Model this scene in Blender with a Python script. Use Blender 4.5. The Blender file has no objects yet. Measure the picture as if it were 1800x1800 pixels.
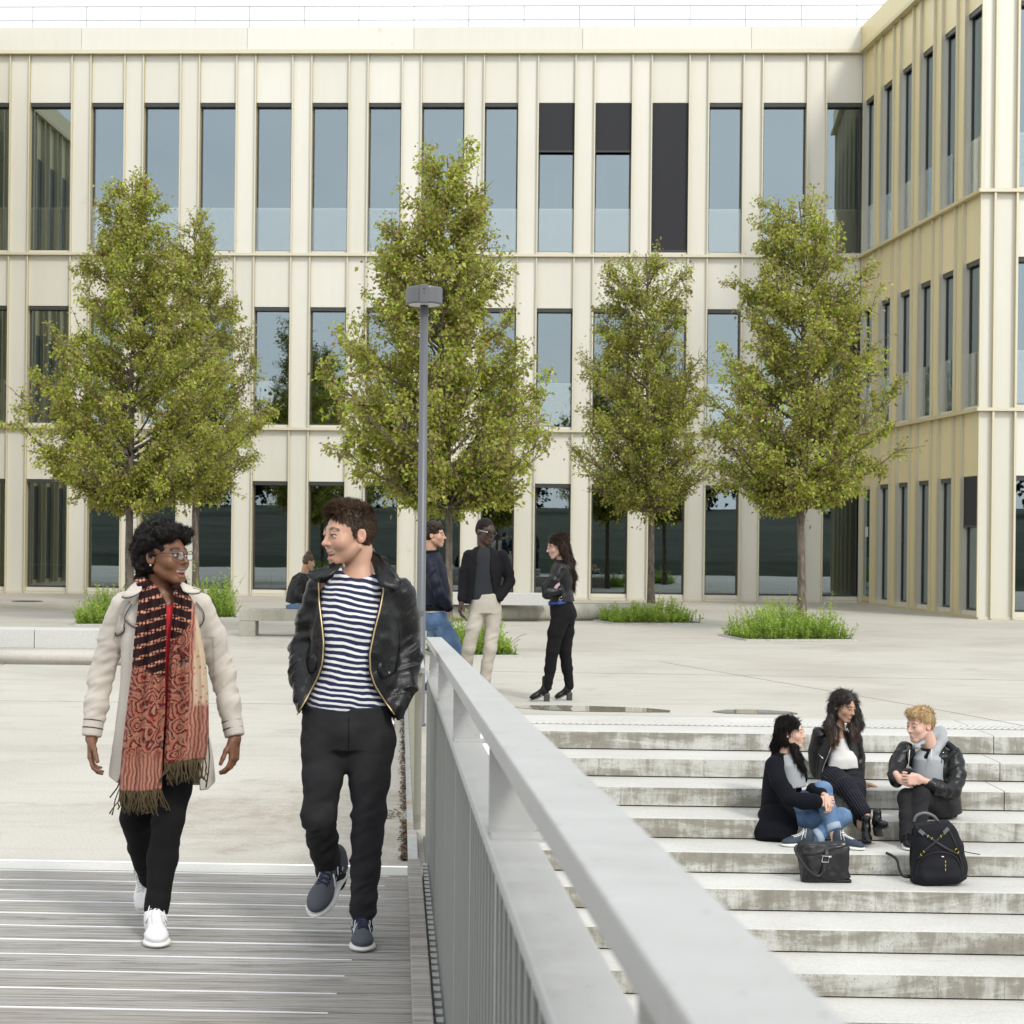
import bpy, bmesh, math, random
import numpy as np
from mathutils import Vector, Matrix
random.seed(7)
RNG = np.random.default_rng(7)
SC = bpy.context.scene
COL = SC.collection

# ------------------------------------------------------------------ camera
FPX, PPX, PPY, ROLL, CAMZ = 3040.0, 800.0, 941.0, 0.0105, 1.65
cam_d = bpy.data.cameras.new('camera')
cam = bpy.data.objects.new('camera', cam_d)
COL.objects.link(cam)
cam.location = (0, 0, CAMZ)
cam.rotation_mode = 'QUATERNION'
cam.rotation_quaternion = (Matrix.Rotation(-ROLL, 3, 'Y') @ Matrix.Rotation(math.pi / 2, 3, 'X')).to_quaternion()
cam_d.sensor_width = 36.0
cam_d.lens = 36.0 * FPX / 1800.0
cam_d.shift_x = (900.0 - PPX) / 1800.0
cam_d.shift_y = (PPY - 900.0) / 1800.0
cam_d.clip_start = 0.05
cam_d.clip_end = 900.0
cam_d.dof.use_dof = True
cam_d.dof.focus_distance = 10.0
cam_d.dof.aperture_fstop = 11.0
SC.camera = cam

# ------------------------------------------------------------------ sky, sun, exposure
SUN_EL, SUN_AZ = math.radians(42), math.radians(150)      # azimuth clockwise from +Y: behind the camera, to the right
w = bpy.data.worlds.new('World')
SC.world = w
w.use_nodes = True
nt = w.node_tree
nt.nodes.clear()
wo = nt.nodes.new('ShaderNodeOutputWorld')
bg = nt.nodes.new('ShaderNodeBackground')
sky = nt.nodes.new('ShaderNodeTexSky')
sky.sky_type = 'NISHITA'
sky.sun_disc = False
sky.sun_elevation = SUN_EL
sky.sun_rotation = SUN_AZ
sky.dust_density = 3.0
tc = nt.nodes.new('ShaderNodeTexCoord')
mp = nt.nodes.new('ShaderNodeMapping')
mp.inputs['Scale'].default_value = (1.0, 1.0, 2.6)
nz = nt.nodes.new('ShaderNodeTexNoise')
nz.inputs['Scale'].default_value = 2.2
nz.inputs['Detail'].default_value = 7
nz.inputs['Roughness'].default_value = 0.55
rp = nt.nodes.new('ShaderNodeMapRange')
rp.inputs['From Min'].default_value = 0.30
rp.inputs['From Max'].default_value = 0.62
rp.inputs['To Min'].default_value = 0.60
rp.inputs['To Max'].default_value = 1.0
mx = nt.nodes.new('ShaderNodeMix')
mx.data_type = 'RGBA'
mx.inputs['B'].default_value = (10.6, 10.9, 11.2, 1)        # an even bright cloud layer
nt.links.new(tc.outputs['Generated'], mp.inputs['Vector'])
nt.links.new(mp.outputs['Vector'], nz.inputs['Vector'])
nt.links.new(nz.outputs['Fac'], rp.inputs['Value'])
nt.links.new(rp.outputs['Result'], mx.inputs['Factor'])
nt.links.new(sky.outputs['Color'], mx.inputs['A'])
nt.links.new(mx.outputs['Result'], bg.inputs['Color'])
bg.inputs['Strength'].default_value = 0.10
nt.links.new(bg.outputs['Background'], wo.inputs['Surface'])

sun_d = bpy.data.lights.new('sun', 'SUN')
sun_d.energy = 1.5
sun_d.angle = math.radians(11)
sun_d.color = (1.0, 0.965, 0.90)
sun = bpy.data.objects.new('sun', sun_d)
COL.objects.link(sun)
sdir = Vector((math.sin(SUN_AZ) * math.cos(SUN_EL), math.cos(SUN_AZ) * math.cos(SUN_EL), math.sin(SUN_EL)))
sun.rotation_mode = 'QUATERNION'
sun.rotation_quaternion = sdir.to_track_quat('Z', 'Y')
sun.location = sdir * 60

vs = SC.view_settings
vs.view_transform = 'Standard'
vs.look = 'None'
vs.gamma = 1.0
vs.exposure = 0.46
SC.cycles.max_bounces = 7
SC.cycles.transparent_max_bounces = 14
SC.cycles.caustics_reflective = False
SC.cycles.caustics_refractive = False
SC.cycles.use_denoising = True

# ------------------------------------------------------------------ picture measure -> place
_cr, _sr = math.cos(ROLL), math.sin(ROLL)
def ray(px, py):
    u, v = (px - PPX) / FPX, -(py - PPY) / FPX
    return Vector((u * _cr - v * _sr, 1.0, u * _sr + v * _cr))
def at(px, py, d):
    r = ray(px, py)
    return Vector((r.x * d, d, CAMZ + r.z * d))
def ground_at(px, py, z=0.0):
    r = ray(px, py)
    d = (z - CAMZ) / r.z
    return Vector((r.x * d, d, z))

# ------------------------------------------------------------------ mesh helpers
def link(o, parent=None):
    COL.objects.link(o)
    if parent is not None:
        o.parent = parent
        o.matrix_parent_inverse = PINV.get(parent.name, Matrix.Identity(4))
    return o
PINV = {}
def tag(o, label=None, cat=None, group=None, kind=None):
    if label: o['label'] = label
    if cat: o['category'] = cat
    if group: o['group'] = group
    if kind: o['kind'] = kind
    return o
def thing(name, loc, label, cat, group=None, kind=None):
    o = bpy.data.objects.new(name, None)
    o.location = loc
    o.empty_display_size = 0.2
    COL.objects.link(o)
    PINV[o.name] = Matrix.Translation(-Vector(loc))
    return tag(o, label, cat, group, kind)
def nmesh(name, V, F, mats, parent=None, smooth=False, mi=None, attr=None, origin=None):
    """V (n,3) world coordinates; F (m,3|4) ints or list of lists"""
    V = np.asarray(V, dtype=np.float32)
    me = bpy.data.meshes.new(name)
    off = np.zeros(3, np.float32) if origin is None else np.asarray(origin, np.float32)
    if isinstance(F, np.ndarray):
        m, k = F.shape
        me.vertices.add(len(V)); me.vertices.foreach_set('co', (V - off).ravel())
        me.loops.add(m * k); me.loops.foreach_set('vertex_index', F.ravel().astype(np.int32))
        me.polygons.add(m)
        me.polygons.foreach_set('loop_start', np.arange(0, m * k, k, dtype=np.int32))
        me.update(calc_edges=True)
    else:
        me.from_pydata((V - off).tolist(), [], F)
        me.update()
    if not isinstance(mats, (list, tuple)): mats = [mats]
    for m_ in mats: me.materials.append(m_)
    if mi is not None: me.polygons.foreach_set('material_index', np.asarray(mi, np.int32))
    if smooth: me.polygons.foreach_set('use_smooth', np.ones(len(me.polygons), bool))
    if attr is not None:
        if callable(attr): attr = attr(V.astype(float))
        for an, vals in attr.items():
            a = me.attributes.new(an, 'FLOAT', 'POINT'); a.data.foreach_set('value', np.asarray(vals, np.float32))
    me.validate()
    o = bpy.data.objects.new(name, me)
    if origin is not None: o.location = origin
    link(o, parent)
    if parent is None: PINV[o.name] = Matrix.Translation(-Vector(origin)) if origin is not None else Matrix.Identity(4)
    return o
_cubes = {}
def box(name, c, ax, ay, az, mat, parent=None):
    """box by centre and three full edge vectors; alike boxes share one mesh"""
    key = mat.name
    if key not in _cubes:
        me = bpy.data.meshes.new('block')
        v = [(x, y, z) for x in (-.5, .5) for y in (-.5, .5) for z in (-.5, .5)]
        f = [(0, 1, 3, 2), (4, 6, 7, 5), (0, 4, 5, 1), (2, 3, 7, 6), (0, 2, 6, 4), (1, 5, 7, 3)]
        me.from_pydata(v, [], f); me.materials.append(mat); me.update()
        _cubes[key] = me
    o = bpy.data.objects.new(name, _cubes[key])
    ax, ay, az = Vector(ax), Vector(ay), Vector(az)
    M = Matrix.Identity(4)
    for i in range(3):
        M[i][0], M[i][1], M[i][2], M[i][3] = ax[i], ay[i], az[i], c[i]
    o.matrix_world = M
    link(o, parent)
    if parent is not None:
        o.matrix_basis = M
    PINV[o.name] = M.inverted()
    return o
class MB:
    """collects shapes into one mesh"""
    def __init__(s): s.V = []; s.F = []; s.M = []
    def add(s, v, f, m=0):
        b = len(s.V); s.V += [tuple(p) for p in v]; s.F += [[i + b for i in q] for q in f]; s.M += [m] * len(f); return s
    def box(s, c, ax, ay, az, m=0):
        c, ax, ay, az = Vector(c), Vector(ax) / 2, Vector(ay) / 2, Vector(az) / 2
        v = [c + ax * i + ay * j + az * k for i in (-1, 1) for j in (-1, 1) for k in (-1, 1)]
        return s.add(v, [(0, 1, 3, 2), (4, 6, 7, 5), (0, 4, 5, 1), (2, 3, 7, 6), (0, 2, 6, 4), (1, 5, 7, 3)], m)
    def tube(s, pts, rad, n=8, m=0, cap=True, flat=None):
        """swept tube; rad a number or list; flat=(scale, normal) squashes it"""
        pts = [Vector(p) for p in pts]
        R = rad if isinstance(rad, (list, tuple)) else [rad] * len(pts)
        rings = []; prev = None
        for i, p in enumerate(pts):
            t = (pts[min(i + 1, len(pts) - 1)] - pts[max(i - 1, 0)])
            if t.length < 1e-9: t = Vector((0, 0, 1))
            t.normalize()
            if prev is None:
                a = Vector((0, 0, 1)) if abs(t.z) < .9 else Vector((1, 0, 0))
                if flat: a = flat[1]
                x = (a - t * a.dot(t)).normalized()
            else:
                x = (prev - t * prev.dot(t)).normalized()
            prev = x
            y = t.cross(x)
            k = flat[0] if flat else 1.0
            rings.append([p + (x * math.cos(2 * math.pi * j / n) * k + y * math.sin(2 * math.pi * j / n)) * R[i] for j in range(n)])
        v = [q for r in rings for q in r]; f = []
        for i in range(len(pts) - 1):
            for j in range(n):
                f.append((i * n + j, i * n + (j + 1) % n, (i + 1) * n + (j + 1) % n, (i + 1) * n + j))
        if cap:
            f.append(tuple(range(n - 1, -1, -1))); f.append(tuple((len(pts) - 1) * n + j for j in range(n)))
        return s.add(v, f, m)
    def lathe(s, c, prof, n=24, m=0):
        v = []; f = []
        for (r, z) in prof:
            for j in range(n):
                a = 2 * math.pi * j / n; v.append((c[0] + r * math.cos(a), c[1] + r * math.sin(a), c[2] + z))
        for i in range(len(prof) - 1):
            for j in range(n):
                f.append((i * n + j, i * n + (j + 1) % n, (i + 1) * n + (j + 1) % n, (i + 1) * n + j))
        f.append(tuple(range(n - 1, -1, -1))); f.append(tuple((len(prof) - 1) * n + j for j in range(n)))
        return s.add(v, f, m)
    def build(s, name, mats, parent=None, smooth=False, origin=None, bevel=None):
        o = nmesh(name, s.V, s.F, mats, parent, smooth, s.M, origin=origin)
        if bevel:
            bm = bmesh.new(); bm.from_mesh(o.data)
            bmesh.ops.bevel(bm, geom=[e for e in bm.edges if e.is_manifold and e.calc_face_angle(0) > .5], offset=bevel, segments=2, affect='EDGES', profile=.6)
            bm.to_mesh(o.data); bm.free()
        return o

# ------------------------------------------------------------------ materials
MAT = {}
def mat(name, col, rough=.6, metal=0.0, spec=.5, nodes=None, coat=0.0, sheen=0.0):
    m = bpy.data.materials.new(name); m.use_nodes = True
    t = m.node_tree; b = t.nodes['Principled BSDF']
    b.inputs['Base Color'].default_value = (*col, 1)
    b.inputs['Roughness'].default_value = rough
    b.inputs['Metallic'].default_value = metal
    b.inputs['Specular IOR Level'].default_value = spec
    if coat: b.inputs['Coat Weight'].default_value = coat; b.inputs['Coat Roughness'].default_value = .25
    if sheen: b.inputs['Sheen Weight'].default_value = sheen
    if nodes: nodes(t, b)
    MAT[name] = m
    return m
def N(t, typ, **kw):
    n = t.nodes.new(typ)
    for k, v in kw.items():
        if k.startswith('i_'):
            n.inputs[k[2:].replace('_', ' ')].default_value = v
        else: setattr(n, k, v)
    return n
def coords(t, scale=(1, 1, 1), kind='Object', rot=(0, 0, 0)):
    c = N(t, 'ShaderNodeTexCoord'); m = N(t, 'ShaderNodeMapping')
    m.inputs['Scale'].default_value = scale; m.inputs['Rotation'].default_value = rot
    t.links.new(c.outputs[kind], m.inputs['Vector']); return m.outputs['Vector']
def wcoords(t, scale=(1, 1, 1)):
    g = N(t, 'ShaderNodeNewGeometry'); m = N(t, 'ShaderNodeMapping'); m.inputs['Scale'].default_value = scale
    t.links.new(g.outputs['Position'], m.inputs['Vector']); return m.outputs['Vector']
def noise(t, vec, scale, detail=4, rough=.55, dist=0.0):
    n = N(t, 'ShaderNodeTexNoise'); n.inputs['Scale'].default_value = scale; n.inputs['Detail'].default_value = detail
    n.inputs['Roughness'].default_value = rough; n.inputs['Distortion'].default_value = dist
    if vec is not None: t.links.new(vec, n.inputs['Vector'])
    return n.outputs['Fac']
def ramp(t, fac, stops):
    r = N(t, 'ShaderNodeValToRGB'); e = r.color_ramp.elements
    while len(e) > 1: e.remove(e[-1])
    for i, (p, c) in enumerate(stops):
        if i == 0: el = e[0]; el.position = p
        else: el = e.new(p)
        el.color = (*c, 1) if len(c) == 3 else c
    t.links.new(fac, r.inputs['Fac']); return r.outputs['Color']
def mixc(t, fac, a, b, mode='MIX'):
    m = N(t, 'ShaderNodeMix', data_type='RGBA', blend_type=mode)
    for sock, v in (('Factor', fac), ('A', a), ('B', b)):
        if isinstance(v, (int, float)): m.inputs[sock].default_value = v
        elif isinstance(v, tuple): m.inputs[sock].default_value = (*v, 1) if len(v) == 3 else v
        else: t.links.new(v, m.inputs[sock])
    return m.outputs['Result']
def math_(t, op, a, b=None, clamp=False):
    m = N(t, 'ShaderNodeMath', operation=op, use_clamp=clamp)
    for i, v in enumerate((a, b)):
        if v is None: continue
        if isinstance(v, (int, float)): m.inputs[i].default_value = v
        else: t.links.new(v, m.inputs[i])
    return m.outputs[0]
def maprange(t, v, a, b, c=0.0, d=1.0):
    m = N(t, 'ShaderNodeMapRange'); t.links.new(v, m.inputs['Value'])
    for k, x in zip(('From Min', 'From Max', 'To Min', 'To Max'), (a, b, c, d)): m.inputs[k].default_value = x
    return m.outputs['Result']
def bump(t, b, h, strength=.3, dist=.01):
    n = N(t, 'ShaderNodeBump'); n.inputs['Strength'].default_value = strength; n.inputs['Distance'].default_value = dist
    t.links.new(h, n.inputs['Height']); t.links.new(n.outputs['Normal'], b.inputs['Normal'])
def setc(t, b, c): t.links.new(c, b.inputs['Base Color'])

def _plaza(t, b):
    v = wcoords(t)
    big = noise(t, v, .35, 5, .6, .5); mid = noise(t, v, 1.7, 6, .62, .3); fine = noise(t, v, 60, 3)
    c = ramp(t, big, [(.28, (.36, .335, .28)), (.5, (.46, .44, .385)), (.72, (.51, .49, .435))])
    vs_ = wcoords(t, (.5, 3.0, 1)); streak = noise(t, vs_, 1.1, 6, .65, .4)
    c = mixc(t, maprange(t, streak, .52, .74, 0, .5), c, (.27, .245, .20))
    c = mixc(t, maprange(t, mid, .58, .76, 0, .6), c, (.22, .20, .155))
    tiny = noise(t, v, 9, 5, .7); c = mixc(t, maprange(t, tiny, .62, .74, 0, .45), c, (.26, .24, .20)); spk = noise(t, v, 26, 2); c = mixc(t, maprange(t, spk, .73, .77, 0, .7), c, (.14, .12, .09))
    for (x, y, r, k) in STAINS:
        dd = N(t, 'ShaderNodeVectorMath', operation='DISTANCE'); t.links.new(v, dd.inputs[0]); dd.inputs[1].default_value = (x, y, 0)
        e = math_(t, 'ADD', math_(t, 'DIVIDE', dd.outputs['Value'], r), math_(t, 'MULTIPLY', math_(t, 'SUBTRACT', mid, .5), -2.4))
        c = mixc(t, math_(t, 'MULTIPLY', maprange(t, e, 1.0, .25), maprange(t, tiny, .35, .62, .25 * k, k)), c, (.22, .185, .125))
    c = mixc(t, .25, c, ramp(t, fine, [(.35, (.3, .28, .25)), (.65, (.62, .6, .55))]))
    setc(t, b, c); bump(t, b, fine, .12, .004)
STAINS = [(*ground_at(x, y)[:2], r, k) for (x, y, r, k) in ((620, 1420, 1.5, .75), (430, 1450, .9, .35), (690, 1500, .7, .6), (905, 1142, .7, .5), (60, 1066, 3.2, .7), (480, 1130, 1.4, .5), (1200, 1075, 2.2, .45), (1480, 1140, .9, .4), (990, 1080, 2.0, .5))]
mat('plaza_concrete', (.5, .48, .43), .85, nodes=_plaza)
def _precast(t, b):
    v = wcoords(t); big = noise(t, v, .9, 5); fine = noise(t, v, 45, 4)
    c = ramp(t, big, [(.3, (.44, .435, .40)), (.7, (.57, .565, .53))])
    c = mixc(t, maprange(t, noise(t, wcoords(t, (1, 4, 1)), 2.3, 6, .65), .58, .8, 0, .4), c, (.27, .26, .21))
    c = mixc(t, .2, c, ramp(t, fine, [(.35, (.42, .42, .39)), (.65, (.74, .74, .71))]))
    setc(t, b, c); bump(t, b, fine, .1, .004)
mat('tread_concrete', (.55, .55, .52), .85, nodes=_precast)
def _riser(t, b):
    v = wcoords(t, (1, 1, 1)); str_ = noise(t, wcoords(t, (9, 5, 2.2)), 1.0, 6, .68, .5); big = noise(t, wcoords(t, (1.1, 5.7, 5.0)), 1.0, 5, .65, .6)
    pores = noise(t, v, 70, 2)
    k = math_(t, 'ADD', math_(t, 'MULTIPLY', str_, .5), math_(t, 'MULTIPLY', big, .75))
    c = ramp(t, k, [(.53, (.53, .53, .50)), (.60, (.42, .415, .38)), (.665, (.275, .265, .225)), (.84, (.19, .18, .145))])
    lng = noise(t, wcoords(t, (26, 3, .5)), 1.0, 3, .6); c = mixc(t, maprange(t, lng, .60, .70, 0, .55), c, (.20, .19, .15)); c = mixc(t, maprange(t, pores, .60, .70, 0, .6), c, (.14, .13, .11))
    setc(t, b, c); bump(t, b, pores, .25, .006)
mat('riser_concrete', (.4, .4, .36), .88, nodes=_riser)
def _bench(t, b):
    v = wcoords(t); g = noise(t, v, 55, 3, .7); big = noise(t, wcoords(t, (1, 1, .5)), 1.4, 5)
    c = ramp(t, g, [(.35, (.46, .46, .445)), (.55, (.53, .53, .51)), (.7, (.58, .58, .56))])
    c = mixc(t, maprange(t, big, .55, .78, 0, .45), c, (.30, .28, .22)); setc(t, b, c)
mat('granite', (.5, .5, .48), .7, nodes=_bench)
def _stained(t, b):
    v = wcoords(t); g = noise(t, v, 40, 3, .7); big = noise(t, wcoords(t, (3, 3, .8)), 1.4, 5)
    c = ramp(t, big, [(.35, (.48, .46, .40)), (.55, (.40, .38, .31)), (.72, (.27, .25, .18))])
    c = mixc(t, .25, c, ramp(t, g, [(.3, (.25, .25, .2)), (.7, (.6, .6, .55))])); setc(t, b, c)
mat('weathered_concrete', (.45, .43, .37), .9, nodes=_stained)
def _wood(t, b):
    v = coords(t, (.5, 9, 9), 'Object'); o = N(t, 'ShaderNodeObjectInfo')
    add = N(t, 'ShaderNodeVectorMath', operation='ADD'); t.links.new(v, add.inputs[0])
    cmb = N(t, 'ShaderNodeCombineXYZ'); t.links.new(math_(t, 'MULTIPLY', o.outputs['Random'], 40.0), cmb.inputs[0]); t.links.new(cmb.outputs[0], add.inputs[1])
    v = add.outputs[0]
    g = noise(t, v, 2.2, 8, .72, .6); g2 = noise(t, wcoords(t, (1.2, 26, 1)), 2.6, 6, .7, .2)
    c = ramp(t, g, [(.30, (.12, .115, .105)), (.45, (.34, .33, .31)), (.6, (.47, .46, .435)), (.75, (.58, .57, .55))])
    c = mixc(t, maprange(t, g2, .50, .62, 0, .85), c, (.10, .092, .08)); g3 = noise(t, wcoords(t, (.35, 70, 1)), 1.6, 4, .65); c = mixc(t, maprange(t, g3, .52, .62, 0, .7), c, (.075, .07, .06))
    c = mixc(t, maprange(t, g3, .46, .34, 0, .35), c, (.52, .51, .49))
    c = mixc(t, math_(t, 'MULTIPLY', o.outputs['Random'], .8), c, mixc(t, .5, c, (.24, .21, .17)))
    setc(t, b, c); bump(t, b, math_(t, 'ADD', g, g2), .5, .006)
mat('weathered_wood', (.4, .38, .35), .85, nodes=_wood)
mat('grip_strip', (.86, .86, .88), .4)
def _galv(t, b):
    v = wcoords(t); n = noise(t, v, 9, 5, .65); big = noise(t, v, 1.7, 4)
    c = ramp(t, n, [(.3, (.43, .432, .42)), (.7, (.47, .472, .46))])
    c = mixc(t, maprange(t, big, .5, .8, 0, .2), c, (.36, .36, .345)); sc_ = noise(t, wcoords(t, (3, 40, 40)), 2.0, 5, .7); c = mixc(t, maprange(t, sc_, .60, .70, 0, .4), c, (.62, .63, .62)); sp_ = noise(t, v, 60, 3, .6); c = mixc(t, maprange(t, sp_, .64, .72, 0, .6), c, (.22, .22, .21)); setc(t, b, c)
    t.links.new(maprange(t, n, .3, .7, .42, .6), b.inputs['Roughness'])
mat('galvanised_steel', (.45, .46, .46), .5, .25, nodes=_galv)
mat('painted_steel', (.17, .18, .17), .5, .1)
mat('baluster_edge', (.34, .35, .33), .5, .1)
mat('olive_steel', (.36, .345, .275), .55, .1)
mat('lamp_grey', (.125, .13, .14), .45, .2)
mat('lamp_lens', (.55, .56, .56), .3)
mat('dark_gap', (.02, .02, .02), .9)
def flop(t, pale, gold):
    """anodised metal: pale face on, golden when seen along the sheet"""
    lw = N(t, 'ShaderNodeLayerWeight'); lw.inputs['Blend'].default_value = .5
    return mixc(t, maprange(t, lw.outputs['Facing'], .12, .72), pale, gold)
def _clad(t, b):
    v = wcoords(t, (1, 1, .08)); n = noise(t, v, 7, 4); o = N(t, 'ShaderNodeObjectInfo'); big = noise(t, wcoords(t), .5, 4); sp = noise(t, wcoords(t), 1.3, 5, .7)
    c = flop(t, (.715, .70, .625), (.75, .65, .37))
    c = mixc(t, 1.0, c, ramp(t, n, [(.3, (.985, .985, .98)), (.7, (1.015, 1.015, 1.015))]), 'MULTIPLY')
    c = mixc(t, 1.0, c, ramp(t, o.outputs['Random'], [(0, (.95, .945, .93)), (1, (1.05, 1.05, 1.055))]), 'MULTIPLY')
    c = mixc(t, maprange(t, big, .55, .8, 0, .20), c, (.58, .545, .43)); c = mixc(t, maprange(t, sp, .66, .74, 0, .35), c, (.50, .46, .36)); setc(t, b, c)
mat('champagne_cladding', (.62, .58, .47), .42, .25, nodes=_clad)
def _fin(t, b): setc(t, b, flop(t, (.66, .625, .49), (.62, .54, .31)))
mat('champagne_fin', (.62, .565, .385), .40, .25, nodes=_fin)
mat('sill_metal', (.68, .65, .56), .45, .1)
mat('window_frame', (.06, .062, .06), .4, .3)
mat('blind_fabric', (.020, .021, .026), .75)
mat('interior_wall', (.50, .51, .49), .8)
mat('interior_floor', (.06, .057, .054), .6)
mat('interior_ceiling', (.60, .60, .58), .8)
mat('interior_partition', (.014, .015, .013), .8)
mat('white_laminate', (.72, .74, .73), .45)
mat('grey_steel', (.35, .36, .36), .4, .6)
mat('card_yellow', (.45, .36, .13), .7)
mat('card_white', (.68, .68, .66), .7)
mat('card_red', (.32, .07, .04), .7)
mat('purple_plastic', (.16, .04, .25), .5)
mat('sticker_green', (.03, .45, .05), .5); mat('sticker_red', (.55, .03, .03), .5); mat('sticker_teal', (.22, .42, .36), .5)
def glass_mat(name, refl, rcol, tcol):
    m = bpy.data.materials.new(name); m.use_nodes = True; t = m.node_tree; t.nodes.clear()
    o = N(t, 'ShaderNodeOutputMaterial'); g = N(t, 'ShaderNodeBsdfGlossy'); tr = N(t, 'ShaderNodeBsdfTransparent'); mx_ = N(t, 'ShaderNodeMixShader')
    g.inputs['Roughness'].default_value = 0.0; g.inputs['Color'].default_value = (*rcol, 1); tr.inputs['Color'].default_value = (*tcol, 1)
    lw = N(t, 'ShaderNodeLayerWeight'); lw.inputs['Blend'].default_value = .25
    f = maprange(t, lw.outputs['Facing'], 0, 1, refl, min(1, refl + .55))
    nb = N(t, 'ShaderNodeBump'); nb.inputs['Strength'].default_value = .02; nb.inputs['Distance'].default_value = .02
    t.links.new(noise(t, wcoords(t), .8, 1), nb.inputs['Height']); t.links.new(nb.outputs['Normal'], g.inputs['Normal'])
    t.links.new(f, mx_.inputs['Fac']); t.links.new(tr.outputs[0], mx_.inputs[1]); t.links.new(g.outputs[0], mx_.inputs[2]); t.links.new(mx_.outputs[0], o.inputs['Surface'])
    MAT[name] = m; return m
glass_mat('window_glass', .30, (.72, .85, .92), (.36, .41, .40))
glass_mat('balustrade_glass', .10, (.97, 1, 1), (.965, .985, .98))
glass_mat('lens_glass', .06, (1, 1, 1), (.92, .93, .93))

# ================================================================== the plaza, the steps, the footbridge
UP = Vector((0, 0, 1))
def frame2(psi):       # lateral axis (right), and away axis; psi > 0: right end nearer
    return Vector((math.cos(psi), -math.sin(psi), 0)), Vector((math.sin(psi), math.cos(psi), 0))
ST_R, ST_A = frame2(math.radians(1.3))          # the steps
DK_R, DK_A = frame2(math.radians(2.0))          # planks of the deck
RL_A = Vector((-.0320, 1, 0)).normalized()      # run of the parapet railing
RL_R = Vector((RL_A.y, -RL_A.x, 0))
H, TR, D0 = .1575, .529, 14.69
RAILX = .33                                     # steps start to the right of this
def st(x, k, z):                                # on the steps: x across, k treads down
    r = ray(1220, 941); b = Vector((r.x * D0, D0, 0))
    p = b + ST_R * (x - b.x) - ST_A * (k * TR)
    return Vector((p.x, p.y, z))
def rl(x, d, z):
    p = RL_R * x + RL_A * d
    return Vector((p.x, p.y, z))

# plaza: one sheet to the horizon behind, cut back where steps and deck lie
TOPSLAB = 1.28                                   # depth of precast nosing slabs at the head of the steps
far = [(-300, 400), (300, 400)]
e1 = st(160, -TOPSLAB / TR, 0); e0 = st(RAILX, -TOPSLAB / TR, 0)
dl = DK_R * -60 + Vector((0, 8.62, 0)); dr = DK_R * .075 + Vector((0, 8.62, 0))
e0b = rl(RAILX, 8.62, 0); e0c = rl(RAILX, e0.y, 0)
pl = [Vector((-300, 400, 0)), Vector((-300, dl.y, 0)), dl, Vector((rl(.085, 8.62, 0).x, dr.y, 0)), e0b, Vector((e0c.x, e0.y, 0)), e1, Vector((300, e1.y, 0)), Vector((300, 400, 0))]
sx = rl(RAILX - .02, 12, 0).x
ya, yb = dr.y, dl.y
PV = [(-300, 400, 0), (-300, yb, 0), dl, (sx, ya - .012, 0), (sx, e0.y, 0), (sx, 400, 0), e1, (300, e1.y, 0), (300, 400, 0)]
plaza = nmesh('plaza', [tuple(p) for p in PV], [[0, 1, 2, 3, 4, 5], [4, 6, 7, 8, 5]], MAT['plaza_concrete']); tag(plaza, kind='structure')
# saw-cut joints and cracks in the plaza, each a narrow dark recess line
def joint(a, b, wd=.010, parent=plaza):
    a, b = Vector(a), Vector(b); d = b - a
    n = Vector((-d.y, d.x, 0)).normalized() * wd
    box('joint', (a + b) / 2 + UP * .0006, d, n, UP * .003, MAT['joint_dark'], parent)
mat('joint_dark', (.20, .185, .15), .95)
joint(ground_at(1160, 1163), ground_at(1640, 1246), .012); joint(ground_at(1640, 1246), ground_at(1800, 1276), .012)
joint(ground_at(0, 1170), ground_at(95, 1140), .012)
joint(ground_at(860, 1180), ground_at(1800, 1196), .008); joint(ground_at(0, 1232), ground_at(700, 1240), .008)
# the precast band at the head of the steps
stairs = nmesh('steps', [st(RAILX, -TOPSLAB / TR, -.6), st(60, -TOPSLAB / TR, -.6), st(60, -TOPSLAB / TR, -.9)], [[0, 1, 2]], MAT['tread_concrete'])
tag(stairs, kind='structure')
NSTEP = 12
def step_block(k, x0, x1, z, depth0, depth1):
    """one precast tread: top and front; front overhangs the joint below by 2 cm"""
    m = MB()
    a0, a1 = st(x0, depth0, 0), st(x1, depth0, 0); b0, b1 = st(x0, depth1, 0), st(x1, depth1, 0)
    g = .022 if k > 0 else .0
    t = [Vector((p.x, p.y, z)) for p in (a0, a1, b1, b0)]
    lo = [Vector((p.x, p.y, z - H + .010)) for p in (a0, a1, b1, b0)]
    ch = .008
    e0_ = t[3] + ST_A * ch; e1_ = t[2] + ST_A * ch; f0 = t[3] - UP * ch; f1 = t[2] - UP * ch
    v = [t[0], t[1], e1_, e0_, f0, f1, lo[3], lo[2], lo[0], lo[1]]
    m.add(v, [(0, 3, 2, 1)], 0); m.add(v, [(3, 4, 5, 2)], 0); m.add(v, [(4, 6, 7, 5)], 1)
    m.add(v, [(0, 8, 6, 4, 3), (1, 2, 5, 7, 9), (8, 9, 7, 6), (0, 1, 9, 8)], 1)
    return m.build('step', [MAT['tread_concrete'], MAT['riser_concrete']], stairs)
rj = random.Random(3)
for k in range(0, NSTEP):
    z = -k * H
    # slab joints: one long piece, the joint near the right seen in the photograph shifts from step to step
    xj = [RAILX - .02, at(1745 + 12 * k + rj.uniform(-3, 3), 1300, D0 - k * TR).x if k < 3 else 7.0 + rj.uniform(-.8, .8), 14.0]
    if k >= 3: xj = [RAILX - .02, xj[1], 14.0]
    for i in range(2):
        d0 = (-TOPSLAB / TR if k == 0 else k - 1 - .05)
        step_block(k, xj[i] + .004, xj[i + 1] - .004, z, d0, k)
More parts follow.
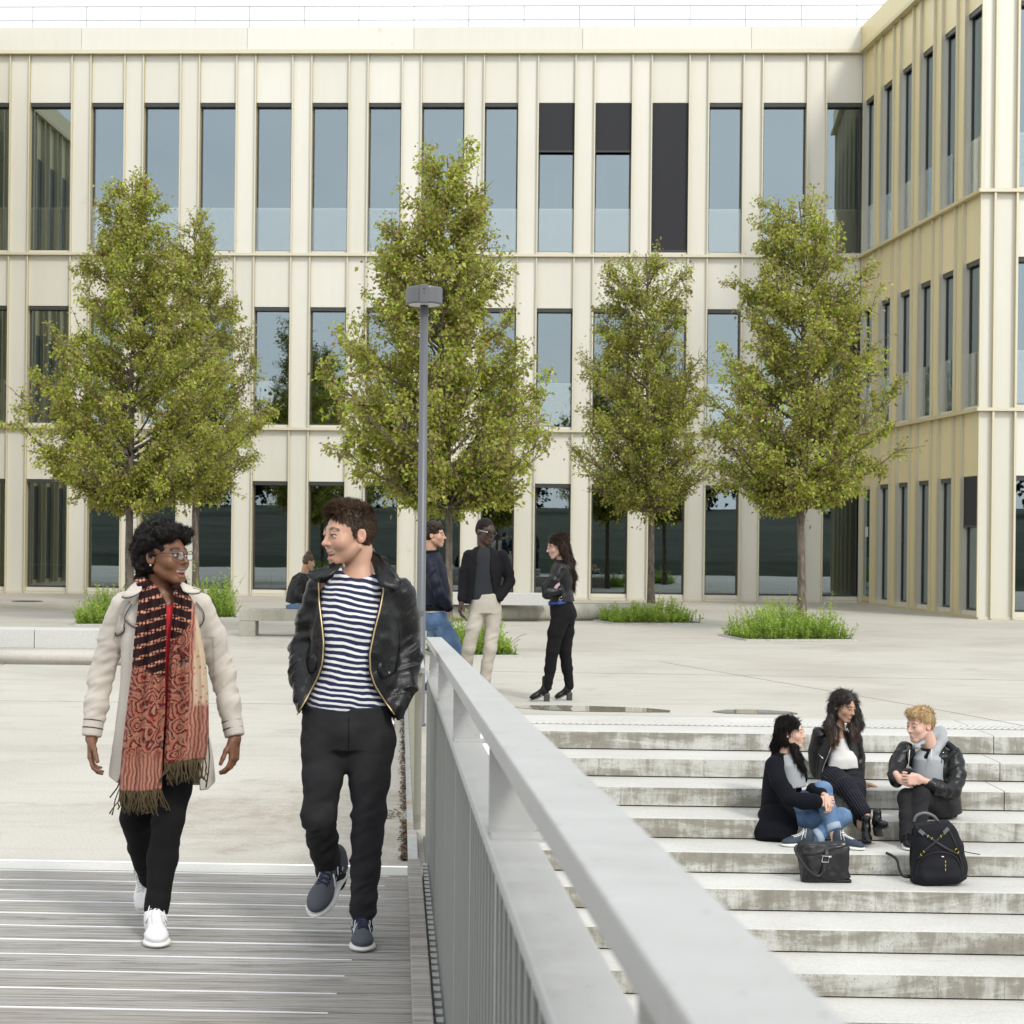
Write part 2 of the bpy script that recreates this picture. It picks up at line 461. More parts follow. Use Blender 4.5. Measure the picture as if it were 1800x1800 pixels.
# dark bedding seam under each tread
for k in range(NSTEP):
    a, b = st(RAILX, k - .10, -k * H - H + .006), st(14, k - .10, -k * H - H + .006)
    box('seam', (a + b) / 2, b - a, ST_A * .09, UP * .010, MAT['dark_gap'], stairs)
# cheek wall of the bridge abutment beside the steps
a, b = rl(RAILX - .06, 8.5, 0), rl(RAILX - .06, 25.0, 0)
box('abutment', (rl(RAILX - .10, 11.2, -1.2)), RL_R * .16, RL_A * 6.2, UP * 2.39, MAT['weathered_concrete'], stairs)
lowz = -NSTEP * H
lower = nmesh('lower_ground', [(-300, -300, lowz - .05), (300, -300, lowz - .05), (300, st(0, NSTEP - 1.2, 0).y, lowz - .05), (-300, st(0, NSTEP - 1.2, 0).y, lowz - .05)], [[0, 1, 2, 3]], MAT['plaza_concrete'])
tag(lower, kind='structure')

# tactile warning strip: raised oval studs
def stud_mesh():
    V, F = [], []
    nx = 168
    row = 5
    for r_ in range(row):
        for i in range(nx):
            x = RAILX + .25 + i * .058 + (r_ % 2) * .029
            if x > 9.9: continue
            c = st(x, (-.50 - r_ * .055) / TR * 1.0, 0) ; c.z = .0
            a = .35 * math.sin(i * .7 + r_)
            ux = ST_R * math.cos(a) + ST_A * math.sin(a); uy = -ST_R * math.sin(a) + ST_A * math.cos(a)
            base = len(V); n = 8
            for (rr, z) in ((1.0, 0.0), (.78, .010), (.40, .013)):
                for j in range(n):
                    t = 2 * math.pi * j / n
                    p = c + ux * (.026 * rr * math.cos(t)) + uy * (.016 * rr * math.sin(t)); V.append((p.x, p.y, z))
            for q in range(2):
                for j in range(n): F.append([base + q * n + j, base + q * n + (j + 1) % n, base + (q + 1) * n + (j + 1) % n, base + (q + 1) * n + j])
            F.append([base + 2 * n + j for j in range(n)])
    return V, F
mat('tactile_base', (.22, .215, .195), .9)
a, b = st(RAILX + .2, -.50 / TR - .23, .002), st(9.9, -.50 / TR - .23, .002)
box('tactile_strip', (a + b) / 2, b - a, ST_A * .285, UP * .003, MAT['tactile_base'], stairs)
V, F = stud_mesh()
tag(nmesh('tactile_studs', V, F, MAT['tread_concrete'], stairs, True), kind='stuff')

# puddles lying on the joint behind the head of the steps
def _water(t, b):
    b.inputs['Transmission Weight'].default_value = .0
mat('puddle_water', (.30, .275, .21), .03, spec=1.0, nodes=_water)
def puddle(name, pxs, label):
    n = len(pxs); P = []
    for (px, y0, y1) in pxs: P.append((ground_at(px, y0), ground_at(px, y1)))
    V = [(p.x, p.y, .004) for p, q in P] + [(q.x, q.y, .004) for p, q in P]
    F = [[i, n + i, n + i + 1, i + 1] for i in range(n - 1)]
    o = nmesh(name, V, F, MAT['puddle_water'], None, True); tag(o, kind='structure'); return o
puddle('puddle', [(905, 1241.4, 1243.5), (925, 1240.5, 1246), (960, 1240.3, 1249), (1000, 1240.6, 1250.5), (1050, 1242, 1251.5), (1100, 1243.5, 1252), (1140, 1245.5, 1252.5), (1178, 1249, 1252.5)], '')
puddle('puddle', [(1253, 1250.5, 1252), (1275, 1248, 1254.5), (1310, 1247.5, 1255.5), (1350, 1248.5, 1256), (1385, 1251, 1256), (1402, 1254, 1256)], '')

# footbridge deck: planks and white grip strips, rising gently toward the camera
DKY = 8.36
SL = .034
deck = nmesh('footbridge_deck', [(-6, DKY, -.25), (.05, DKY, -.25), (.05, .3, 0.0), (-6, .3, 0.0)], [[0, 3, 2, 1]], MAT['dark_gap'])
tag(deck, kind='structure')
def dk(x, s, dz=0.0):        # x across, s metres back from the end of the deck toward the camera
    p = DK_R * x + Vector((0, DKY, 0)) - DK_A * s
    return Vector((p.x, p.y, s * SL + dz))
PLW = .138
XR = .07
pv = Vector((0, -1, SL)).normalized()
for i in range(36):
    s0 = i * PLW
    s1 = s0 + PLW - .013
    c = dk((XR - 5.2) / 2, (s0 + s1) / 2, -.02 + rj.uniform(-.0012, .0012))
    box('plank', c, DK_R * (5.2 + XR), (dk(0, s1) - dk(0, s0)), UP * .04, MAT['weathered_wood'], deck)
for i in range(9 * 2):
    s = .045 + i * .272
    a, b = dk(-5.1, s, .001), dk(-.30, s, .001)
    box('grip_strip', (a + b) / 2, b - a, DK_A * .009, UP * .006, MAT['grip_strip'], deck)
# concrete sill between deck and plaza
slab = box('threshold_slab', dk(-2.7, -.128, -.10), DK_R * 5.5, DK_A * .235, UP * .196, MAT['tread_concrete'])
tag(slab, kind='structure')
# timber kerb along the deck edge
kb = MB()
a0, a1 = rl(.085, 8.30, .06), rl(.085, .6, .06 + 7.7 * SL)
kb.box((a0 + a1) / 2, a1 - a0, RL_R * .062, UP * .075)
ko = kb.build('timber_kerb', MAT['weathered_wood'], None, bevel=.004, origin=(0, 0, 0)); tag(ko, 'weathered grey timber kerb along the railing side of the deck', 'kerb')
# galvanised angle along the plaza edge, with rust
def _rust(t, b):
    n = noise(t, wcoords(t), 3.0, 5, .6); n2 = noise(t, wcoords(t), 30, 3)
    c = mixc(t, maprange(t, n, .56, .68), (.46, .47, .45), (.42, .27, .14)); c = mixc(t, .25, c, ramp(t, n2, [(.3, (.2, .2, .2)), (.7, (.7, .7, .7))])); setc(t, b, c)
mat('rusty_galvanised', (.45, .46, .45), .6, .1, nodes=_rust)
m = MB(); a0, a1 = rl(.083, 8.6, .012), rl(.083, 25, .012)
m.box((a0 + a1) / 2, a1 - a0, RL_R * .05, UP * .03)
tag(m.build('edge_angle', MAT['rusty_galvanised'], None, origin=(0, 0, 0)), 'rust-spotted galvanised steel edging at the foot of the olive railing', 'edging')

# ---- near railing of the footbridge (slopes with the deck)
def rail_thing(name, label, cat='railing', loc=(0, 0, 0), group=None): return thing(name, loc, label, cat, group)
RY0, RY1 = 9.42, .30
def nz_(d, below): return CAMZ - (below + .0359 * d)         # level below the lens at distance d
nr = rail_thing('footbridge_railing', 'broad grey galvanised railing with flat top running toward the viewer along the deck', loc=rl(.2, RY0, 0))
def beam(name, x0, x1, d0, d1, below, th, mt, parent, bev=.004):
    m = MB()
    P = []
    for d in (d0, d1):
        z = nz_(d, below)
        P += [rl(x0, d, z), rl(x1, d, z), rl(x1, d, z - th), rl(x0, d, z - th)]
    m.add(P, [(0, 1, 5, 4), (1, 2, 6, 5), (2, 3, 7, 6), (3, 0, 4, 7), (0, 3, 2, 1), (4, 5, 6, 7)])
    o = m.build(name, MAT[mt], parent, bevel=bev); return o
TX0, TX1 = .152, .234
top = beam('top_rail', TX0, TX1, RY0, RY1, .217, .034, 'galvanised_steel', nr)
mid = beam('lower_rail', TX0 - .004, TX0 + .080, RY0, RY1, .397, .024, 'galvanised_steel', nr)
for d in (8.53, 6.66, 4.81, 2.9, 1.09):
    z1, z0 = nz_(d, .217 + .034), nz_(d, .397)
    m = MB(); c = rl(TX0 + .040, d, (z0 + z1) / 2); m.box(c, RL_R * .076, RL_A * .010, UP * (z1 - z0 + .002))
    po = m.build('rail_post', MAT['galvanised_steel'], nr)
    m = MB(); c2 = rl(TX0 + .05, d - .016, z1 - .012); m.tube([c2, c2 - RL_A * .014], .011, 8)
    m.build('bolt', MAT['grey_steel'], po)
    m = MB(); c3 = rl(TX0 + .048, d - .04, z0 + .003); m.box(c3, RL_R * .088, RL_A * .07, UP * .006)
    m.build('foot_plate', MAT['galvanised_steel'], po)
# balusters: flat bars on edge between lower rail and a toe bar below the deck
bal_grp = []
d = 9.30
i = 0
while d > 1.0:
    zt = nz_(d, .397 + .024); zb = (8.36 - d) * SL - .20
    wide = (i % 9 == 0)
    m = MB()
    c = rl(TX0 + .040, d, (zt + zb) / 2)
    wd = .060 if wide else .026; hx, hy, hz = RL_R * .0375, RL_A * (wd / 2), UP * ((zt - zb) / 2)
    m.box(c + RL_R * .002, RL_R * .071, RL_A * wd, UP * (zt - zb)); m.box(c - RL_R * .0355, RL_R * .004, RL_A * (wd * .9), UP * (zt - zb), 1)
    m.build('baluster', [MAT['painted_steel'], MAT['baluster_edge']], nr)
    i += 1; d -= .105
m = MB(); a0, a1 = rl(TX0 - .001, 9.4, .02 - .05), rl(TX0 - .001, .6, .02 + 8.8 * SL - .05)
m.box((a0 + a1) / 2, a1 - a0, RL_R * .012, UP * .09)
m.build('toe_bar', MAT['painted_steel'], nr)
# serrated grating edge beside the kerb
for i in range(34):
    d = 8.35 - i * .105
    z = (8.36 - d) * SL + .035
    box('grating_tooth', rl(.138, d, z), RL_R * .022, RL_A * .055, UP * .05, MAT['galvanised_steel'], nr)

# ---- far railing on the plaza (level)
fr = rail_thing('plaza_railing', 'level olive grey railing of upright bars beyond the grey lamp post', loc=rl(.11, 9.5, 0))
m = MB(); a0, a1 = rl(.118, 9.5, .905), rl(.118, 24.5, .905)
m.box((a0 + a1) / 2, a1 - a0, RL_R * .056, UP * .03); m.build('top_rail', MAT['galvanised_steel'], fr, bevel=.003)
m = MB(); a0, a1 = rl(.105, 9.5, .10), rl(.105, 24.5, .10)
m.box((a0 + a1) / 2, a1 - a0, RL_R * .02, UP * .03); m.build('bottom_rail', MAT['olive_steel'], fr)
d = 9.55; i = 0
while d < 24.4:
    m = MB(); m.box(rl(.112, d, .458), RL_R * .04, RL_A * (.05 if i % 12 == 0 else .012), UP * .862)
    m.build('baluster', MAT['olive_steel'], fr); d += .105; i += 1

# ---- lamp post
LP = at(741.5, 941, 14.95); LP.z = 0
lamp = thing('street_lamp', LP, 'slim grey lamp post with flat drum head rising beside the railing', 'lamp post')
zb = lambda py: CAMZ + (943 - py) * 14.95 / FPX
m = MB(); m.lathe(LP, [(.052, 0), (.052, .02), (.0405, .03), (.0405, zb(1078)), (.0385, zb(1077)), (.036, zb(535))], 20); m.build('pole', MAT['lamp_grey'], lamp, True)
hz = zb(537)
m = MB(); m.lathe(LP, [(.05, hz - .005), (.145, hz - .004), (.157, hz + .004), (.157, hz + .125), (.152, hz + .14), (.03, hz + .142)], 32); hd = m.build('lamp_head', MAT['lamp_grey'], lamp, False)
m = MB(); m.lathe(LP, [(.06, hz - .012), (.135, hz - .010), (.135, hz - .006)], 28); m.build('lens', MAT['lamp_lens'], hd)
m = MB(); m.box(LP + Vector((0, -.153, hz + .07)), (.075, 0, 0), (0, .03, 0), (0, 0, .155)); m.build('bracket', MAT['lamp_grey'], hd, bevel=.006)
for dz, r_ in ((.11, .006), (.075, .004), (-.02, .005)):
    m = MB(); m.tube([LP + Vector((0, -.167 if dz > 0 else -.038, hz + dz)), LP + Vector((0, -.172 if dz > 0 else -.045, hz + dz))], r_, 8); m.build('screw', MAT['dark_gap'], lamp)
m = MB(); c = LP + Vector((.006, -.040, zb(1080)))
m.box(c, (.03, 0, 0), (0, .006, 0), (0, 0, .045)); m.build('hatch', MAT['lamp_grey'], lamp)

# ---- benches
def slab_box(m, p0, p1, depth, z0, z1):
    d = p1 - p0; n = Vector((-d.y, d.x, 0)).normalized()
    m.box((p0 + p1) / 2 + n * depth / 2 + UP * ((z0 + z1) / 2 - p0.z), d, n * depth, UP * (z1 - z0))
# long granite bench at the left, on a rolled concrete plinth
def rolled(m, p0, p1, prof):
    d = p1 - p0; n = Vector((-d.y, d.x, 0)).normalized(); k = len(prof); v = []
    for e in (p0, p1):
        for (o, z) in prof: v.append((e.x + n.x * o, e.y + n.y * o, z))
    f = [[i, i + 1, k + i + 1, k + i] for i in range(k - 1)] + [list(range(k - 1, -1, -1)), list(range(k, 2 * k))]
    m.add(v, f)
A = ground_at(-60, 1167); B = ground_at(222, 1170)
gb = thing('granite_bench', A, 'long pale granite bench on a rolled concrete plinth beside the woman in the trench coat', 'bench')
m = MB(); rolled(m, A, B, [(.05, .0), (.0, .05), (-.02, .10), (.02, .15), (.10, .165), (1.1, .17), (1.1, 0)]); m.build('plinth', MAT['plaza_concrete'], gb, True)
n = Vector((-(B - A).y, (B - A).x, 0)).normalized()
zbk = lambda py, d: CAMZ + (941 - 8 - py) * d / FPX
dA = A.y + .55
zt = CAMZ - (1106 - 933) * dA / FPX
xs = [A.x - .5, at(60, 1120, dA).x, at(226, 1120, dA).x]
for i in range(2):
    m = MB(); p0 = Vector((xs[i] + .004, dA, 0)); p1 = Vector((xs[i + 1] - .004, dA, 0)); slab_box(m, p0, p1, .55, .165, zt)
    m.build('granite_block', MAT['granite'], gb, bevel=.008)
# long bench behind the standing group
A = ground_at(700, 1092); B = ground_at(1163, 1091)
lb = thing('granite_bench', A, 'long granite bench on a curved base behind the three people standing', 'bench')
m = MB(); rolled(m, A, B, [(.10, .0), (.0, .06), (.02, .22), (.10, .30), (.14, .32), (.7, .32), (.7, 0)]); m.build('plinth', MAT['weathered_concrete'], lb, True)
dA = A.y + .12
z1 = CAMZ - (1044 - 943) * dA / FPX
C2 = at(965, 1090, dA)
m = MB(); slab_box(m, Vector((A.x - .3, dA, 0)), Vector((C2.x, dA, 0)), .55, .322, z1); m.build('granite_block', MAT['granite'], lb, bevel=.01)
# concrete slab bench, seat on two legs
A = ground_at(420, 1118)
sb = thing('slab_bench', A, 'stained concrete slab bench with block legs where the girl with a bun sits', 'bench')
d = A.y; z1 = CAMZ - (1071 - 938) * d / FPX; z0 = CAMZ - (1092 - 938) * d / FPX
x0, x1 = A.x, at(705, 1100, d).x
m = MB(); slab_box(m, Vector((x0, d, 0)), Vector((x1, d, 0)), .50, z0, z1); m.build('seat', MAT['weathered_concrete'], sb, bevel=.008)
for xx in (x0, x1 - .26):
    m = MB(); slab_box(m, Vector((xx, d + .004, 0)), Vector((xx + .26, d + .004, 0)), .49, 0, z0 - .002); m.build('leg', MAT['weathered_concrete'], sb, bevel=.006)
SEATZ, SEATY = z1, d
# manhole cover near the building at the left
m = MB(); c = ground_at(48, 1057); m.lathe(c, [(.36, 0), (.36, .006), (.05, .007)], 28); tag(m.build('manhole_cover', MAT['dark_gap'], None, origin=(0, 0, 0)), 'round dark manhole cover in the paving near the building', 'manhole cover')
# dry leaf litter and grit along the railing foot
V, F = [], []
rr = random.Random(11)
for i in range(950):
    d = 8.75 + 7 * rr.random() ** 1.6; x = .055 - abs(rr.gauss(0, .016)) - (.10 * rr.random() if 10.0 < d < 10.35 else 0)
    c = rl(x, d, .003); a = rr.uniform(0, 6.28); l = rr.uniform(.006, .017); wd = l * rr.uniform(.4, .8)
    u = Vector((math.cos(a), math.sin(a), rr.uniform(-.3, .5))); v = Vector((-math.sin(a), math.cos(a), rr.uniform(-.3, .5)))
    b = len(V); V += [tuple(c - u * l + UP * .004), tuple(c - v * wd + UP * .008), tuple(c + u * l + UP * .004), tuple(c + v * wd + UP * .007)]; F.append([b, b + 1, b + 2, b + 3])
mat('dead_leaf', (.13, .085, .05), .9)
tag(nmesh('leaf_litter', V, F, MAT['dead_leaf']), 'dry brown leaf litter gathered along the foot of the railing', 'leaf litter', kind='stuff')

# ================================================================== the building
FR, FA = frame2(math.atan(.042))
CR = at(1509, 1060, 45.0); CR.z = 0          # inner corner on plan
def fplane(px, py=941.0, off=0.0):
    """metres along the facade (negative to the left of the corner) seen at picture column px, row py"""
    r = ray(px, py); base = CR - FA * off
    # solve r*t = base + FR*s
    t = (base.x * FR.y - base.y * FR.x) / (r.x * FR.y - r.y * FR.x)
    p = Vector((r.x * t, t, 0)) - base
    return p.dot(FR), t
def F(s, z, o=0.0):                            # o: outward, toward the plaza
    p = CR + FR * s - FA * o
    return Vector((p.x, p.y, z))
Z = dict(base=0.0, s1=4.41, s2=9.0, cor=14.33, par=14.98)
HEAD = [3.03, 7.63, 13.02]; SILL = [.16, 4.52, 9.10]; FLO = [0.0, 4.41, 9.0]; TOPZ = [4.41, 9.0, 14.33]
RIBS = [(16.7, 52.3), (125, 160.3), (217.7, 252.7), (315.7, 351), (414, 449.7), (512.3, 548), (611.7, 647), (705, 740.7), (815.7, 851), (910, 946), (1009.3, 1045.3), (1109.3, 1145.3), (1209.3, 1245.3), (1304.3, 1340.3), (1416.3, 1452)]
RIBS = [(fplane(a + 2, 120)[0], fplane(b + 2, 120)[0]) for a, b in RIBS]
RIBS = [(RIBS[0][0] - 2.9, RIBS[0][1] - 2.9), (RIBS[0][0] - 1.45, RIBS[0][1] - 1.45)] + RIBS
bld = thing('university_building', F(-10, 0), 'three storey champagne metal building with tall narrow windows around the plaza', 'building')
CL, FN = MAT['champagne_cladding'], MAT['champagne_fin']
def fbox(name, s0, s1, z0, z1, o0, o1, mt, parent=bld, fr=F, ax=None):
    a = fr(s0, z0, o0); b = fr(s1, z0, o0); c = fr(s0, z0, o1)
    return box(name, (a + b) / 2 + (c - a) / 2 + UP * ((z1 - z0) / 2), b - a, c - a, UP * (z1 - z0), mt, parent)
def window(s0, s1, z0, z1, fr, parent, blind=0.0, bal=True, cassette=True, rc=.16):
    """recessed window: frame with pane, sill, roller blind and glass guard"""
    e = .045
    m = MB()
    def bb(a, b, c, d, o0, o1):
        p = fr(a, c, o0); q = fr(b, c, o0); r_ = fr(a, c, o1)
        m.box((p + q) / 2 + (r_ - p) / 2 + UP * ((d - c) / 2), q - p, r_ - p, UP * (d - c))
    o0, o1 = -rc, -rc - .06
    bb(s0, s0 + e, z0, z1, o0, o1); bb(s1 - e, s1, z0, z1, o0, o1); bb(s0 + e, s1 - e, z1 - e, z1, o0, o1); bb(s0 + e, s1 - e, z0, z0 + e, o0, o1)
    wn = m.build('window', MAT['window_frame'], parent)
    fbox('pane', s0 + e - .005, s1 - e + .005, z0 + e - .005, z1 - e + .005, -rc - .025, -rc - .031, MAT['window_glass'], wn, fr)
    fbox('sill', s0 + .004, s1 - .004, z0 - .10, z0 - .002, .0, -.28, MAT['sill_metal'], wn, fr)
    if cassette: fbox('blind_box', s0 + .006, s1 - .006, z1 - .10, z1 - .004, -.03, -max(.09, rc - .01), MAT['window_frame'], wn, fr)
    if blind > 0:
        bl = fbox('roller_blind', s0 + .012, s1 - .012, z1 - blind, z1 - .02, -.018, -.026, MAT['blind_fabric'], wn, fr)
        fbox('blind_bar', s0 + .008, s1 - .008, z1 - blind - .045, z1 - blind, -.012, -.036, MAT['window_frame'], wn, fr)
    if bal: fbox('guard_pane', s0 + .02, s1 - .02, z0 + .0, z0 + 1.15, -.045, -.057, MAT['balustrade_glass'], wn, fr)
    return wn
WIN = {}
for fl in range(3):
    z0, zt = FLO[fl], TOPZ[fl]
    zlo = z0 + (.02 if fl == 0 else .038); zhi = zt - (.055 if fl == 2 else .038)
    for i, (a, b) in enumerate(RIBS):
        fbox('pier_panel', a, b, zlo, zhi, 0, -.30, CL)
        for q, x in enumerate((a, b)):
            fbox('fin', x - .017 + (.017 if q == 0 else -.017), x + .017 + (.017 if q == 0 else -.017), zlo, zhi - .003, .085, .001, FN)
        s0 = b; s1 = RIBS[i + 1][0] if i + 1 < len(RIBS) else -.03
        fbox('spandrel_panel', s0 + .003, s1 - .003, HEAD[fl], zhi, -.012, -.30, CL)
        bi = i - 2
        blind = 0
        if fl == 2: blind = {9: 1.25, 10: 1.25, 11: 3.85}.get(bi, 0)
        WIN[(fl, bi)] = window(s0, s1, SILL[fl], HEAD[fl], F, bld, blind, fl > 0)
S0 = RIBS[0][0] - .8
# ledges between storeys, cornice and parapet panels
for zz in (Z['s1'], Z['s2']):
    fbox('ledge', S0, -.002, zz - .035, zz + .035, .13, -.3, FN)
fbox('plinth', S0, -.002, -.02, .055, .045, -.3, FN)
fbox('cornice', S0, -.002, Z['cor'] - .05, Z['cor'] + .05, .17, -.3, FN)
ed = [S0] + [fplane(x, 70)[0] for x in (145, 436, 728, 1024, 1320)] + [-.0]
for i in range(len(ed) - 1):
    fbox('parapet_panel', ed[i] + .004, ed[i + 1] - .004, Z['cor'] + .052, Z['par'], .10, -.25, CL)
# roof, floor slabs and rooms behind the glass
fbox('roof', S0, 8, 14.35, 14.6, -.35, -12, MAT['interior_ceiling'])
for fl in range(3):
    z0 = FLO[fl]
    fbox('floor_slab', S0, 8, z0 - .22, z0 + .015, -.31, -9, MAT['interior_floor'])
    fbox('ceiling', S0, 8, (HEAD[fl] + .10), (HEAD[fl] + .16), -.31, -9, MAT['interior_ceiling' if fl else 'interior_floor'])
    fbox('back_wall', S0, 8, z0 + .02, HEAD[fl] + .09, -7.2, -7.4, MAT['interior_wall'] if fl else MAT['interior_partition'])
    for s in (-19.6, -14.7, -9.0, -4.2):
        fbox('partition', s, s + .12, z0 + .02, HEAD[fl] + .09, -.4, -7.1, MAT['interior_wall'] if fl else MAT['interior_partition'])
rv = random.Random(4)
for fl in (1, 2):
    for bi in range(15):
        if rv.random() < .55:
            (a_, b_) = RIBS[bi + 2]; s1_ = RIBS[bi + 3][0] if bi + 3 < len(RIBS) else -.1; w0 = s1_ - b_
            q0 = b_ + w0 * rv.choice((0, 0, .35, .55)); q1 = q0 + w0 * rv.uniform(.3, .5); zt_ = SILL[fl] + rv.choice((.85, 1.3, 2.2, HEAD[fl] - SILL[fl]))
            fbox('partition', q0, min(q1, s1_), FLO[fl] + .02, zt_, -.9 - rv.random(), -2.4 - rv.random(), MAT[rv.choice(('interior_partition', 'white_laminate', 'interior_wall'))])
# stickers on the glass of the second window of the top floor
w_ = WIN[(2, 0)]
def sticker(name, px0, py0, px1, py1, mt, tri=False):
    d = fplane(px0, 300, -.22)[1]
    a, b, c, e = at(px0, py0, d), at(px1, py0, d), at(px1, py1, d), at(px0, py1, d)
    k = -FA * .006; mid = (a + b) / 2
    v = ([mid, c, e] if tri else [a, b, c, e]); n_ = len(v)
    v2 = [p + k for p in v]
    m = MB(); m.add(v + v2, [list(range(n_ - 1, -1, -1)), [i + n_ for i in range(n_)]] + [[i, (i + 1) % n_, n_ + (i + 1) % n_, n_ + i] for i in range(n_)])
    m.build(name, MAT[mt], w_)
sticker('sticker', 98.5, 357, 115.5, 375, 'sticker_green', True); sticker('sticker', 103, 344.5, 111.5, 352.5, 'sticker_red'); sticker('sticker', 103.5, 334, 111.5, 343.5, 'sticker_teal')

# ---- right wing: runs from the inner corner toward the viewer
WD = Vector((.0609, -1, 0)).normalized()
WN = Vector((WD.y, -WD.x, 0)); WN = WN if WN.x < 0 else -WN      # outward normal, to the left
def Wf(s, z, o=0.0):
    p = CR + WD * s + WN * o
    return Vector((p.x, p.y, z))
WL = 8.66
bay = 1.487
first = .36
for fl in range(3):
    z0, zt = FLO[fl], TOPZ[fl]; zlo = z0 + (.02 if fl == 0 else .038); zhi = zt - (.055 if fl == 2 else .038)
    prev = .02
    for i in range(7):
        a = first + i * bay - .94 if i else .02
        wl, wr = first + (i - 1) * bay + .55, first + i * bay          # pier i spans window i-1 right edge .. window i left edge
        p0 = max(.02, first + (i - 1) * bay + .72); p1 = min(first + i * bay - .20, WL)
        if i == 6: p1 = WL - .002
        # pier with two fins
        if p1 - p0 > .06:
            fbox('pier_panel', p0, p1, zlo, zhi, 0, -.30, CL, fr=Wf)
            for x in ((p0 + .022, p1 - .022) if p1 - p0 > .3 else (p1 - .022,)):
                fbox('fin', x - .022, x + .022, zlo, zhi - .003, .060, .001, FN, fr=Wf)
            if i < 6 and p1 - p0 > .3:
                pass
        if i < 6:
            s0, s1 = p1, p1 + .92
            fbox('spandrel_panel', s0 + .003, s1 - .003, HEAD[fl], zhi, -.012, -.30, CL, fr=Wf)
            if fl == 0 and i == 0:
                # glazed door leaf by the corner
                m = MB()
                def bb(a_, b_, c_, d_, o0, o1):
                    p = Wf(a_, c_, o0); q = Wf(b_, c_, o0); r_ = Wf(a_, c_, o1); m.box((p + q) / 2 + (r_ - p) / 2 + UP * ((d_ - c_) / 2), q - p, r_ - p, UP * (d_ - c_))
                bb(s0, s0 + .08, .07, HEAD[0], -.02, -.08); bb(s1 - .08, s1, .07, HEAD[0], -.02, -.08); bb(s0 + .08, s1 - .08, .07, .2, -.02, -.08); bb(s0 + .08, s1 - .08, HEAD[0] - .09, HEAD[0], -.02, -.08)
                dr_ = m.build('door', FN, bld)
                fbox('pane', s0 + .07, s1 - .07, .19, HEAD[0] - .08, -.045, -.051, MAT['window_glass'], dr_, Wf)
                fbox('notice', s0 + .25, s0 + .46, 1.72, 1.98, -.038, -.042, MAT['card_white'], dr_, Wf)
                for zz in (.5, 1.5, 2.6): fbox('hinge', s0 - .03, s0 + .03, zz, zz + .2, .02, -.03, FN, dr_, Wf)
            else:
                blind = 1.05 if (fl == 0 and i == 5) else 0
                window(s0, s1, SILL[fl], HEAD[fl], Wf, bld, blind, fl > 0, True, .10)
for zz in (Z['s1'], Z['s2']): fbox('ledge', .135, WL + .13, zz - .034, zz + .036, .13, -.3, FN, fr=Wf)
fbox('plinth', .05, WL + .04, -.02, .057, .045, -.3, FN, fr=Wf)
fbox('cornice', .175, WL + .17, Z['cor'] - .048, Z['cor'] + .052, .17, -.3, FN, fr=Wf)
fbox('parapet_panel', .105, WL + .10, Z['cor'] + .054, Z['par'] + .003, .10, -.25, CL, fr=Wf)
# end face of the wing, turned to the viewer
E0 = Wf(WL, 0, 0)
def Ef(s, z, o=0.0):
    p = E0 + FR * s - FA * o
    return Vector((p.x, p.y, z))
for fl in range(3):
    z0, zt = FLO[fl], TOPZ[fl]; zlo = z0 + (.02 if fl == 0 else .038); zhi = zt - (.055 if fl == 2 else .038)
    x = 0.02
    for (p0, p1) in ((.02, .70), (1.52, 2.05), (2.95, 3.5), (4.4, 5.0), (5.9, 6.5)):
        fbox('pier_panel', p0, p1, zlo, zhi, 0, -.30, CL, fr=Ef)
        for xx in ((p0 + .2 if p0 < .1 else p0 + .022), p1 - .022): fbox('fin', xx - .022, xx + .022, zlo, zhi - .003, .11, .001, FN, fr=Ef)
    for (s0, s1) in ((.70, 1.52), (2.05, 2.95), (3.5, 4.4), (5.0, 5.9)):
        fbox('spandrel_panel', s0 + .003, s1 - .003, HEAD[fl], zhi, -.012, -.30, CL, fr=Ef)
        window(s0, s1, SILL[fl], HEAD[fl], Ef, bld, 0, fl > 0)
    fbox('floor_slab', .4, 8, z0 - .22, z0 + .013, -.31, -WL + .6, MAT['interior_floor'], fr=Ef)
    fbox('ceiling', .4, 8, HEAD[fl] + .10, HEAD[fl] + .16, -.31, -WL + .6, MAT['interior_ceiling'], fr=Ef)
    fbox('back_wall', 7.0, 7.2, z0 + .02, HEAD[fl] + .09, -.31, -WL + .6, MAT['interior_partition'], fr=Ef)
for zz in (Z['s1'], Z['s2']): fbox('ledge', -.13, 7, zz - .033, zz + .037, .132, -.28, FN, fr=Ef)
fbox('plinth', -.04, 7, -.02, .059, .047, -.28, FN, fr=Ef)
fbox('cornice', -.172, 7, Z['cor'] - .046, Z['cor'] + .054, .172, -.28, FN, fr=Ef)
fbox('parapet_panel', -.102, 7, Z['cor'] + .056, Z['par'] + .006, .102, -.24, CL, fr=Ef)
fbox('roof', .3, 8, 14.36, 14.62, -.35, -WL - .2, MAT['interior_ceiling'], fr=Ef)

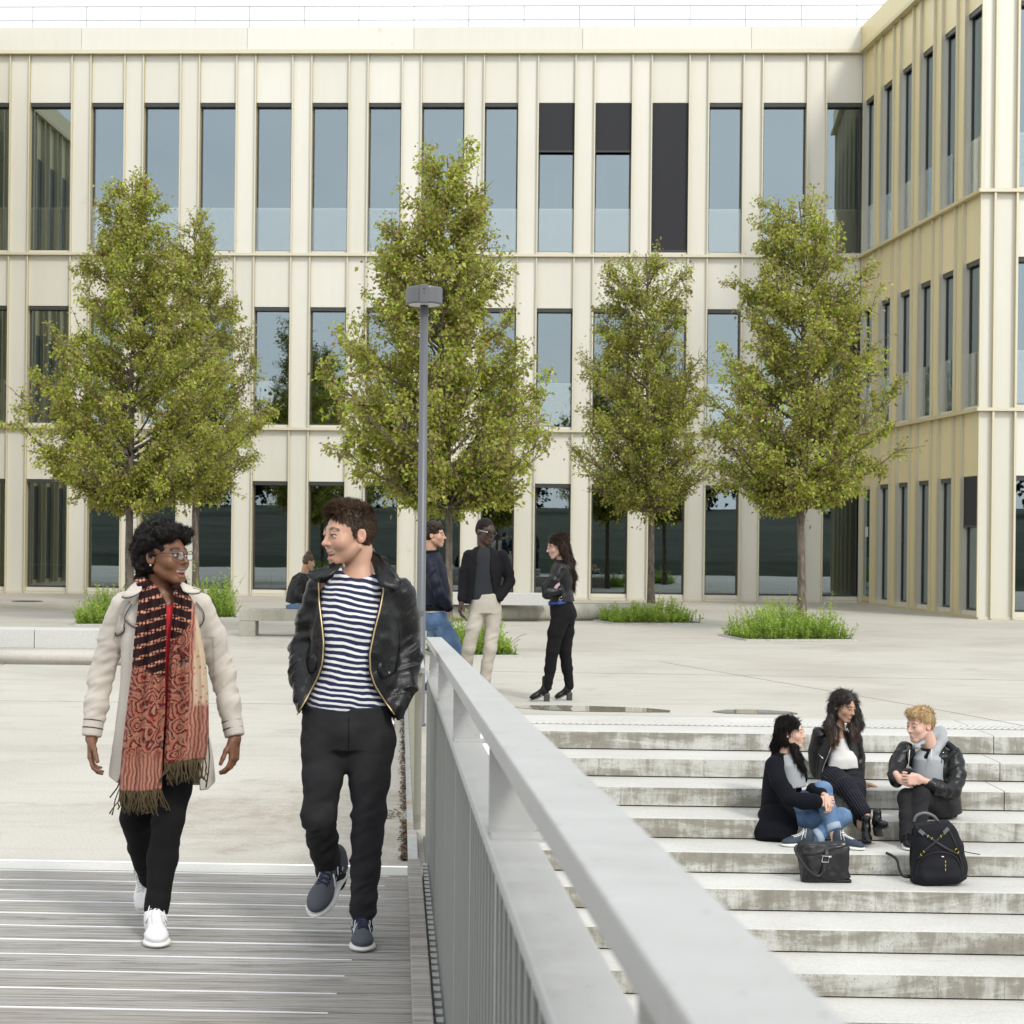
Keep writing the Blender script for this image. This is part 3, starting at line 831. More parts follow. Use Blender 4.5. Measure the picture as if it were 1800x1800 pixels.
# ---- left wing, only seen mirrored in the glass
lw = thing('opposite_wing', F(-24, 0), 'matching champagne metal wing mirrored in the far windows', 'building')
LS = fplane(-70, 941)[0]
LDx = -FA
for fl in range(3):
    z0, zt = FLO[fl], TOPZ[fl]
    p = F(LS - 2.0, 0, 6.0)
    box('wall_block', Vector((p.x, p.y, (z0 + zt) / 2)), FR * 4.0, FA * 11.0, UP * (zt - z0 - .01), CL, lw)
    for i in range(8):
        q = F(LS + .003, 0, .9 + i * 1.4)
        box('window_slot', Vector((q.x, q.y, (SILL[fl] + HEAD[fl]) / 2)), FR * .02, FA * .75, UP * (HEAD[fl] - SILL[fl]), MAT['window_frame'], lw)
        for dd in (-.45, .45):
            q2 = F(LS + .055, 0, .9 + i * 1.4 + dd); box('fin', Vector((q2.x, q2.y, (z0 + zt) / 2)), FR * .11, FA * .045, UP * (zt - z0 - .1), FN, lw)
    q = F(LS - 1.95, 0, 6.0); box('ledge', Vector((q.x, q.y, zt)), FR * 4.2, FA * 11.1, UP * .1, FN, lw)
q = F(LS - 2, 0, 6); box('parapet_panel', Vector((q.x, q.y, 14.68)), FR * 4.1, FA * 11.05, UP * .6, CL, lw)

# ---- roof guard rail
gr = thing('roof_guard_rail', F(-11, 14.6, -1.2), 'thin pale metal guard rail along the roof edge against the sky', 'guard rail')
d_ = fplane(760, 30, -1.0)[1]
zr = lambda py: CAMZ + (942 - py) * d_ / FPX
mat('rail_metal', (.40, .41, .41), .5, .2)
PX = [-38, 57.7, 152.3, 247.7, 343, 438.7, 535, 631, 727.7, 824, 921.3, 1018.7, 1115.7, 1213, 1310.7, 1408.7, 1506.3]
for px in PX:
    s = fplane(px, 30, -1.0)[0]; m = MB(); p = F(s, 0, -1.0); m.tube([p + UP * 14.6, p + UP * zr(12)], .014, 6); m.build('post', MAT['rail_metal'], gr)
for py in (12, 36.5):
    m = MB(); m.tube([F(S0, zr(py), -1.0), F(fplane(1552, 20, -1.0)[0], zr(py), -1.0), Wf(WL + 1.5, zr(py), -1.0)], .016, 6); m.build('rail', MAT['rail_metal'], gr)

# ---- furniture seen through the ground floor glass
def desk(px, py, wd, label):
    s, _ = fplane(px, 980, -1.2)
    p = F(s, 0, -1.3)
    t = thing('desk', p, label, 'desk')
    m = MB(); m.box(p + UP * .74, FR * wd, FA * .7, UP * .03); m.build('desk_top', MAT['white_laminate'], t)
    for i in (-1, 1):
        for j in (-1, 1):
            m = MB(); m.box(p + FR * (i * (wd / 2 - .04)) + FA * (j * .3) + UP * .37, FR * .04, FA * .04, UP * .71); m.build('leg', MAT['white_laminate'], t)
    return t, p
desk(75, 0, 1.5, 'white desk behind the ground floor glass at the far left'); t, p = desk(190, 0, 1.3, 'white desk with paper boxes behind ground floor glass left of the trench coat')
def carton(px, o, z, wx, wz, mt, label, wy=.3):
    s, _ = fplane(px, 980, o); p = F(s, z, o); m = MB(); m.box(p + UP * wz / 2, FR * wx, FA * wy, UP * wz)
    tag(m.build('box', MAT[mt], None, bevel=.006, origin=tuple(p)), label, 'box'); return p
carton(176, -1.3, .757, .42, .42, 'card_white', 'white paper box standing on the desk behind the glass'); carton(203, -1.3, .757, .2, .3, 'card_yellow', 'small beige box beside the white box on the desk')
carton(463, -.75, .02, .34, .62, 'card_yellow', 'tall yellow carton standing on the floor behind the ground floor glass')
carton(490, -.8, .02, .30, .60, 'interior_ceiling', 'grey crate beside the yellow carton behind the glass'); carton(463, -1.2, .02, .9, 1.0, 'interior_partition', 'dim cabinet behind the yellow carton')
carton(1262, -.6, .02, .72, .40, 'card_white', 'white box of papers low behind the ground floor glass between two trees'); carton(1262, -.56, .422, .74, .12, 'card_red', 'red lid of magazines on the white paper box'); carton(1262, -.75, .56, .7, .34, 'card_white', 'pale stack of boxes above the red magazines')
desk(1172, 0, 1.1, 'white table with trestle legs behind the thin tree trunk'); desk(880, 0, 1.3, 'white desk behind the glass behind the tall man')

# ================================================================== trees and planting
def leaf_material(name, stops, transl=.35, rough=.5):
    m = bpy.data.materials.new(name); m.use_nodes = True; t = m.node_tree; b = t.nodes['Principled BSDF']; o = t.nodes['Material Output']
    a = N(t, 'ShaderNodeAttribute', attribute_name='tint')
    c = ramp(t, a.outputs['Fac'], stops)
    setc(t, b, c); b.inputs['Roughness'].default_value = rough; b.inputs['Specular IOR Level'].default_value = .35
    tr = N(t, 'ShaderNodeBsdfTranslucent'); t.links.new(mixc(t, 1.0, c, (1.25, 1.3, .7), 'MULTIPLY'), tr.inputs['Color'])
    ms = N(t, 'ShaderNodeMixShader'); ms.inputs['Fac'].default_value = transl
    t.links.new(b.outputs[0], ms.inputs[1]); t.links.new(tr.outputs[0], ms.inputs[2]); t.links.new(ms.outputs[0], o.inputs['Surface'])
    MAT[name] = m; return m
leaf_material('pear_leaf', [(0, (.22, .155, .085)), (.20, (.36, .28, .12)), (.30, (.25, .30, .055)), (.55, (.42, .48, .09)), (.8, (.60, .64, .15)), (1, (.74, .74, .24))], .45)
leaf_material('dark_leaf', [(0, (.008, .015, .006)), (1, (.028, .045, .013))], .2)
leaf_material('herb_leaf', [(0, (.13, .20, .04)), (.5, (.29, .42, .07)), (1, (.48, .59, .15))], .4)
def _bark(t, b):
    v = wcoords(t, (1, 1, .22)); n = noise(t, v, 26, 6, .7, .4)
    setc(t, b, ramp(t, n, [(.3, (.045, .035, .027)), (.5, (.13, .105, .08)), (.72, (.25, .22, .18))])); bump(t, b, n, .6, .012)
mat('bark', (.15, .12, .09), .9, nodes=_bark)
def tubes_np(paths, n=5):
    """paths: list of (points (k,3), radii (k)) -> one vertex/face set"""
    V, Fc = [], []; base = 0
    for P, R in paths:
        P = np.asarray(P, float); k = len(P)
        T = np.gradient(P, axis=0); T /= np.linalg.norm(T, axis=1)[:, None] + 1e-9
        a = np.where(np.abs(T[:, 2:3]) < .9, np.array([[0, 0, 1.]]), np.array([[1., 0, 0]]))
        X = np.cross(T, a); X /= np.linalg.norm(X, axis=1)[:, None] + 1e-9; Y = np.cross(T, X)
        th = np.arange(n) * 2 * np.pi / n
        ring = P[:, None] + (X[:, None] * np.cos(th)[None, :, None] + Y[:, None] * np.sin(th)[None, :, None]) * np.asarray(R)[:, None, None]
        V.append(ring.reshape(-1, 3))
        i = np.arange(k - 1)[:, None] * n; j = np.arange(n)[None]; j2 = (j + 1) % n
        Fc.append(np.stack([i + j, i + j2, i + n + j2, i + n + j], -1).reshape(-1, 4) + base); base += k * n
    return np.concatenate(V), np.concatenate(Fc)
def leaves_np(C, D, L, W, rng, droop=.3):
    """folded four-point leaves at C pointing along D"""
    n = len(C); D = D / (np.linalg.norm(D, axis=1)[:, None] + 1e-9)
    r = rng.normal(size=(n, 3)); S = np.cross(D, r); S /= np.linalg.norm(S, axis=1)[:, None] + 1e-9; U = np.cross(S, D)
    p0 = C; p2 = C + D * L[:, None] - np.array([0, 0, 1.]) * (L * droop)[:, None]
    m = C + D * (L * .45)[:, None]
    p1 = m + S * W[:, None] + U * (W * .35)[:, None]; p3 = m - S * W[:, None] + U * (W * .35)[:, None]
    V = np.stack([p0, p1, p2, p3], 1).reshape(-1, 3)
    b = np.arange(n)[:, None] * 4
    Fc = np.concatenate([b + [[0, 1, 2]], b + [[0, 2, 3]]])
    return V, Fc
def interp_prof(prof, y):
    ys = np.array([p[0] for p in prof], float)
    return np.interp(y, ys, [p[1] for p in prof]), np.interp(y, ys, [p[2] for p in prof])
def tree(px, base_py, d, prof, trunk_bot, label, nleaf=26000, seed=1, r0=.075, leafmat='pear_leaf', lean=0, group='pear trees on the plaza'):
    """prof: crown outline in the picture, (row, left column, right column) from top down; d metres away"""
    rng = np.random.default_rng(seed); s = FPX / d
    B = at(px, base_py, d); B.z = 0.0
    t = thing('pear_tree', B, label, 'tree', group)
    def W(x, y): return at(x, y, d)
    ytop, ybot = prof[0][0], prof[-1][0]
    k = 14
    ysr = np.linspace(base_py, ytop + .03 * (ybot - ytop), k)
    P = []
    for i, y in enumerate(ysr):
        f = i / (k - 1); xl, xr = interp_prof(prof, max(y, ytop)); xm = px + (0 if y > ybot else ((xl + xr) / 2 - px) * (.9 * ((ybot - y) / (ybot - ytop)) ** 1.2)) + lean * f
        p = W(xm + rng.normal(0, .8) * (1 if 0 < i else 0), y); P.append((p.x, p.y + rng.normal(0, .02), max(p.z, -.05) if i else -.05))
    P = np.array(P); R = np.linspace(r0, .012, k) ; R[0] = r0 * 1.35; R[1] = r0 * 1.02
    # smooth trunk
    V, Fc = tubes_np([(P, R)], 9); nmesh('trunk', V, Fc, MAT['bark'], t, True)
    paths = []; LC, LD = [], []
    nb = 130
    cl = []
    for b in range(nb):
        u = (b + rng.random()) / nb
        y_end = ytop + (ybot - ytop) * (.035 + .965 * u ** .8)
        xl, xr = interp_prof(prof, y_end)
        xc = (xl + xr) / 2; hw = (xr - xl) / 2 * (1.07 + .10 * math.sin(y_end * .09 + seed) + .06 * math.sin(y_end * .21 + 2 * seed))
        rad = rng.uniform(.60, 1.0) * (1.06 if rng.random() < .12 else 1.0); th = rng.random() * .9 + b * 2.399
        side = math.cos(th); dep = math.sin(th)
        xe = xc + hw * side * rad; de = hw * dep * rad * .95 / s
        E = np.array(at(xe, y_end + hw * .06 * rad, d + de))
        ys_ = min(y_end + hw * rng.uniform(.45, .95), ybot + 4)
        # start on trunk
        ti = np.interp(-ys_, -ysr, np.arange(k)); i0 = int(min(max(ti, 0), k - 2)); S = P[i0] + (P[i0 + 1] - P[i0]) * (ti - i0)
        mid = (S + E) / 2 + np.array([0, 0, -.12 * np.linalg.norm(E - S)]) + rng.normal(0, .06, 3)
        q = np.linspace(0, 1, 6)[:, None]
        C = (1 - q) ** 2 * S + 2 * q * (1 - q) * mid + q ** 2 * E
        rb = .022 * (.5 + .5 * np.linalg.norm(E - S)); paths.append((C, np.linspace(rb, .005, 6)))
        nt_ = int(8 + 6 * np.linalg.norm(E - S))
        for j in range(nt_):
            f = rng.uniform(.25, 1.0); p = (1 - f) ** 2 * S + 2 * f * (1 - f) * mid + f ** 2 * E
            out = (E - S); out = out / (np.linalg.norm(out) + 1e-6)
            dr = out * .7 + rng.normal(0, .55, 3) + np.array([0, 0, .35]); dr /= np.linalg.norm(dr)
            ln = rng.uniform(.20, .46); e = p + dr * ln
            paths.append((np.array([p, p + dr * ln * .5 + rng.normal(0, .02, 3), e]), np.array([.007, .005, .003])))
            cl.append((p, e, rng.random()))
    V, Fc = tubes_np(paths, 4); nmesh('branches', V, Fc, MAT['bark'], t, True)
    m = len(cl); A = np.array([c[0] for c in cl]); E = np.array([c[1] for c in cl]); tone = np.array([c[2] for c in cl])
    wgt = rng.gamma(1.1, 1.0, m); wgt /= wgt.sum(); idx = rng.choice(m, nleaf, p=wgt); f = rng.beta(1.6, 1.0, nleaf)[:, None]
    C = A[idx] + (E[idx] - A[idx]) * f + rng.normal(0, .055, (nleaf, 3))
    out = E[idx] - A[idx]; out /= np.linalg.norm(out, axis=1)[:, None]
    D = out * .5 + rng.normal(0, .7, (nleaf, 3)) + np.array([0, 0, .1])
    L = rng.uniform(.040, .085, nleaf); Wd = L * rng.uniform(.28, .42, nleaf)
    # keep to the outline seen
    V, Fc = leaves_np(C, D, L, Wd, rng)
    tint = .42 + .28 * (tone[idx] - .5) + rng.normal(0, .15, nleaf)
    brown = rng.random(nleaf) < .26; tint[brown] = rng.uniform(0, .28, brown.sum())
    tint = np.clip(tint, 0, 1)
    nmesh('crown', V, Fc, MAT[leafmat], t, False, attr={'tint': np.repeat(tint, 4)})
    return t
SPEC = [
 (227, 1088, 31.2, [(302, 228, 248), (345, 200, 262), (400, 178, 295), (450, 145, 305), (500, 140, 345), (560, 100, 385), (615, 62, 425), (665, 35, 440), (715, 30, 452), (760, 45, 440), (800, 95, 410), (840, 135, 375), (890, 195, 265)], 'large spreading pear tree whose trunk stands behind the woman in the trench coat', 36000, 11, .085),
 (343, 1072, 37.5, [(372, 336, 346), (420, 310, 372), (480, 300, 395), (540, 290, 425), (600, 270, 445), (660, 270, 450), (720, 262, 458), (775, 265, 462), (815, 280, 440), (850, 300, 410), (880, 325, 365)], 'slimmer pear tree growing just behind the large one at the far left', 18000, 12, .08),
 (788, 1122, 25.6, [(256, 750, 815), (300, 738, 845), (350, 705, 880), (400, 665, 872), (460, 655, 885), (520, 648, 890), (575, 600, 905), (625, 552, 935), (680, 575, 960), (730, 590, 985), (780, 580, 975), (815, 635, 960), (850, 690, 930), (888, 745, 850)], 'tall pear tree behind the lamp post and the standing group', 27000, 13, .06),
 (1145, 1085, 35.6, [(432, 1105, 1160), (480, 1070, 1200), (530, 1068, 1205), (580, 1045, 1210), (640, 1020, 1235), (700, 1005, 1250), (760, 1010, 1248), (815, 1000, 1245), (850, 1035, 1215), (893, 1085, 1180)], 'smallest pear tree in the middle of the plaza behind the standing woman', 19000, 14, .078),
 (1409, 1108, 30.2, [(338, 1375, 1430), (380, 1355, 1455), (430, 1345, 1480), (480, 1315, 1520), (540, 1290, 1545), (600, 1265, 1570), (660, 1255, 1562), (720, 1258, 1570), (775, 1255, 1580), (820, 1262, 1530), (855, 1300, 1490), (890, 1350, 1450)], 'broad pear tree nearest the wing at the right of the plaza', 27000, 15, .08),
]
for (px, by, d, prof, lab, nl, sd, r0) in SPEC: tree(px, by, d, prof, by, lab, int(nl * 2.3), sd, r0)

# planting pits with herbs, each a bed of soil with leafy stems
mat('soil', (.07, .055, .04), .95)
mat('flower_orange', (.75, .22, .03), .6)
def herb_bed(px0, px1, py, depth, hgt, label, seed, nst=420, flowers=2, tall=None):
    rng = np.random.default_rng(seed)
    a, b = ground_at(px0, py), ground_at(px1, py); d = b - a; L = d.length; d.normalize(); n = Vector((-d.y, d.x, 0))
    t = thing('planting_bed', (a + b) / 2, label, 'planting bed', 'planting beds at the tree feet')
    m = MB(); m.box((a + b) / 2 + n * depth / 2 + UP * .004, d * (L + .10), n * (depth + .1), UP * .02); m.build('soil', MAT['soil'], t)
    for sg in (-1, 1):
        m = MB(); m.box((a + b) / 2 + n * (depth / 2 + sg * (depth / 2 + .07)) + UP * .012, d * (L + .18), n * .04, UP * .03); m.build('edging', MAT['rusty_galvanised'], t)
        m = MB(); m.box((a + b) / 2 + n * (depth / 2) + d * (sg * (L / 2 + .07)) + UP * .012, d * .04, n * (depth + .1), UP * .03); m.build('edging', MAT['rusty_galvanised'], t)
    paths = []; LC = []; LD = []; LL = []; TT = []
    fl = []
    for i in range(nst):
        u, v = rng.random(), rng.random()
        edge = min(1, 4 * min(u, 1 - u) + .35)
        base = np.array(a + d * (L * (u + rng.normal(0, .015))) + n * (depth * (v + rng.normal(0, .03)))); h = hgt * edge * rng.uniform(.45, 1.05) * (1 + .45 * math.sin(u * 9 + seed * 2) * math.sin(v * 5 + seed)) * (1.35 if rng.random() < .04 else 1)
        lean = np.array([rng.normal(0, .22) + (u - .5) * .5, rng.normal(0, .22) - (.5 - v) * .3, 1.0])
        tip = base + lean * h; midp = (base + tip) / 2 + rng.normal(0, .02, 3)
        paths.append((np.array([base, midp, tip]), np.array([.004, .003, .0015])))
        nl = int(16 + 30 * h); f = rng.random(nl) ** .8
        C = base + (tip - base) * f[:, None]; LC.append(C)
        D = rng.normal(0, .6, (nl, 3)) + np.array([0, 0, .75]); LD.append(D); LL.append(rng.uniform(.03, .075, nl)); TT.append(np.clip(.35 + .35 * f + rng.normal(0, .16, nl) + rng.normal(0, .1), 0, 1))
        if len(fl) < flowers and rng.random() < .02: fl.append(tip)
    V, Fc = tubes_np(paths, 3); V2, F2 = leaves_np(np.concatenate(LC), np.concatenate(LD), np.concatenate(LL), np.concatenate(LL) * .14, rng, .15)
    T = np.concatenate(TT)
    tri = np.concatenate([Fc[:, [0, 1, 2]], Fc[:, [0, 2, 3]]])
    nmesh('foliage', np.concatenate([V, V2]), np.concatenate([tri, F2 + len(V)]), MAT['herb_leaf'], t, False, attr={'tint': np.concatenate([np.full(len(V), .3), np.repeat(T, 4)])})
    for p in fl:
        m = MB(); q = Vector(p) + UP * .02; pts = []
        for j in range(5):
            an = j * 2 * math.pi / 5; e = Vector((math.cos(an), math.sin(an), .5)) * .032; sd = Vector((-math.sin(an), math.cos(an), 0)) * .018
            m.add([q, q + e * .6 + sd, q + e, q + e * .6 - sd], [(0, 1, 2, 3)])
        m.build('flower', MAT['flower_orange'], t)
herb_bed(140, 300, 1099, 1.0, .50, 'bushy green herbs by the long granite bench at the foot of the large tree', 1, 480, 4)
herb_bed(318, 412, 1087, 1.1, .62, 'rounded green shrubby herbs just right of the trench coat', 2, 420, 1)
herb_bed(770, 905, 1154, 1.1, .42, 'bright green herbs seen between the legs of the tall man', 3, 430, 2)
herb_bed(1082, 1232, 1097, 1.15, .34, 'low herb bed under the smallest tree', 4, 420, 2)
herb_bed(1318, 1497, 1126, 1.25, .46, 'wide herb bed under the broad tree nearest the wing', 5, 560, 0)
# dry grass stalk by the middle bed
m = MB()
for (x0, y0, x1, y1, x2, y2) in ((885, 1150, 903, 1118, 925, 1114), (888, 1152, 908, 1122, 915, 1124), (880, 1152, 895, 1128, 899, 1120)):
    dd = 24.2; P0, P1, P2 = at(x0, y0, dd), at(x1, y1, dd), at(x2, y2, dd)
    m.tube([P0 * (1 - q) ** 2 + P1 * 2 * q * (1 - q) + P2 * q * q for q in [i / 8 for i in range(9)]], .006, 4)
mat('dry_straw', (.35, .33, .22), .9)
o = m.build('grass_stalks', MAT['dry_straw'], None, origin=tuple(ground_at(885, 1154))); tag(o, 'dry arching grass stalks at the edge of the middle herb bed', 'grass')

# ---- the far side of the site, behind the viewer, mirrored in the glass: a grass bank with trees
def _grass(t, b):
    n = noise(t, wcoords(t, (.35, 1, 1.6)), .55, 6, .7, .6); setc(t, b, ramp(t, n, [(.36, (.002, .0035, .0012)), (.5, (.012, .022, .005)), (.62, (.022, .034, .009)), (.72, (.05, .05, .04))]))
mat('grass_bank', (.05, .09, .02), .95, nodes=_grass)
V = []; Fq = []
prof_b = [(-14, lowz - .02), (-20, .2), (-34, 2.2), (-60, 3.9), (-75, 4.4), (-160, 5.5)]
for (y, z) in prof_b:
    V += [(-260, y, z), (260, y, z)]
for i in range(len(prof_b) - 1): Fq.append([2 * i, 2 * i + 1, 2 * i + 3, 2 * i + 2])
tag(nmesh('grass_bank', V, Fq, MAT['grass_bank']), kind='structure')
bx = random.Random(5)
def back_tree(x, y, z, h, wd, seed, label):
    rng = np.random.default_rng(seed); t = thing('bank_tree', (x, y, z), label, 'tree', 'trees on the grass bank behind the viewer')
    V, Fc = tubes_np([(np.array([[x, y, z - .2], [x + .1, y, z + h * .4], [x, y, z + h * .85]]), np.array([.28, .2, .05]))], 7); nmesh('trunk', V, Fc, MAT['bark'], t, True)
    n = 2600; cc = rng.normal(0, 1, (26, 3)); cc /= np.linalg.norm(cc, axis=1)[:, None]; cc *= rng.uniform(.3, 1, (26, 1)) * np.array([wd * .8, wd * .8, h * .36]); cc += np.array([x, y, z + h * .6])
    C = cc[rng.integers(0, 26, n)] + rng.normal(0, wd * .26, (n, 3)); L = rng.uniform(.25, .55, n)
    V, Fc = leaves_np(C, rng.normal(0, 1, (n, 3)), L, L * .4, rng); nmesh('crown', V, Fc, MAT['dark_leaf'], t, attr={'tint': np.repeat(rng.random(n), 4)})
lab = ['tall dark tree on the grass bank mirrored in the windows', 'smaller dark tree on the grass bank mirrored in the windows']
for i in range(22):
    x = -75 + i * 6.6 + bx.uniform(-2, 2); y = -62 + bx.uniform(-14, 8)
    if abs(x) < 0: continue
    back_tree(x, y, 3.6, bx.uniform(4.2, 6.5) if i % 4 else bx.uniform(9, 11.5), bx.uniform(2.2, 3.4), 100 + i, 'dark leafy tree on the grass bank, seen only mirrored in the window glass')

# ================================================================== bodies and clothes: blended solids turned into one surface
_lat = np.random.default_rng(5).random((32, 32, 32)).astype(np.float32)
def vnoise(X, Y, Zc, f, ax=(1, 1, 1), seed=0.0):
    """value noise in -1..1; ax stretches"""
    x, y, z = np.broadcast_arrays(X * f * ax[0] + seed * 3.7, Y * f * ax[1] + seed * 7.1, Zc * f * ax[2] + seed * 1.3)
    xi, yi, zi = np.floor(x).astype(np.int32), np.floor(y).astype(np.int32), np.floor(z).astype(np.int32)
    fx, fy, fz = x - xi, y - yi, z - zi
    fx, fy, fz = fx * fx * (3 - 2 * fx), fy * fy * (3 - 2 * fy), fz * fz * (3 - 2 * fz)
    o = 0
    for a in (0, 1):
        for b in (0, 1):
            for c in (0, 1):
                o = o + _lat[(xi + a) & 31, (yi + b) & 31, (zi + c) & 31] * (fx if a else 1 - fx) * (fy if b else 1 - fy) * (fz if c else 1 - fz)
    return (o * 2 - 1).astype(np.float32)
def rotm(yaw=0, pitch=0, roll=0):
    """face -Y; yaw turns it toward +X, pitch nods down, roll tilts"""
    M = Matrix.Rotation(math.radians(yaw), 3, 'Z') @ Matrix.Rotation(math.radians(pitch), 3, 'X') @ Matrix.Rotation(math.radians(roll), 3, 'Y')
    return np.array(M)
class Fld:
    def __init__(s, lo, hi, h):
        s.h = h; s.lo = np.asarray(lo, float) - 3 * h
        s.n = np.ceil((np.asarray(hi, float) - s.lo) / h).astype(int) + 4
        s.F = np.full(s.n, .5, np.float32)
        s.ax = [s.lo[i] + h * np.arange(s.n[i]) for i in range(3)]
    def win(s, lo, hi):
        a = np.clip(np.floor((np.asarray(lo) - s.lo) / s.h).astype(int), 0, s.n - 1); b = np.clip(np.ceil((np.asarray(hi) - s.lo) / s.h).astype(int) + 1, a + 1, s.n)
        sl = tuple(slice(a[i], b[i]) for i in range(3))
        return sl, s.ax[0][sl[0]][:, None, None].astype(np.float32), s.ax[1][sl[1]][None, :, None].astype(np.float32), s.ax[2][sl[2]][None, None, :].astype(np.float32)
    def put(s, sl, D, k, mode):
        f = s.F[sl]
        if mode == 'u':
            h = np.maximum(k - np.abs(f - D), 0) / k; s.F[sl] = np.minimum(f, D) - h * h * k * .25
        elif mode == 's':
            h = np.maximum(k - np.abs(f + D), 0) / k; s.F[sl] = np.maximum(f, -D) + h * h * k * .25
        elif mode == 'i':
            s.F[sl] = np.maximum(f, D)
    def cap(s, a, b, ra, rb, k=.02, mode='u', wr=None, flat=None):
        """tapered capsule; wr=(amp, wavelength, t0, t1, seed) adds folds across it; flat=(axis, factor) squashes along axis"""
        a, b = np.asarray(a, float), np.asarray(b, float); r = max(ra, rb) + k + 3 * s.h + (wr[0] if wr else 0)
        sl, X, Y, Zc = s.win(np.minimum(a, b) - r, np.maximum(a, b) + r)
        d = b - a; L2 = float(d @ d) + 1e-12
        px, py, pz = X - a[0], Y - a[1], Zc - a[2]
        t = np.clip((px * d[0] + py * d[1] + pz * d[2]) / L2, 0, 1)
        qx, qy, qz = px - t * d[0], py - t * d[1], pz - t * d[2]
        if flat:
            ax_, fk = np.asarray(flat[0], float), flat[1]; u = qx * ax_[0] + qy * ax_[1] + qz * ax_[2]; e = (1 / fk - 1) * u
            qx, qy, qz = qx + ax_[0] * e, qy + ax_[1] * e, qz + ax_[2] * e
        D = np.sqrt(qx * qx + qy * qy + qz * qz) - (ra + (rb - ra) * t)
        if flat: D = D * min(1, flat[1] * 1.2)
        if wr:
            amp, lam, t0, t1, sd = wr; L = math.sqrt(L2)
            w_ = np.clip(np.minimum((t - t0) / .15, (t1 - t) / .15), 0, 1)
            dn = d / L; e1 = np.cross(dn, (0, 1, 0) if abs(dn[1]) < .8 else (1, 0, 0)); e1 /= np.linalg.norm(e1); e2 = np.cross(dn, e1)
            tl = (px * dn[0] + py * dn[1] + pz * dn[2]) / lam; u1 = (qx * e1[0] + qy * e1[1] + qz * e1[2]) / lam; u2 = (qx * e2[0] + qy * e2[1] + qz * e2[2]) / lam
            sk = tl + .55 * u1                                    # folds run slantwise round the limb
            nn = vnoise(sk, u1 * .33, u2 * .33, 1.0, seed=sd); n2 = vnoise(sk * .6, u1 * .3, u2 * .3, 1.7, seed=sd + 5)
            D = D - amp * w_ * (1.5 * (.45 - np.abs(nn)) + .9 * n2)
        s.put(sl, D.astype(np.float32), k, mode); return s
    def chain(s, pts, rad, k=.02, **kw):
        for i in range(len(pts) - 1): s.cap(pts[i], pts[i + 1], rad[i], rad[i + 1], k, **kw)
        return s
    def ell(s, c, r, R=None, k=.015, mode='u'):
        c = np.asarray(c, float); r = np.asarray(r, float); m = r.max() + k + 3 * s.h
        sl, X, Y, Zc = s.win(c - m, c + m)
        x, y, z = X - c[0], Y - c[1], Zc - c[2]
        if R is not None:
            R = np.asarray(R); x, y, z = (x * R[0, i] + y * R[1, i] + z * R[2, i] for i in range(3))
        q = np.sqrt((x / r[0]) ** 2 + (y / r[1]) ** 2 + (z / r[2]) ** 2)
        g = np.sqrt((x / r[0] ** 2) ** 2 + (y / r[1] ** 2) ** 2 + (z / r[2] ** 2) ** 2) + 1e-6
        D = np.where(q < 1e-3, -r.min(), q * (q - 1) / g)
        s.put(sl, np.clip(D, -1, 1).astype(np.float32), k, mode); return s
    def box(s, c, half, R=None, rd=.01, k=.01, mode='u'):
        c = np.asarray(c, float); half = np.asarray(half, float); m = np.linalg.norm(half) + k + 3 * s.h
        sl, X, Y, Zc = s.win(c - m, c + m)
        x, y, z = X - c[0], Y - c[1], Zc - c[2]
        if R is not None:
            R = np.asarray(R); x, y, z = (x * R[0, i] + y * R[1, i] + z * R[2, i] for i in range(3))
        ex, ey, ez = np.abs(x) - half[0] + rd, np.abs(y) - half[1] + rd, np.abs(z) - half[2] + rd
        D = np.sqrt(np.maximum(ex, 0) ** 2 + np.maximum(ey, 0) ** 2 + np.maximum(ez, 0) ** 2) + np.minimum(np.maximum(np.maximum(ex, ey), ez), 0) - rd
        s.put(sl, D.astype(np.float32), k, mode); return s
    def loft(s, pts, rx, ry, lat=(1, 0, 0), k=.03, mode='u', p=2.0, end=True):
        """stack of elliptical sections between pts; lat: across axis (or one per section); p>2 squarer"""
        P = np.array([np.asarray(q, float) for q in pts]); d = P[-1] - P[0]; L = float(np.linalg.norm(d)); dn = d / L
        la = np.asarray(lat, float); la = la - dn * (la @ dn); la /= np.linalg.norm(la); dp = np.cross(dn, la)
        ts = (P - P[0]) @ dn; cu = (P - P[0]) @ la; cv = (P - P[0]) @ dp
        r = max(max(rx), max(ry)) + k + 3 * s.h
        sl, X, Y, Zc = s.win(P.min(0) - r, P.max(0) + r)
        px, py, pz = X - P[0][0], Y - P[0][1], Zc - P[0][2]
        t0 = px * dn[0] + py * dn[1] + pz * dn[2]; t = np.clip(t0, 0, L); over = np.abs(t0 - t)
        # smooth sections between stations
        tt = np.linspace(0, L, 60)
        def sm(v):
            w_ = np.interp(tt, ts, v); k_ = np.array([1, 2, 3, 2, 1.]); k_ /= k_.sum(); q = np.pad(w_, 2, mode='edge'); return np.convolve(q, k_, 'valid')
        u = px * la[0] + py * la[1] + pz * la[2] - np.interp(t, tt, sm(cu)); v = px * dp[0] + py * dp[1] + pz * dp[2] - np.interp(t, tt, sm(cv))
        RX = np.interp(t, tt, sm(rx)); RY = np.interp(t, tt, sm(ry))
        q = (np.abs(u / RX) ** p + np.abs(v / RY) ** p) ** (1 / p); D = (q - 1) * np.minimum(RX, RY)
        D = np.where(over > 0, np.sqrt(np.maximum(D, 0) ** 2 + over ** 2), D)
        s.put(sl, D.astype(np.float32), k, mode)
        return s
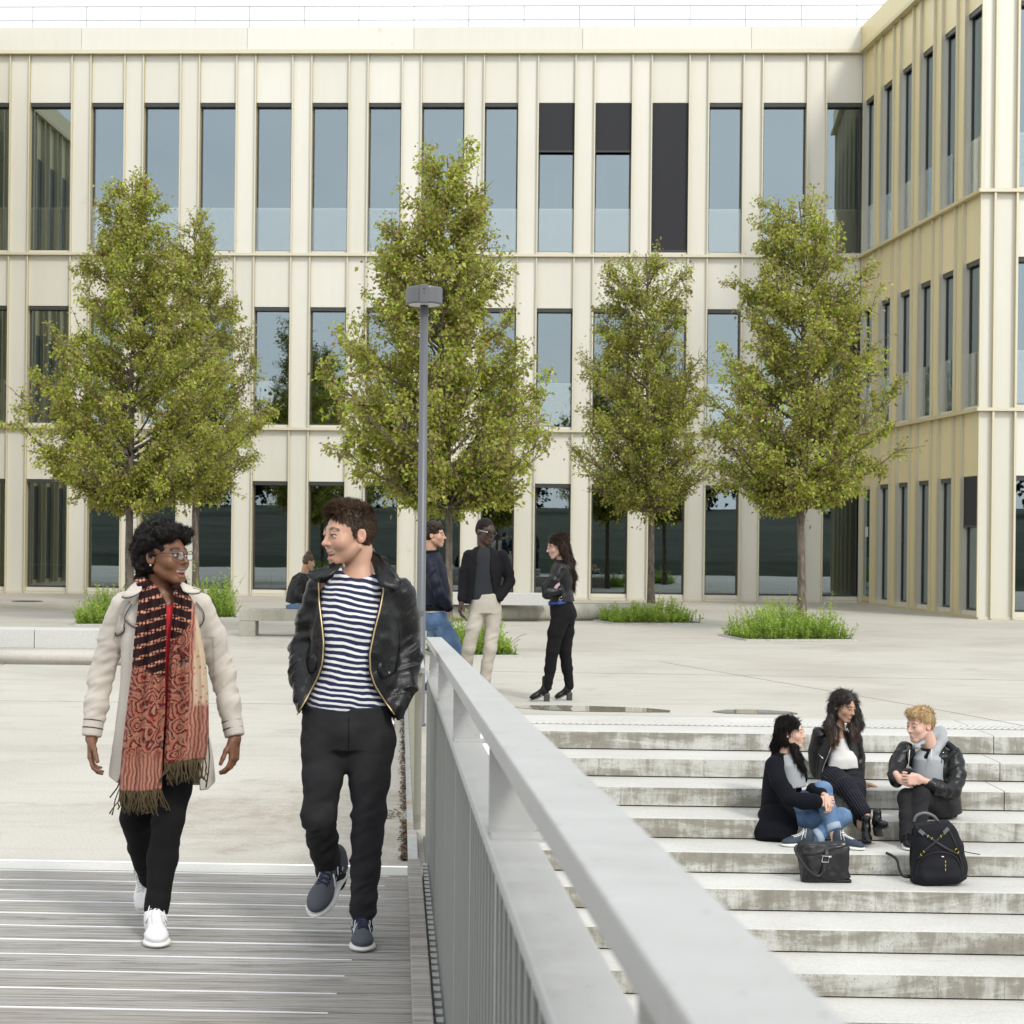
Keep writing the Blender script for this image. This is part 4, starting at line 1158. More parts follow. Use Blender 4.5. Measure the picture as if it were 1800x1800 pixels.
    def disp(s, amp, f, ax=(1, 1, 1), seed=0, lo=None, hi=None, band=.04):
        lo = s.lo if lo is None else lo; hi = s.lo + s.n * s.h if hi is None else hi
        sl, X, Y, Zc = s.win(lo, hi); f_ = s.F[sl]
        m = np.abs(f_) < band
        if m.any():
            I = np.nonzero(m); x = X.ravel()[I[0]]; y = Y.ravel()[I[1]]; z = Zc.ravel()[I[2]]
            f_[m] += amp * vnoise(x, y, z, f, ax, seed)
        return s
    def func(s, fn, k=.008, mode='s', lo=None, hi=None):
        lo = s.lo if lo is None else lo; hi = s.lo + s.n * s.h if hi is None else hi
        sl, X, Y, Zc = s.win(lo, hi); s.put(sl, np.broadcast_to(fn(X, Y, Zc), s.F[sl].shape).astype(np.float32), k, mode); return s
    def sample(s, P):
        q = (np.asarray(P) - s.lo) / s.h; i = np.clip(np.floor(q).astype(int), 0, s.n - 2); f = np.clip(q - i, 0, 1); o = 0
        for a in (0, 1):
            for b in (0, 1):
                for c in (0, 1):
                    o = o + s.F[i[:, 0] + a, i[:, 1] + b, i[:, 2] + c] * (f[:, 0] if a else 1 - f[:, 0]) * (f[:, 1] if b else 1 - f[:, 1]) * (f[:, 2] if c else 1 - f[:, 2])
        return o
    def hit(s, px, py, d, span=.5, lift=0.0):
        """first surface met along the sight line through picture point (px, py)"""
        r = np.array(ray(px, py)); o = np.array([0, 0, CAMZ]); ds = np.arange(d - span, d + span, s.h * .35)
        P = o + r * ds[:, None]; v = s.sample(P); w_ = np.nonzero(v < 0)[0]
        q = P[w_[0]] if len(w_) else o + r * d
        return Vector(q) - Vector(r).normalized() * lift
    def mesh(s):
        F = s.F; S = F < 0
        nx, ny, nz_ = F.shape
        c = np.zeros((nx - 1, ny - 1, nz_ - 1), np.int8)
        for a in (0, 1):
            for b in (0, 1):
                for e in (0, 1): c += S[a:nx - 1 + a, b:ny - 1 + b, e:nz_ - 1 + e]
        act = (c > 0) & (c < 8); I = np.argwhere(act); n = len(I)
        idx = np.full(act.shape, -1, np.int32); idx[act] = np.arange(n)
        co = [(a, b, e) for a in (0, 1) for b in (0, 1) for e in (0, 1)]
        val = np.stack([F[I[:, 0] + a, I[:, 1] + b, I[:, 2] + e] for a, b, e in co], 1)
        acc = np.zeros((n, 3)); cnt = np.zeros(n)
        for i in range(8):
            for j in range(i + 1, 8):
                if sum(abs(co[i][q] - co[j][q]) for q in range(3)) != 1: continue
                m = (val[:, i] < 0) != (val[:, j] < 0)
                t = val[m, i] / (val[m, i] - val[m, j]); A, B = np.array(co[i], float), np.array(co[j], float)
                acc[m] += A + (B - A) * t[:, None]; cnt[m] += 1
        V = s.lo + (I + acc / np.maximum(cnt, 1)[:, None]) * s.h
        Q = []
        for axn in range(3):
            sh = [slice(None)] * 3; sh2 = [slice(None)] * 3; sh[axn] = slice(0, -1); sh2[axn] = slice(1, None)
            A, B = S[tuple(sh)], S[tuple(sh2)]; ch = np.argwhere(A != B)
            o1, o2 = [q for q in range(3) if q != axn]
            ch = ch[(ch[:, o1] > 0) & (ch[:, o2] > 0) & (ch[:, o1] < act.shape[o1]) & (ch[:, o2] < act.shape[o2])]
            def cell(d1, d2):
                q = ch.copy(); q[:, o1] += d1; q[:, o2] += d2; return idx[q[:, 0], q[:, 1], q[:, 2]]
            q4 = np.stack([cell(-1, -1), cell(0, -1), cell(0, 0), cell(-1, 0)], 1)
            ins = A[ch[:, 0], ch[:, 1], ch[:, 2]]
            if axn == 1: ins = ~ins
            q4[~ins] = q4[~ins][:, ::-1]
            Q.append(q4)
        Q = np.concatenate(Q); Q = Q[(Q >= 0).all(1)]
        return V, Q
def merge(parts):
    V, Fq, b = [], [], 0
    for v, f in parts: V.append(v); Fq.append(f + b); b += len(v)
    return np.concatenate(V), np.concatenate(Fq)
def relax(V, Fq, it=1, lam=.5):
    for _ in range(it):
        S = np.zeros_like(V); C = np.zeros(len(V))
        for i in range(4):
            a, b = Fq[:, i], Fq[:, (i + 1) % 4]
            np.add.at(S, a, V[b]); np.add.at(S, b, V[a]); np.add.at(C, a, 1); np.add.at(C, b, 1)
        V = V + lam * (S / np.maximum(C, 1)[:, None] - V)
    return V
def fobj(name, fld, mats, parent, it=1, attr=None, mi=None, extra=None):
    V, Fq = fld.mesh()
    if it: V = relax(V, Fq, it)
    if extra: V, Fq = merge([(V, Fq)] + extra)
    at_ = attr(V) if attr else None
    m_ = mi(V[Fq].mean(1)) if mi else None
    return nmesh(name, V, Fq, mats, parent, True, mi=m_, attr=at_)

# ---- skin, hair and cloth
def skin(name, base, lip, beardc=(.12, .09, .07), blush=(.5, .2, .16), browc=(.03, .02, .015), iris=(.05, .03, .02)):
    def f(t, b):
        def A(n): return N(t, 'ShaderNodeAttribute', attribute_name=n).outputs['Fac']
        v = wcoords(t); n = noise(t, v, 55, 4); n2 = noise(t, v, 9, 3)
        c = mixc(t, maprange(t, n2, .35, .65, 0, .22), base, tuple(x * y for x, y in zip(base, (.86, .78, .74))))
        c = mixc(t, math_(t, 'MULTIPLY', A('blush'), .55), c, blush)
        bd = math_(t, 'MULTIPLY', A('beard'), maprange(t, noise(t, v, 420, 2), .35, .65, .25, .75))
        c = mixc(t, bd, c, beardc); c = mixc(t, A('lip'), c, lip); c = mixc(t, A('brow'), c, browc)
        c = mixc(t, A('white'), c, (.72, .70, .67)); c = mixc(t, A('iris'), c, iris); c = mixc(t, A('teeth'), c, (.80, .78, .72)); setc(t, b, c)
        bump(t, b, math_(t, 'ADD', noise(t, v, 240, 3), math_(t, 'MULTIPLY', n, .8)), .18, .002); t.links.new(maprange(t, n, .3, .7, .40, .58), b.inputs['Roughness'])
        b.inputs['Subsurface Weight'].default_value = .12; b.inputs['Subsurface Radius'].default_value = (.012, .005, .003); b.inputs['Subsurface Scale'].default_value = .6
    return mat(name, base, .48, spec=.4, nodes=f)
def hairmat(name, a, b_, rough=.42, sc=(60, 60, 6)):
    def f(t, b):
        n = noise(t, wcoords(t, sc), 1.0, 4, .6); setc(t, b, ramp(t, n, [(.3, a), (.7, b_)])); bump(t, b, n, .5, .004)
    return mat(name, a, rough, nodes=f, spec=.16 if max(b_) < .05 else .35)
def cloth(name, a, b_=None, rough=.85, f=220, sheen=.15, bmp=.25, folds=0.0):
    b_ = b_ or tuple(x * 1.35 + .004 for x in a)
    def fn(t, b):
        v = coords(t); n = noise(t, v, f, 3); n2 = noise(t, v, 7, 4)
        c = mixc(t, n2, a, b_); c = mixc(t, .12, c, ramp(t, n, [(.3, tuple(x * .6 for x in a)), (.7, tuple(min(1, x * 1.4) for x in b_))])); setc(t, b, c)
        h = n if not folds else math_(t, 'ADD', n, math_(t, 'MULTIPLY', noise(t, v, 16, 3, .5, .8), folds)); bump(t, b, h, bmp, .004)
    return mat(name, a, rough, nodes=fn, sheen=sheen, spec=.2 if max(a) < .06 else .4)
def leather(name, a, rough=.36, f=130, cr=.5):
    def fn(t, b):
        v = coords(t); n = noise(t, v, f, 4, .6); n2 = noise(t, v, 17, 4, .6, 1.0)
        setc(t, b, ramp(t, n2, [(.3, a), (.75, tuple(x * 1.6 + .001 for x in a))])); t.links.new(maprange(t, n2, .3, .7, rough - .08, rough + .14), b.inputs['Roughness'])
        n3 = noise(t, coords(t, (1, 1, 2.2)), 34, 5, .65, 1.6); bump(t, b, math_(t, 'ADD', math_(t, 'MULTIPLY', n, .3), math_(t, 'ADD', math_(t, 'MULTIPLY', n3, 1.1), math_(t, 'MULTIPLY', n2, cr * 2))), .30, .006)
    return mat(name, a, rough, nodes=fn, spec=.34)

# ---- head in its own frame: face -Y, eyes at z = 0, chin -.115, crown +.115
EYE = .0315
class Head:
    def __init__(s, o, yaw, pitch=0, roll=0, sc=1.0):
        s.o = np.array(o, float); s.R = rotm(yaw, pitch, roll); s.sc = sc
    def w(s, p): return s.o + s.R @ (np.asarray(p, float) * s.sc)
    def loc(s, V): return ((V - s.o) @ s.R) / s.sc
def head_fld(hd, h, neck=None, smile=0.0, open_=0.0, jaw=1.0, nose=1.0, neckr=.054, brow=1.0, cheek=1.0, neck_extra=None, female=False):
    sc = hd.sc; lo = hd.o - .2 * sc; hi = hd.o + .17 * sc
    if neck is not None: lo = np.minimum(lo, np.asarray(neck) - .1); hi = np.maximum(hi, np.asarray(neck) + .1)
    f = Fld(lo, hi, h)
    E = lambda c, r, k=.02, m='u', R=None: f.ell(hd.w(c), np.array(r) * sc, hd.R if R is None else hd.R @ R, k * sc, m)
    C = lambda a, b, ra, rb, k=.012, m='u': f.cap(hd.w(a), hd.w(b), ra * sc, rb * sc, k * sc, m)
    E((0, .020, .034), (.074, .094, .082)); E((0, -.026, -.018), (.061, .062, .074), .03); E((0, -.050, -.052), (.033, .037, .032), .03)
    E((0, -.026, -.068), (.047 * jaw, .050, .038), .025); E((0, -.067, -.098), (.020 * jaw, .019, .017), .022)
    for s_ in (-1, 1): C((s_ * .051 * jaw, .006, -.052), (s_ * .017, -.066, -.100), .013, .012, .022)
    C((-.036, -.074, .018), (.036, -.074, .018), .010 * brow, .010 * brow, .02)
    for s_ in (-1, 1):
        E((s_ * .042, -.058, -.026), (.020 * cheek, .018, .018), .03)
        E((s_ * EYE, -.094, -.001), (.019, .013, .0105), .012, 's')
        E((s_ * EYE, -.0735, -.002), (.0132, .0130, .0130), .002)
        C((s_ * (EYE - .014), -.0845, .0045), (s_ * EYE, -.0885, .0085), .0030, .0036, .004); C((s_ * EYE, -.0885, .0085), (s_ * (EYE + .015), -.0790, .0035), .0036, .0028, .004)
        C((s_ * (EYE - .012), -.0835, -.0085), (s_ * (EYE + .013), -.0790, -.0075), .0028, .0026, .005)
        E((s_ * .0745, .014, -.010), (.0075, .018, .029), .006, R=rotm(0, -12, 0) @ rotm(s_ * -16))
        E((s_ * .0815, .010, -.006), (.005, .009, .016), .004, 's', R=rotm(s_ * -16))
    C((0, -.080, .014), (0, -.0960 - .006 * nose, -.022), .0075, .0090, .012); E((0, -.1010 - .006 * nose, -.029), (.0098, .0105, .0085), .010)
    for s_ in (-1, 1): E((s_ * .0110, -.0920, -.0325), (.0066, .0090, .0066), .007)
    mw = .024 + .007 * smile; mz = -.066; up = .009 * smile; my = -.0850
    lips_u = [(-mw, my + .012 + .006 * smile, mz + up), (-.009, my - .0030, mz + .0035 + .25 * up), (0, my - .0035, mz + .0022 + .2 * up), (.009, my - .0030, mz + .0035 + .25 * up), (mw, my + .012 + .006 * smile, mz + up)]
    lips_l = [(-mw, my + .012 + .006 * smile, mz + up), (-.010, my - .001, mz - .0075 - .013 * open_), (.010, my - .001, mz - .0075 - .013 * open_), (mw, my + .012 + .006 * smile, mz + up)]
    for L_, r in ((lips_u, .0048), (lips_l, .0055)):
        for i in range(len(L_) - 1): C(L_[i], L_[i + 1], r * (.55 if i == 0 else 1), r * (.55 if i == len(L_) - 2 else 1), .008)
    if open_ > 0:
        E((0, my + .004, mz - .002 - .004 * open_ + .35 * up), (mw * .80, .016, .0045 + .0075 * open_), .003, 's')
        E((0, my + .014, mz - .001 + .35 * up), (mw * .82, .014, .0062 + .002 * open_), .002)
    else: C((-mw, my + .006, mz + up * .9), (mw, my + .006, mz + up * .9), .0016, .0016, .003, 's')
    if smile:
        for s_ in (-1, 1): E((s_ * .041, -.063, -.036), (.015, .013, .014), .02)
    if neck is not None:
        nb = np.asarray(neck, float); top = hd.w((0, .036, -.050))
        f.cap(top, nb, neckr * sc, neckr * 1.1 * sc, .014)
        if neck_extra is not None:
            for (c, r, kk) in neck_extra: f.ell(c, r, None, kk)
    g = dict(lu=lips_u, ll=lips_l, mw=mw, mz=mz, my=my, up=up, open=open_)
    return f, g
def _seg(P, a, b):
    a, b = np.array(a), np.array(b); d = b - a; t = np.clip((P - a) @ d / (d @ d), 0, 1); return np.linalg.norm(P - a - t[:, None] * d, axis=1)
def head_attr(hd, g, gaze=(0, 0), beard=0.0, browt=.0045, blush=.5, browz=.0, sq=0.0, eyew=.30):
    def fn(V):
        P = hd.loc(V); near = np.linalg.norm(P, axis=1) < .16; z = np.zeros(len(V)); o = {k: z.copy() for k in ('lip', 'beard', 'brow', 'white', 'iris', 'teeth', 'blush')}
        Q = P[near]
        dl = np.min([_seg(Q, L[i], L[i + 1]) for L in (g['lu'], g['ll']) for i in range(len(L) - 1)], axis=0)
        o['lip'][near] = np.clip((.0078 - dl) / .0016, 0, 1) * (Q[:, 1] < -.06)
        if g['open'] > 0:
            ez = (Q[:, 2] - (g['mz'] - .002 - .004 * g['open'] + .35 * g['up'] + 6.0 * g['up'] * (Q[:, 0] / .03) ** 2 * .1)) / (.0052 + .0066 * g['open'])
            ins = ((Q[:, 0] / (g['mw'] * .86)) ** 2 + ez ** 2 < 1) & (Q[:, 1] < -.055) & (Q[:, 1] > g['my'] - .0005)
            dk = ins & (ez < -.35); tt = o['teeth'][near]; tt[ins & ~dk] = 1; o['teeth'][near] = tt; ll = o['lip'][near]; ll[ins & ~dk] = 0; o['lip'][near] = ll
            ii_ = o['beard'][near]; o['beard'][near] = ii_
        bd = np.min([_seg(Q, (s_ * .014, -.083, .0240 + browz), (s_ * .030, -.084, .0265 + browz)) for s_ in (-1, 1)] + [_seg(Q, (s_ * .030, -.084, .0265 + browz), (s_ * .049, -.070, .0195 + browz)) for s_ in (-1, 1)], axis=0)
        o['brow'][near] = np.clip((browt + .0035 - bd) / .003, 0, 1) * .9
        for s_ in (-1, 1):
            c = np.array((s_ * EYE, -.0735, -.002)); dv = Q - c; r = np.linalg.norm(dv, axis=1)
            lidd = np.minimum(np.abs(Q[:, 2] - (.0065 - 28 * (Q[:, 0] - s_ * EYE) ** 2)), 9)
            eye = (r < .0142) & (Q[:, 1] < -.0775) & (Q[:, 2] < .0062 - .0045 * sq - 18 * (Q[:, 0] - s_ * EYE) ** 2) & (Q[:, 2] > -.0078 + .0035 * sq + 18 * (Q[:, 0] - s_ * EYE) ** 2)
            wt = o['white'][near]; wt[eye] = eyew; o['white'][near] = wt
            pc = c + .0131 * np.array((math.sin(math.radians(gaze[0])), -math.cos(math.radians(gaze[0])), math.sin(math.radians(gaze[1]))))
            ir = eye & (np.linalg.norm(Q - pc, axis=1) < .0062); it_ = o['iris'][near]; it_[ir] = 1
            lash = (_seg(Q, (s_ * (EYE - .014), -.0855, .004), (s_ * EYE, -.0895, .0075)) < .0030) | (_seg(Q, (s_ * EYE, -.0895, .0075), (s_ * (EYE + .015), -.080, .0032)) < .0030)
            it_[lash] = np.maximum(it_[lash], .75); o['iris'][near] = it_
        if beard:
            m = np.clip((-.028 - Q[:, 2]) / .03, 0, 1) * np.clip((.02 - Q[:, 1]) / .03, 0, 1) * np.clip((Q[:, 2] + .135) / .02, 0, 1)
            m = m * np.clip(np.abs(dl - 0) / .012, 0, 1); m = np.maximum(m, np.clip((.010 - _seg(Q, (-.02, -.088, -.050), (.02, -.088, -.050))) / .005, 0, 1)); o['beard'][near] = m * beard
        ck = np.min([np.linalg.norm(Q - np.array((s_ * .046, -.066, -.032)), axis=1) for s_ in (-1, 1)] + [np.linalg.norm(Q - np.array((0, -.105, -.03)), axis=1) + .008], axis=0)
        ear = np.min([np.linalg.norm(Q - np.array((s_ * .077, .014, -.010)), axis=1) for s_ in (-1, 1)], axis=0)
        o['blush'][near] = np.maximum(np.clip((.032 - ck) / .03, 0, 1), np.clip((.03 - ear) / .02, 0, 1)) * blush
        return o
    return fn
def hand_fld(wrist, fdir, palm, side, h, curl=(20, 30, 25), sc=1.0, spread=.15, thumb=(.55, .75, .15), arm=None, curls=None):
    """wrist point, finger direction, palm-facing direction; side +1/-1 sets where the thumb leaves"""
    f3 = Vector(fdir).normalized(); n = Vector(palm); n = (n - f3 * n.dot(f3)).normalized(); l = f3.cross(n) * side
    W = Vector(wrist); f = Fld(np.array(W) - .24 * sc, np.array(W) + .24 * sc, h)
    if arm is not None: f.cap(arm, W, .024 * sc, .025 * sc, .02)
    R = np.array([l, f3, n]).T
    f.box(W + f3 * .052 * sc, np.array((.040, .048, .0135)) * sc, R, .013 * sc, .012); f.ell(W + f3 * .006 * sc, np.array((.029, .022, .019)) * sc, R, .02)
    f.ell(W + f3 * .035 * sc + l * .026 * sc + n * .008 * sc, np.array((.017, .032, .016)) * sc, R, .012)
    for i, (off, ln, r) in enumerate(((.030, .078, .0088), (.0105, .086, .0092), (-.0095, .080, .0088), (-.029, .062, .0078))):
        b = W + f3 * (.096 - .004 * abs(i - 1)) * sc + l * off * sc; d = (f3 + l * (spread * (1.2 - i * .8))).normalized(); ax_ = d.cross(n).normalized()
        cc = curls[i] if curls else curl
        for j, q in enumerate((.46, .30, .24)):
            d = Matrix.Rotation(math.radians(cc[j] * (1 + .12 * i)), 3, ax_) @ d
            e = b + d * (ln * q * sc); f.cap(b, e, r * sc * (1 - .08 * j), r * sc * (.94 - .1 * j), .003 if j else .006); b = e
    b = W + f3 * .022 * sc + l * .030 * sc + n * .004 * sc; d = (f3 * thumb[0] + l * thumb[1] + n * thumb[2]).normalized(); d2 = (d + f3 * .55).normalized(); d3 = (d2 + f3 * .2 + n * .1).normalized()
    for dd, ln, r in ((d, .042, .0125), (d2, .034, .0105), (d3, .027, .0095)):
        e = b + dd * ln * sc; f.cap(b, e, r * sc, r * .93 * sc, .006); b = e
    return f
def hand_mesh(*a, **k): f = hand_fld(*a, **k); V, Fq = f.mesh(); return relax(V, Fq, 1), Fq
def limb_fill(pts, rad, h=.012):
    """the body under the clothes"""
    P = np.array([list(p) for p in pts]); f = Fld(P.min(0) - max(rad) - .02, P.max(0) + max(rad) + .02, h); f.chain([np.array(p) for p in P], rad, .03); return f.mesh()
def strands(name, roots, dirs, length, mt, parent, rng, seg=5, rad=.0011, grav=.0, curl=0.0, wav=0.0, jitter=.25, clump=0.0, taper=.25):
    """hair as many thin tapering locks; roots (n,3), dirs (n,3)"""
    n = len(roots); D = dirs + rng.normal(0, jitter, (n, 3)); D /= np.linalg.norm(D, axis=1)[:, None]
    L = length * rng.uniform(.7, 1.15, n) if np.isscalar(length) else length
    P = np.zeros((n, seg + 1, 3)); P[:, 0] = roots; ph = rng.random((n, 3)) * 6.28; d = D.copy()
    ax1 = np.cross(D, rng.normal(size=(n, 3))); ax1 /= np.linalg.norm(ax1, axis=1)[:, None]; ax2 = np.cross(D, ax1)
    for i in range(seg):
        d = d + np.array([0, 0, -grav]) / seg + (ax1 * np.sin(ph[:, :1] + curl * (i + 1)) + ax2 * np.cos(ph[:, :1] + curl * (i + 1))) * wav
        d /= np.linalg.norm(d, axis=1)[:, None]; P[:, i + 1] = P[:, i] + d * (L / seg)[:, None]
    T = np.gradient(P, axis=1); T /= np.linalg.norm(T, axis=2)[:, :, None] + 1e-9
    X = np.cross(T, np.array([.31, .52, .79])); X /= np.linalg.norm(X, axis=2)[:, :, None] + 1e-9; Y = np.cross(T, X)
    R = (rad * (1 - (1 - taper) * np.linspace(0, 1, seg + 1) ** 2))[None, :, None]
    V = np.stack([P + X * R, P - X * R * .5 + Y * R * .87, P - X * R * .5 - Y * R * .87], 2).reshape(-1, 3)
    b = (np.arange(n) * (seg + 1) * 3)[:, None, None]; i = (np.arange(seg) * 3)[None, :, None]; j = np.arange(3)[None, None]; j2 = (j + 1) % 3
    Fq = np.stack([b + i + j, b + i + j2, b + i + 3 + j2, b + i + 3 + j], -1).reshape(-1, 4)
    return nmesh(name, V, Fq, mt, parent, True)
def on_surface(fld, n, rng, cond=None):
    V, Fq = fld.mesh(); C = V[Fq].mean(1); nrm = np.cross(V[Fq[:, 1]] - V[Fq[:, 0]], V[Fq[:, 2]] - V[Fq[:, 0]]); nrm /= np.linalg.norm(nrm, axis=1)[:, None] + 1e-9
    if cond is not None:
        m = cond(C); C, nrm = C[m], nrm[m]
    i = rng.integers(0, len(C), n); return C[i] + rng.normal(0, fld.h * .3, (n, 3)), nrm[i]
def proj(X, Y, Zc):
    """picture column and row of world points"""
    u, v = X / Y, (Zc - CAMZ) / Y
    return PPX + FPX * (u * _cr + v * _sr), PPY - FPX * (v * _cr - u * _sr)
def flap(name, pts, d, mt, parent, thick=.006, fld=None, lift=.004, sub=True):
    """a flat sewn piece: outline (column, row, depth offset); laid on a garment when fld is given"""
    P = []
    for q in pts:
        if fld is not None: P.append(fld.hit(q[0], q[1], d, .4, lift + (q[2] if len(q) > 2 else 0)))
        else: P.append(at(q[0], q[1], d + (q[2] if len(q) > 2 else 0)))
    c = sum(P, Vector()) / len(P); n = len(P)
    nn = Vector()
    for i in range(n): nn += (P[i] - c).cross(P[(i + 1) % n] - c)
    nn.normalize()
    if nn.y > 0: nn = -nn
    P2 = []
    for i in range(n):                                   # rounded outline
        p0, p1, p2, p3 = P[i - 1], P[i], P[(i + 1) % n], P[(i + 2) % n]
        for q in (0, .5):
            P2.append(.5 * (2 * p1 + (p2 - p0) * q + (2 * p0 - 5 * p1 + 4 * p2 - p3) * q * q + (3 * p1 - p0 - 3 * p2 + p3) * q ** 3))
    P = P2; n = len(P); inner = [c + (p - c) * .55 for p in P]
    m = MB(); top = [p + nn * thick for p in P]; it_ = [p + nn * thick * 1.25 for p in inner]; ct = c + nn * thick * 1.3
    v = P + top + it_ + [c, ct]
    f = [[i, (i + 1) % n, n + (i + 1) % n, n + i] for i in range(n)] + [[n + i, n + (i + 1) % n, 2 * n + (i + 1) % n, 2 * n + i] for i in range(n)] + [[2 * n + i, 2 * n + (i + 1) % n, 3 * n + 1] for i in range(n)] + [[(i + 1) % n, i, 3 * n] for i in range(n)]
    m.add(v, f); return m.build(name, mt, parent, smooth=True)
def spl(P, k=4):
    """smooth line through points"""
    P = [Vector(p) for p in P]; o = []
    for i in range(len(P) - 1):
        p0, p1, p2, p3 = P[max(i - 1, 0)], P[i], P[i + 1], P[min(i + 2, len(P) - 1)]
        for j in range(k):
            q = j / k; o.append(.5 * (2 * p1 + (p2 - p0) * q + (2 * p0 - 5 * p1 + 4 * p2 - p3) * q * q + (3 * p1 - p0 - 3 * p2 + p3) * q ** 3))
    return o + [P[-1]]
def fb(J, x0, y0, x1, y1, dn, df, h):
    """a field box covering a picture rectangle between two depths"""
    C = np.array([J(x, y, d) for x in (x0, x1) for y in (y0, y1) for d in (dn, df)]); return Fld(C.min(0), C.max(0), h)
def shoe(parent, heel, toe, up, sc=1.0, upper=None, sole=None, h=.005, lace=None, stripe=None, sneaker=True, name='shoe', heelh=0.0, shaft=0.0, side=1, lacec=None, tilt=None):
    """foot-shaped upper and separate sole; heel/toe: ground points at back and front of the sole, up: direction"""
    H0, T0, U = Vector(heel), Vector(toe), Vector(up).normalized(); l = (T0 - H0); L = l.length; l.normalize(); U = (U - l * U.dot(l)).normalized(); s_ = l.cross(U)
    R = np.array([s_, l, U]).T; k = L / .28
    pt = lambda x, y, z: np.array(H0 + s_ * (x * k) + l * (y * k) + U * (z * k))
    lo = np.minimum(np.array(H0), np.array(T0)) - .16 - shaft; hi = np.maximum(np.array(H0), np.array(T0)) + .16 + shaft
    f = Fld(lo, hi, h)
    f.ell(pt(0, .045, .05), np.array((.034, .045, .045)) * k, R, .03); f.ell(pt(.004 * side, .20, .036), np.array((.044, .072, .030)) * k, R, .04); f.cap(pt(0, .06, .085), pt(.004 * side, .19, .045), .033 * k, .026 * k, .03)
    if heelh: f.cap(pt(0, .05, .05), pt(0, .048, .05) + np.array((0, 0, .07 + shaft)), .038 * k, .042 * k, .03)
    else: f.cap(pt(0, .05, .05), pt(0, .045, .10 + shaft), .036 * k, .037 * k, .03)
    f.func(lambda X, Y, Zc: ((X - H0.x) * U.x + (Y - H0.y) * U.y + (Zc - H0.z) * U.z) - .016 * k, .004, 's') if False else None
    o = fobj(name, f, upper, parent, 1)
    g = Fld(lo, hi, h); zc = .013
    if heelh:
        g.box(pt(0, .036, .012) - np.array((0, 0, heelh / 2)), np.array((.027, .027, heelh / 2 + .008)), np.array([s_, UP.cross(s_).normalized(), UP]).T, .005, .006); g.ell(pt(.004 * side, .205, .004), np.array((.042, .07, .010)) * k, R, .01); g.cap(pt(0, .07, .012), pt(0, .18, .006), .012, .010, .02, flat=(U, .5))
    else:
        g.ell(pt(0, .05, zc), np.array((.038, .052, .013)) * k, R, .02); g.ell(pt(.004 * side, .195, zc), np.array((.047, .084, .013)) * k, R, .03); g.cap(pt(0, .05, zc), pt(.002, .2, zc), .037 * k, .044 * k, .02, flat=(U, .36))
    fobj('sole', g, sole, o, 1)
    if lace is not None:
        m = MB()
        def tp(x, y, up_=.002):
            zz = np.linspace(.17, .0, 90); P = np.array([pt(x, y, z) for z in zz]); v = f.sample(P); w_ = np.nonzero(v < 0)[0]; z = zz[w_[0]] if len(w_) else .05; return Vector(pt(x, y, z + up_ / k))
        for i in range(6):
            y = .088 + .017 * i; wd = .021
            m.tube([tp(-wd, y + .006), tp(-wd * .4, y + .002), tp(wd * .4, y - .002), tp(wd, y - .006)], .0033 * k, 5); m.tube([tp(wd, y + .008), tp(0, y + .001, .004), tp(-wd, y - .006)], .003 * k, 5)
        for s2 in (-1, 1): m.tube([tp(0, .085, .004), tp(s2 * .022, .075, .016), tp(s2 * .040, .095, .014), tp(s2 * .018, .098, .006)], .0026 * k, 5); m.tube([tp(0, .086, .004), tp(s2 * .02, .10, .006), tp(s2 * .036, .125, .004)], .0026 * k, 5)
        m.build('laces', lace, o, True)
    if stripe is not None:
        for s2 in (-1, 1):
            for i in range(3):
                m = MB(); y = .095 + .027 * i; pts = []
                for q in range(5):
                    t_ = q / 4; p = pt(s2 * (.052 - .030 * t_ ** 1.5), y - .022 * t_, .022 + .062 * t_); pts.append(Vector(p))
                # lay on the upper
                out = []
                for p in pts:
                    c = Vector(pt(0, y, .05)); dv = (p - c).normalized(); tt = np.linspace(0, .08, 60); P = np.array([np.array(c + dv * float(x)) for x in tt]); v = f.sample(P); w_ = np.nonzero(v > 0)[0]; out.append(c + dv * float(tt[w_[0]] if len(w_) else .04))
                m.tube(out, .0062 * k, 6, flat=(.45, (out[0] - Vector(pt(0, y, .05))).normalized())); m.build('stripe', stripe, o, True)
    return o

def long_locks(name, hf, hd, mt, T, rng, n=3200, ln=.075, rad=.0016, wav=.05, curl=.8, down=(0, 0, -1), jit=.06):
    """hair lying from the parting over the crown and down the lengths"""
    C, nr_ = on_surface(hf, n, rng); P = hd.loc(C); tm = np.clip((P[:, 2] - .02) / .06, 0, 1)[:, None]
    side = (hd.R @ np.array((1., 0, 0)))[None] * np.sign(P[:, :1] + 1e-4); bk = hd.R @ np.array((0, 1., 0))
    D = side * (.8 * tm) + bk * (.35 * tm) + np.array(down)[None] * (1.0 - .75 * tm)
    D = D - (D * nr_).sum(1)[:, None] * nr_ + nr_ * .06
    return strands(name, C + nr_ * .0008, D, ln, mt, T, rng, 5, rad, jitter=jit, wav=wav, curl=curl)

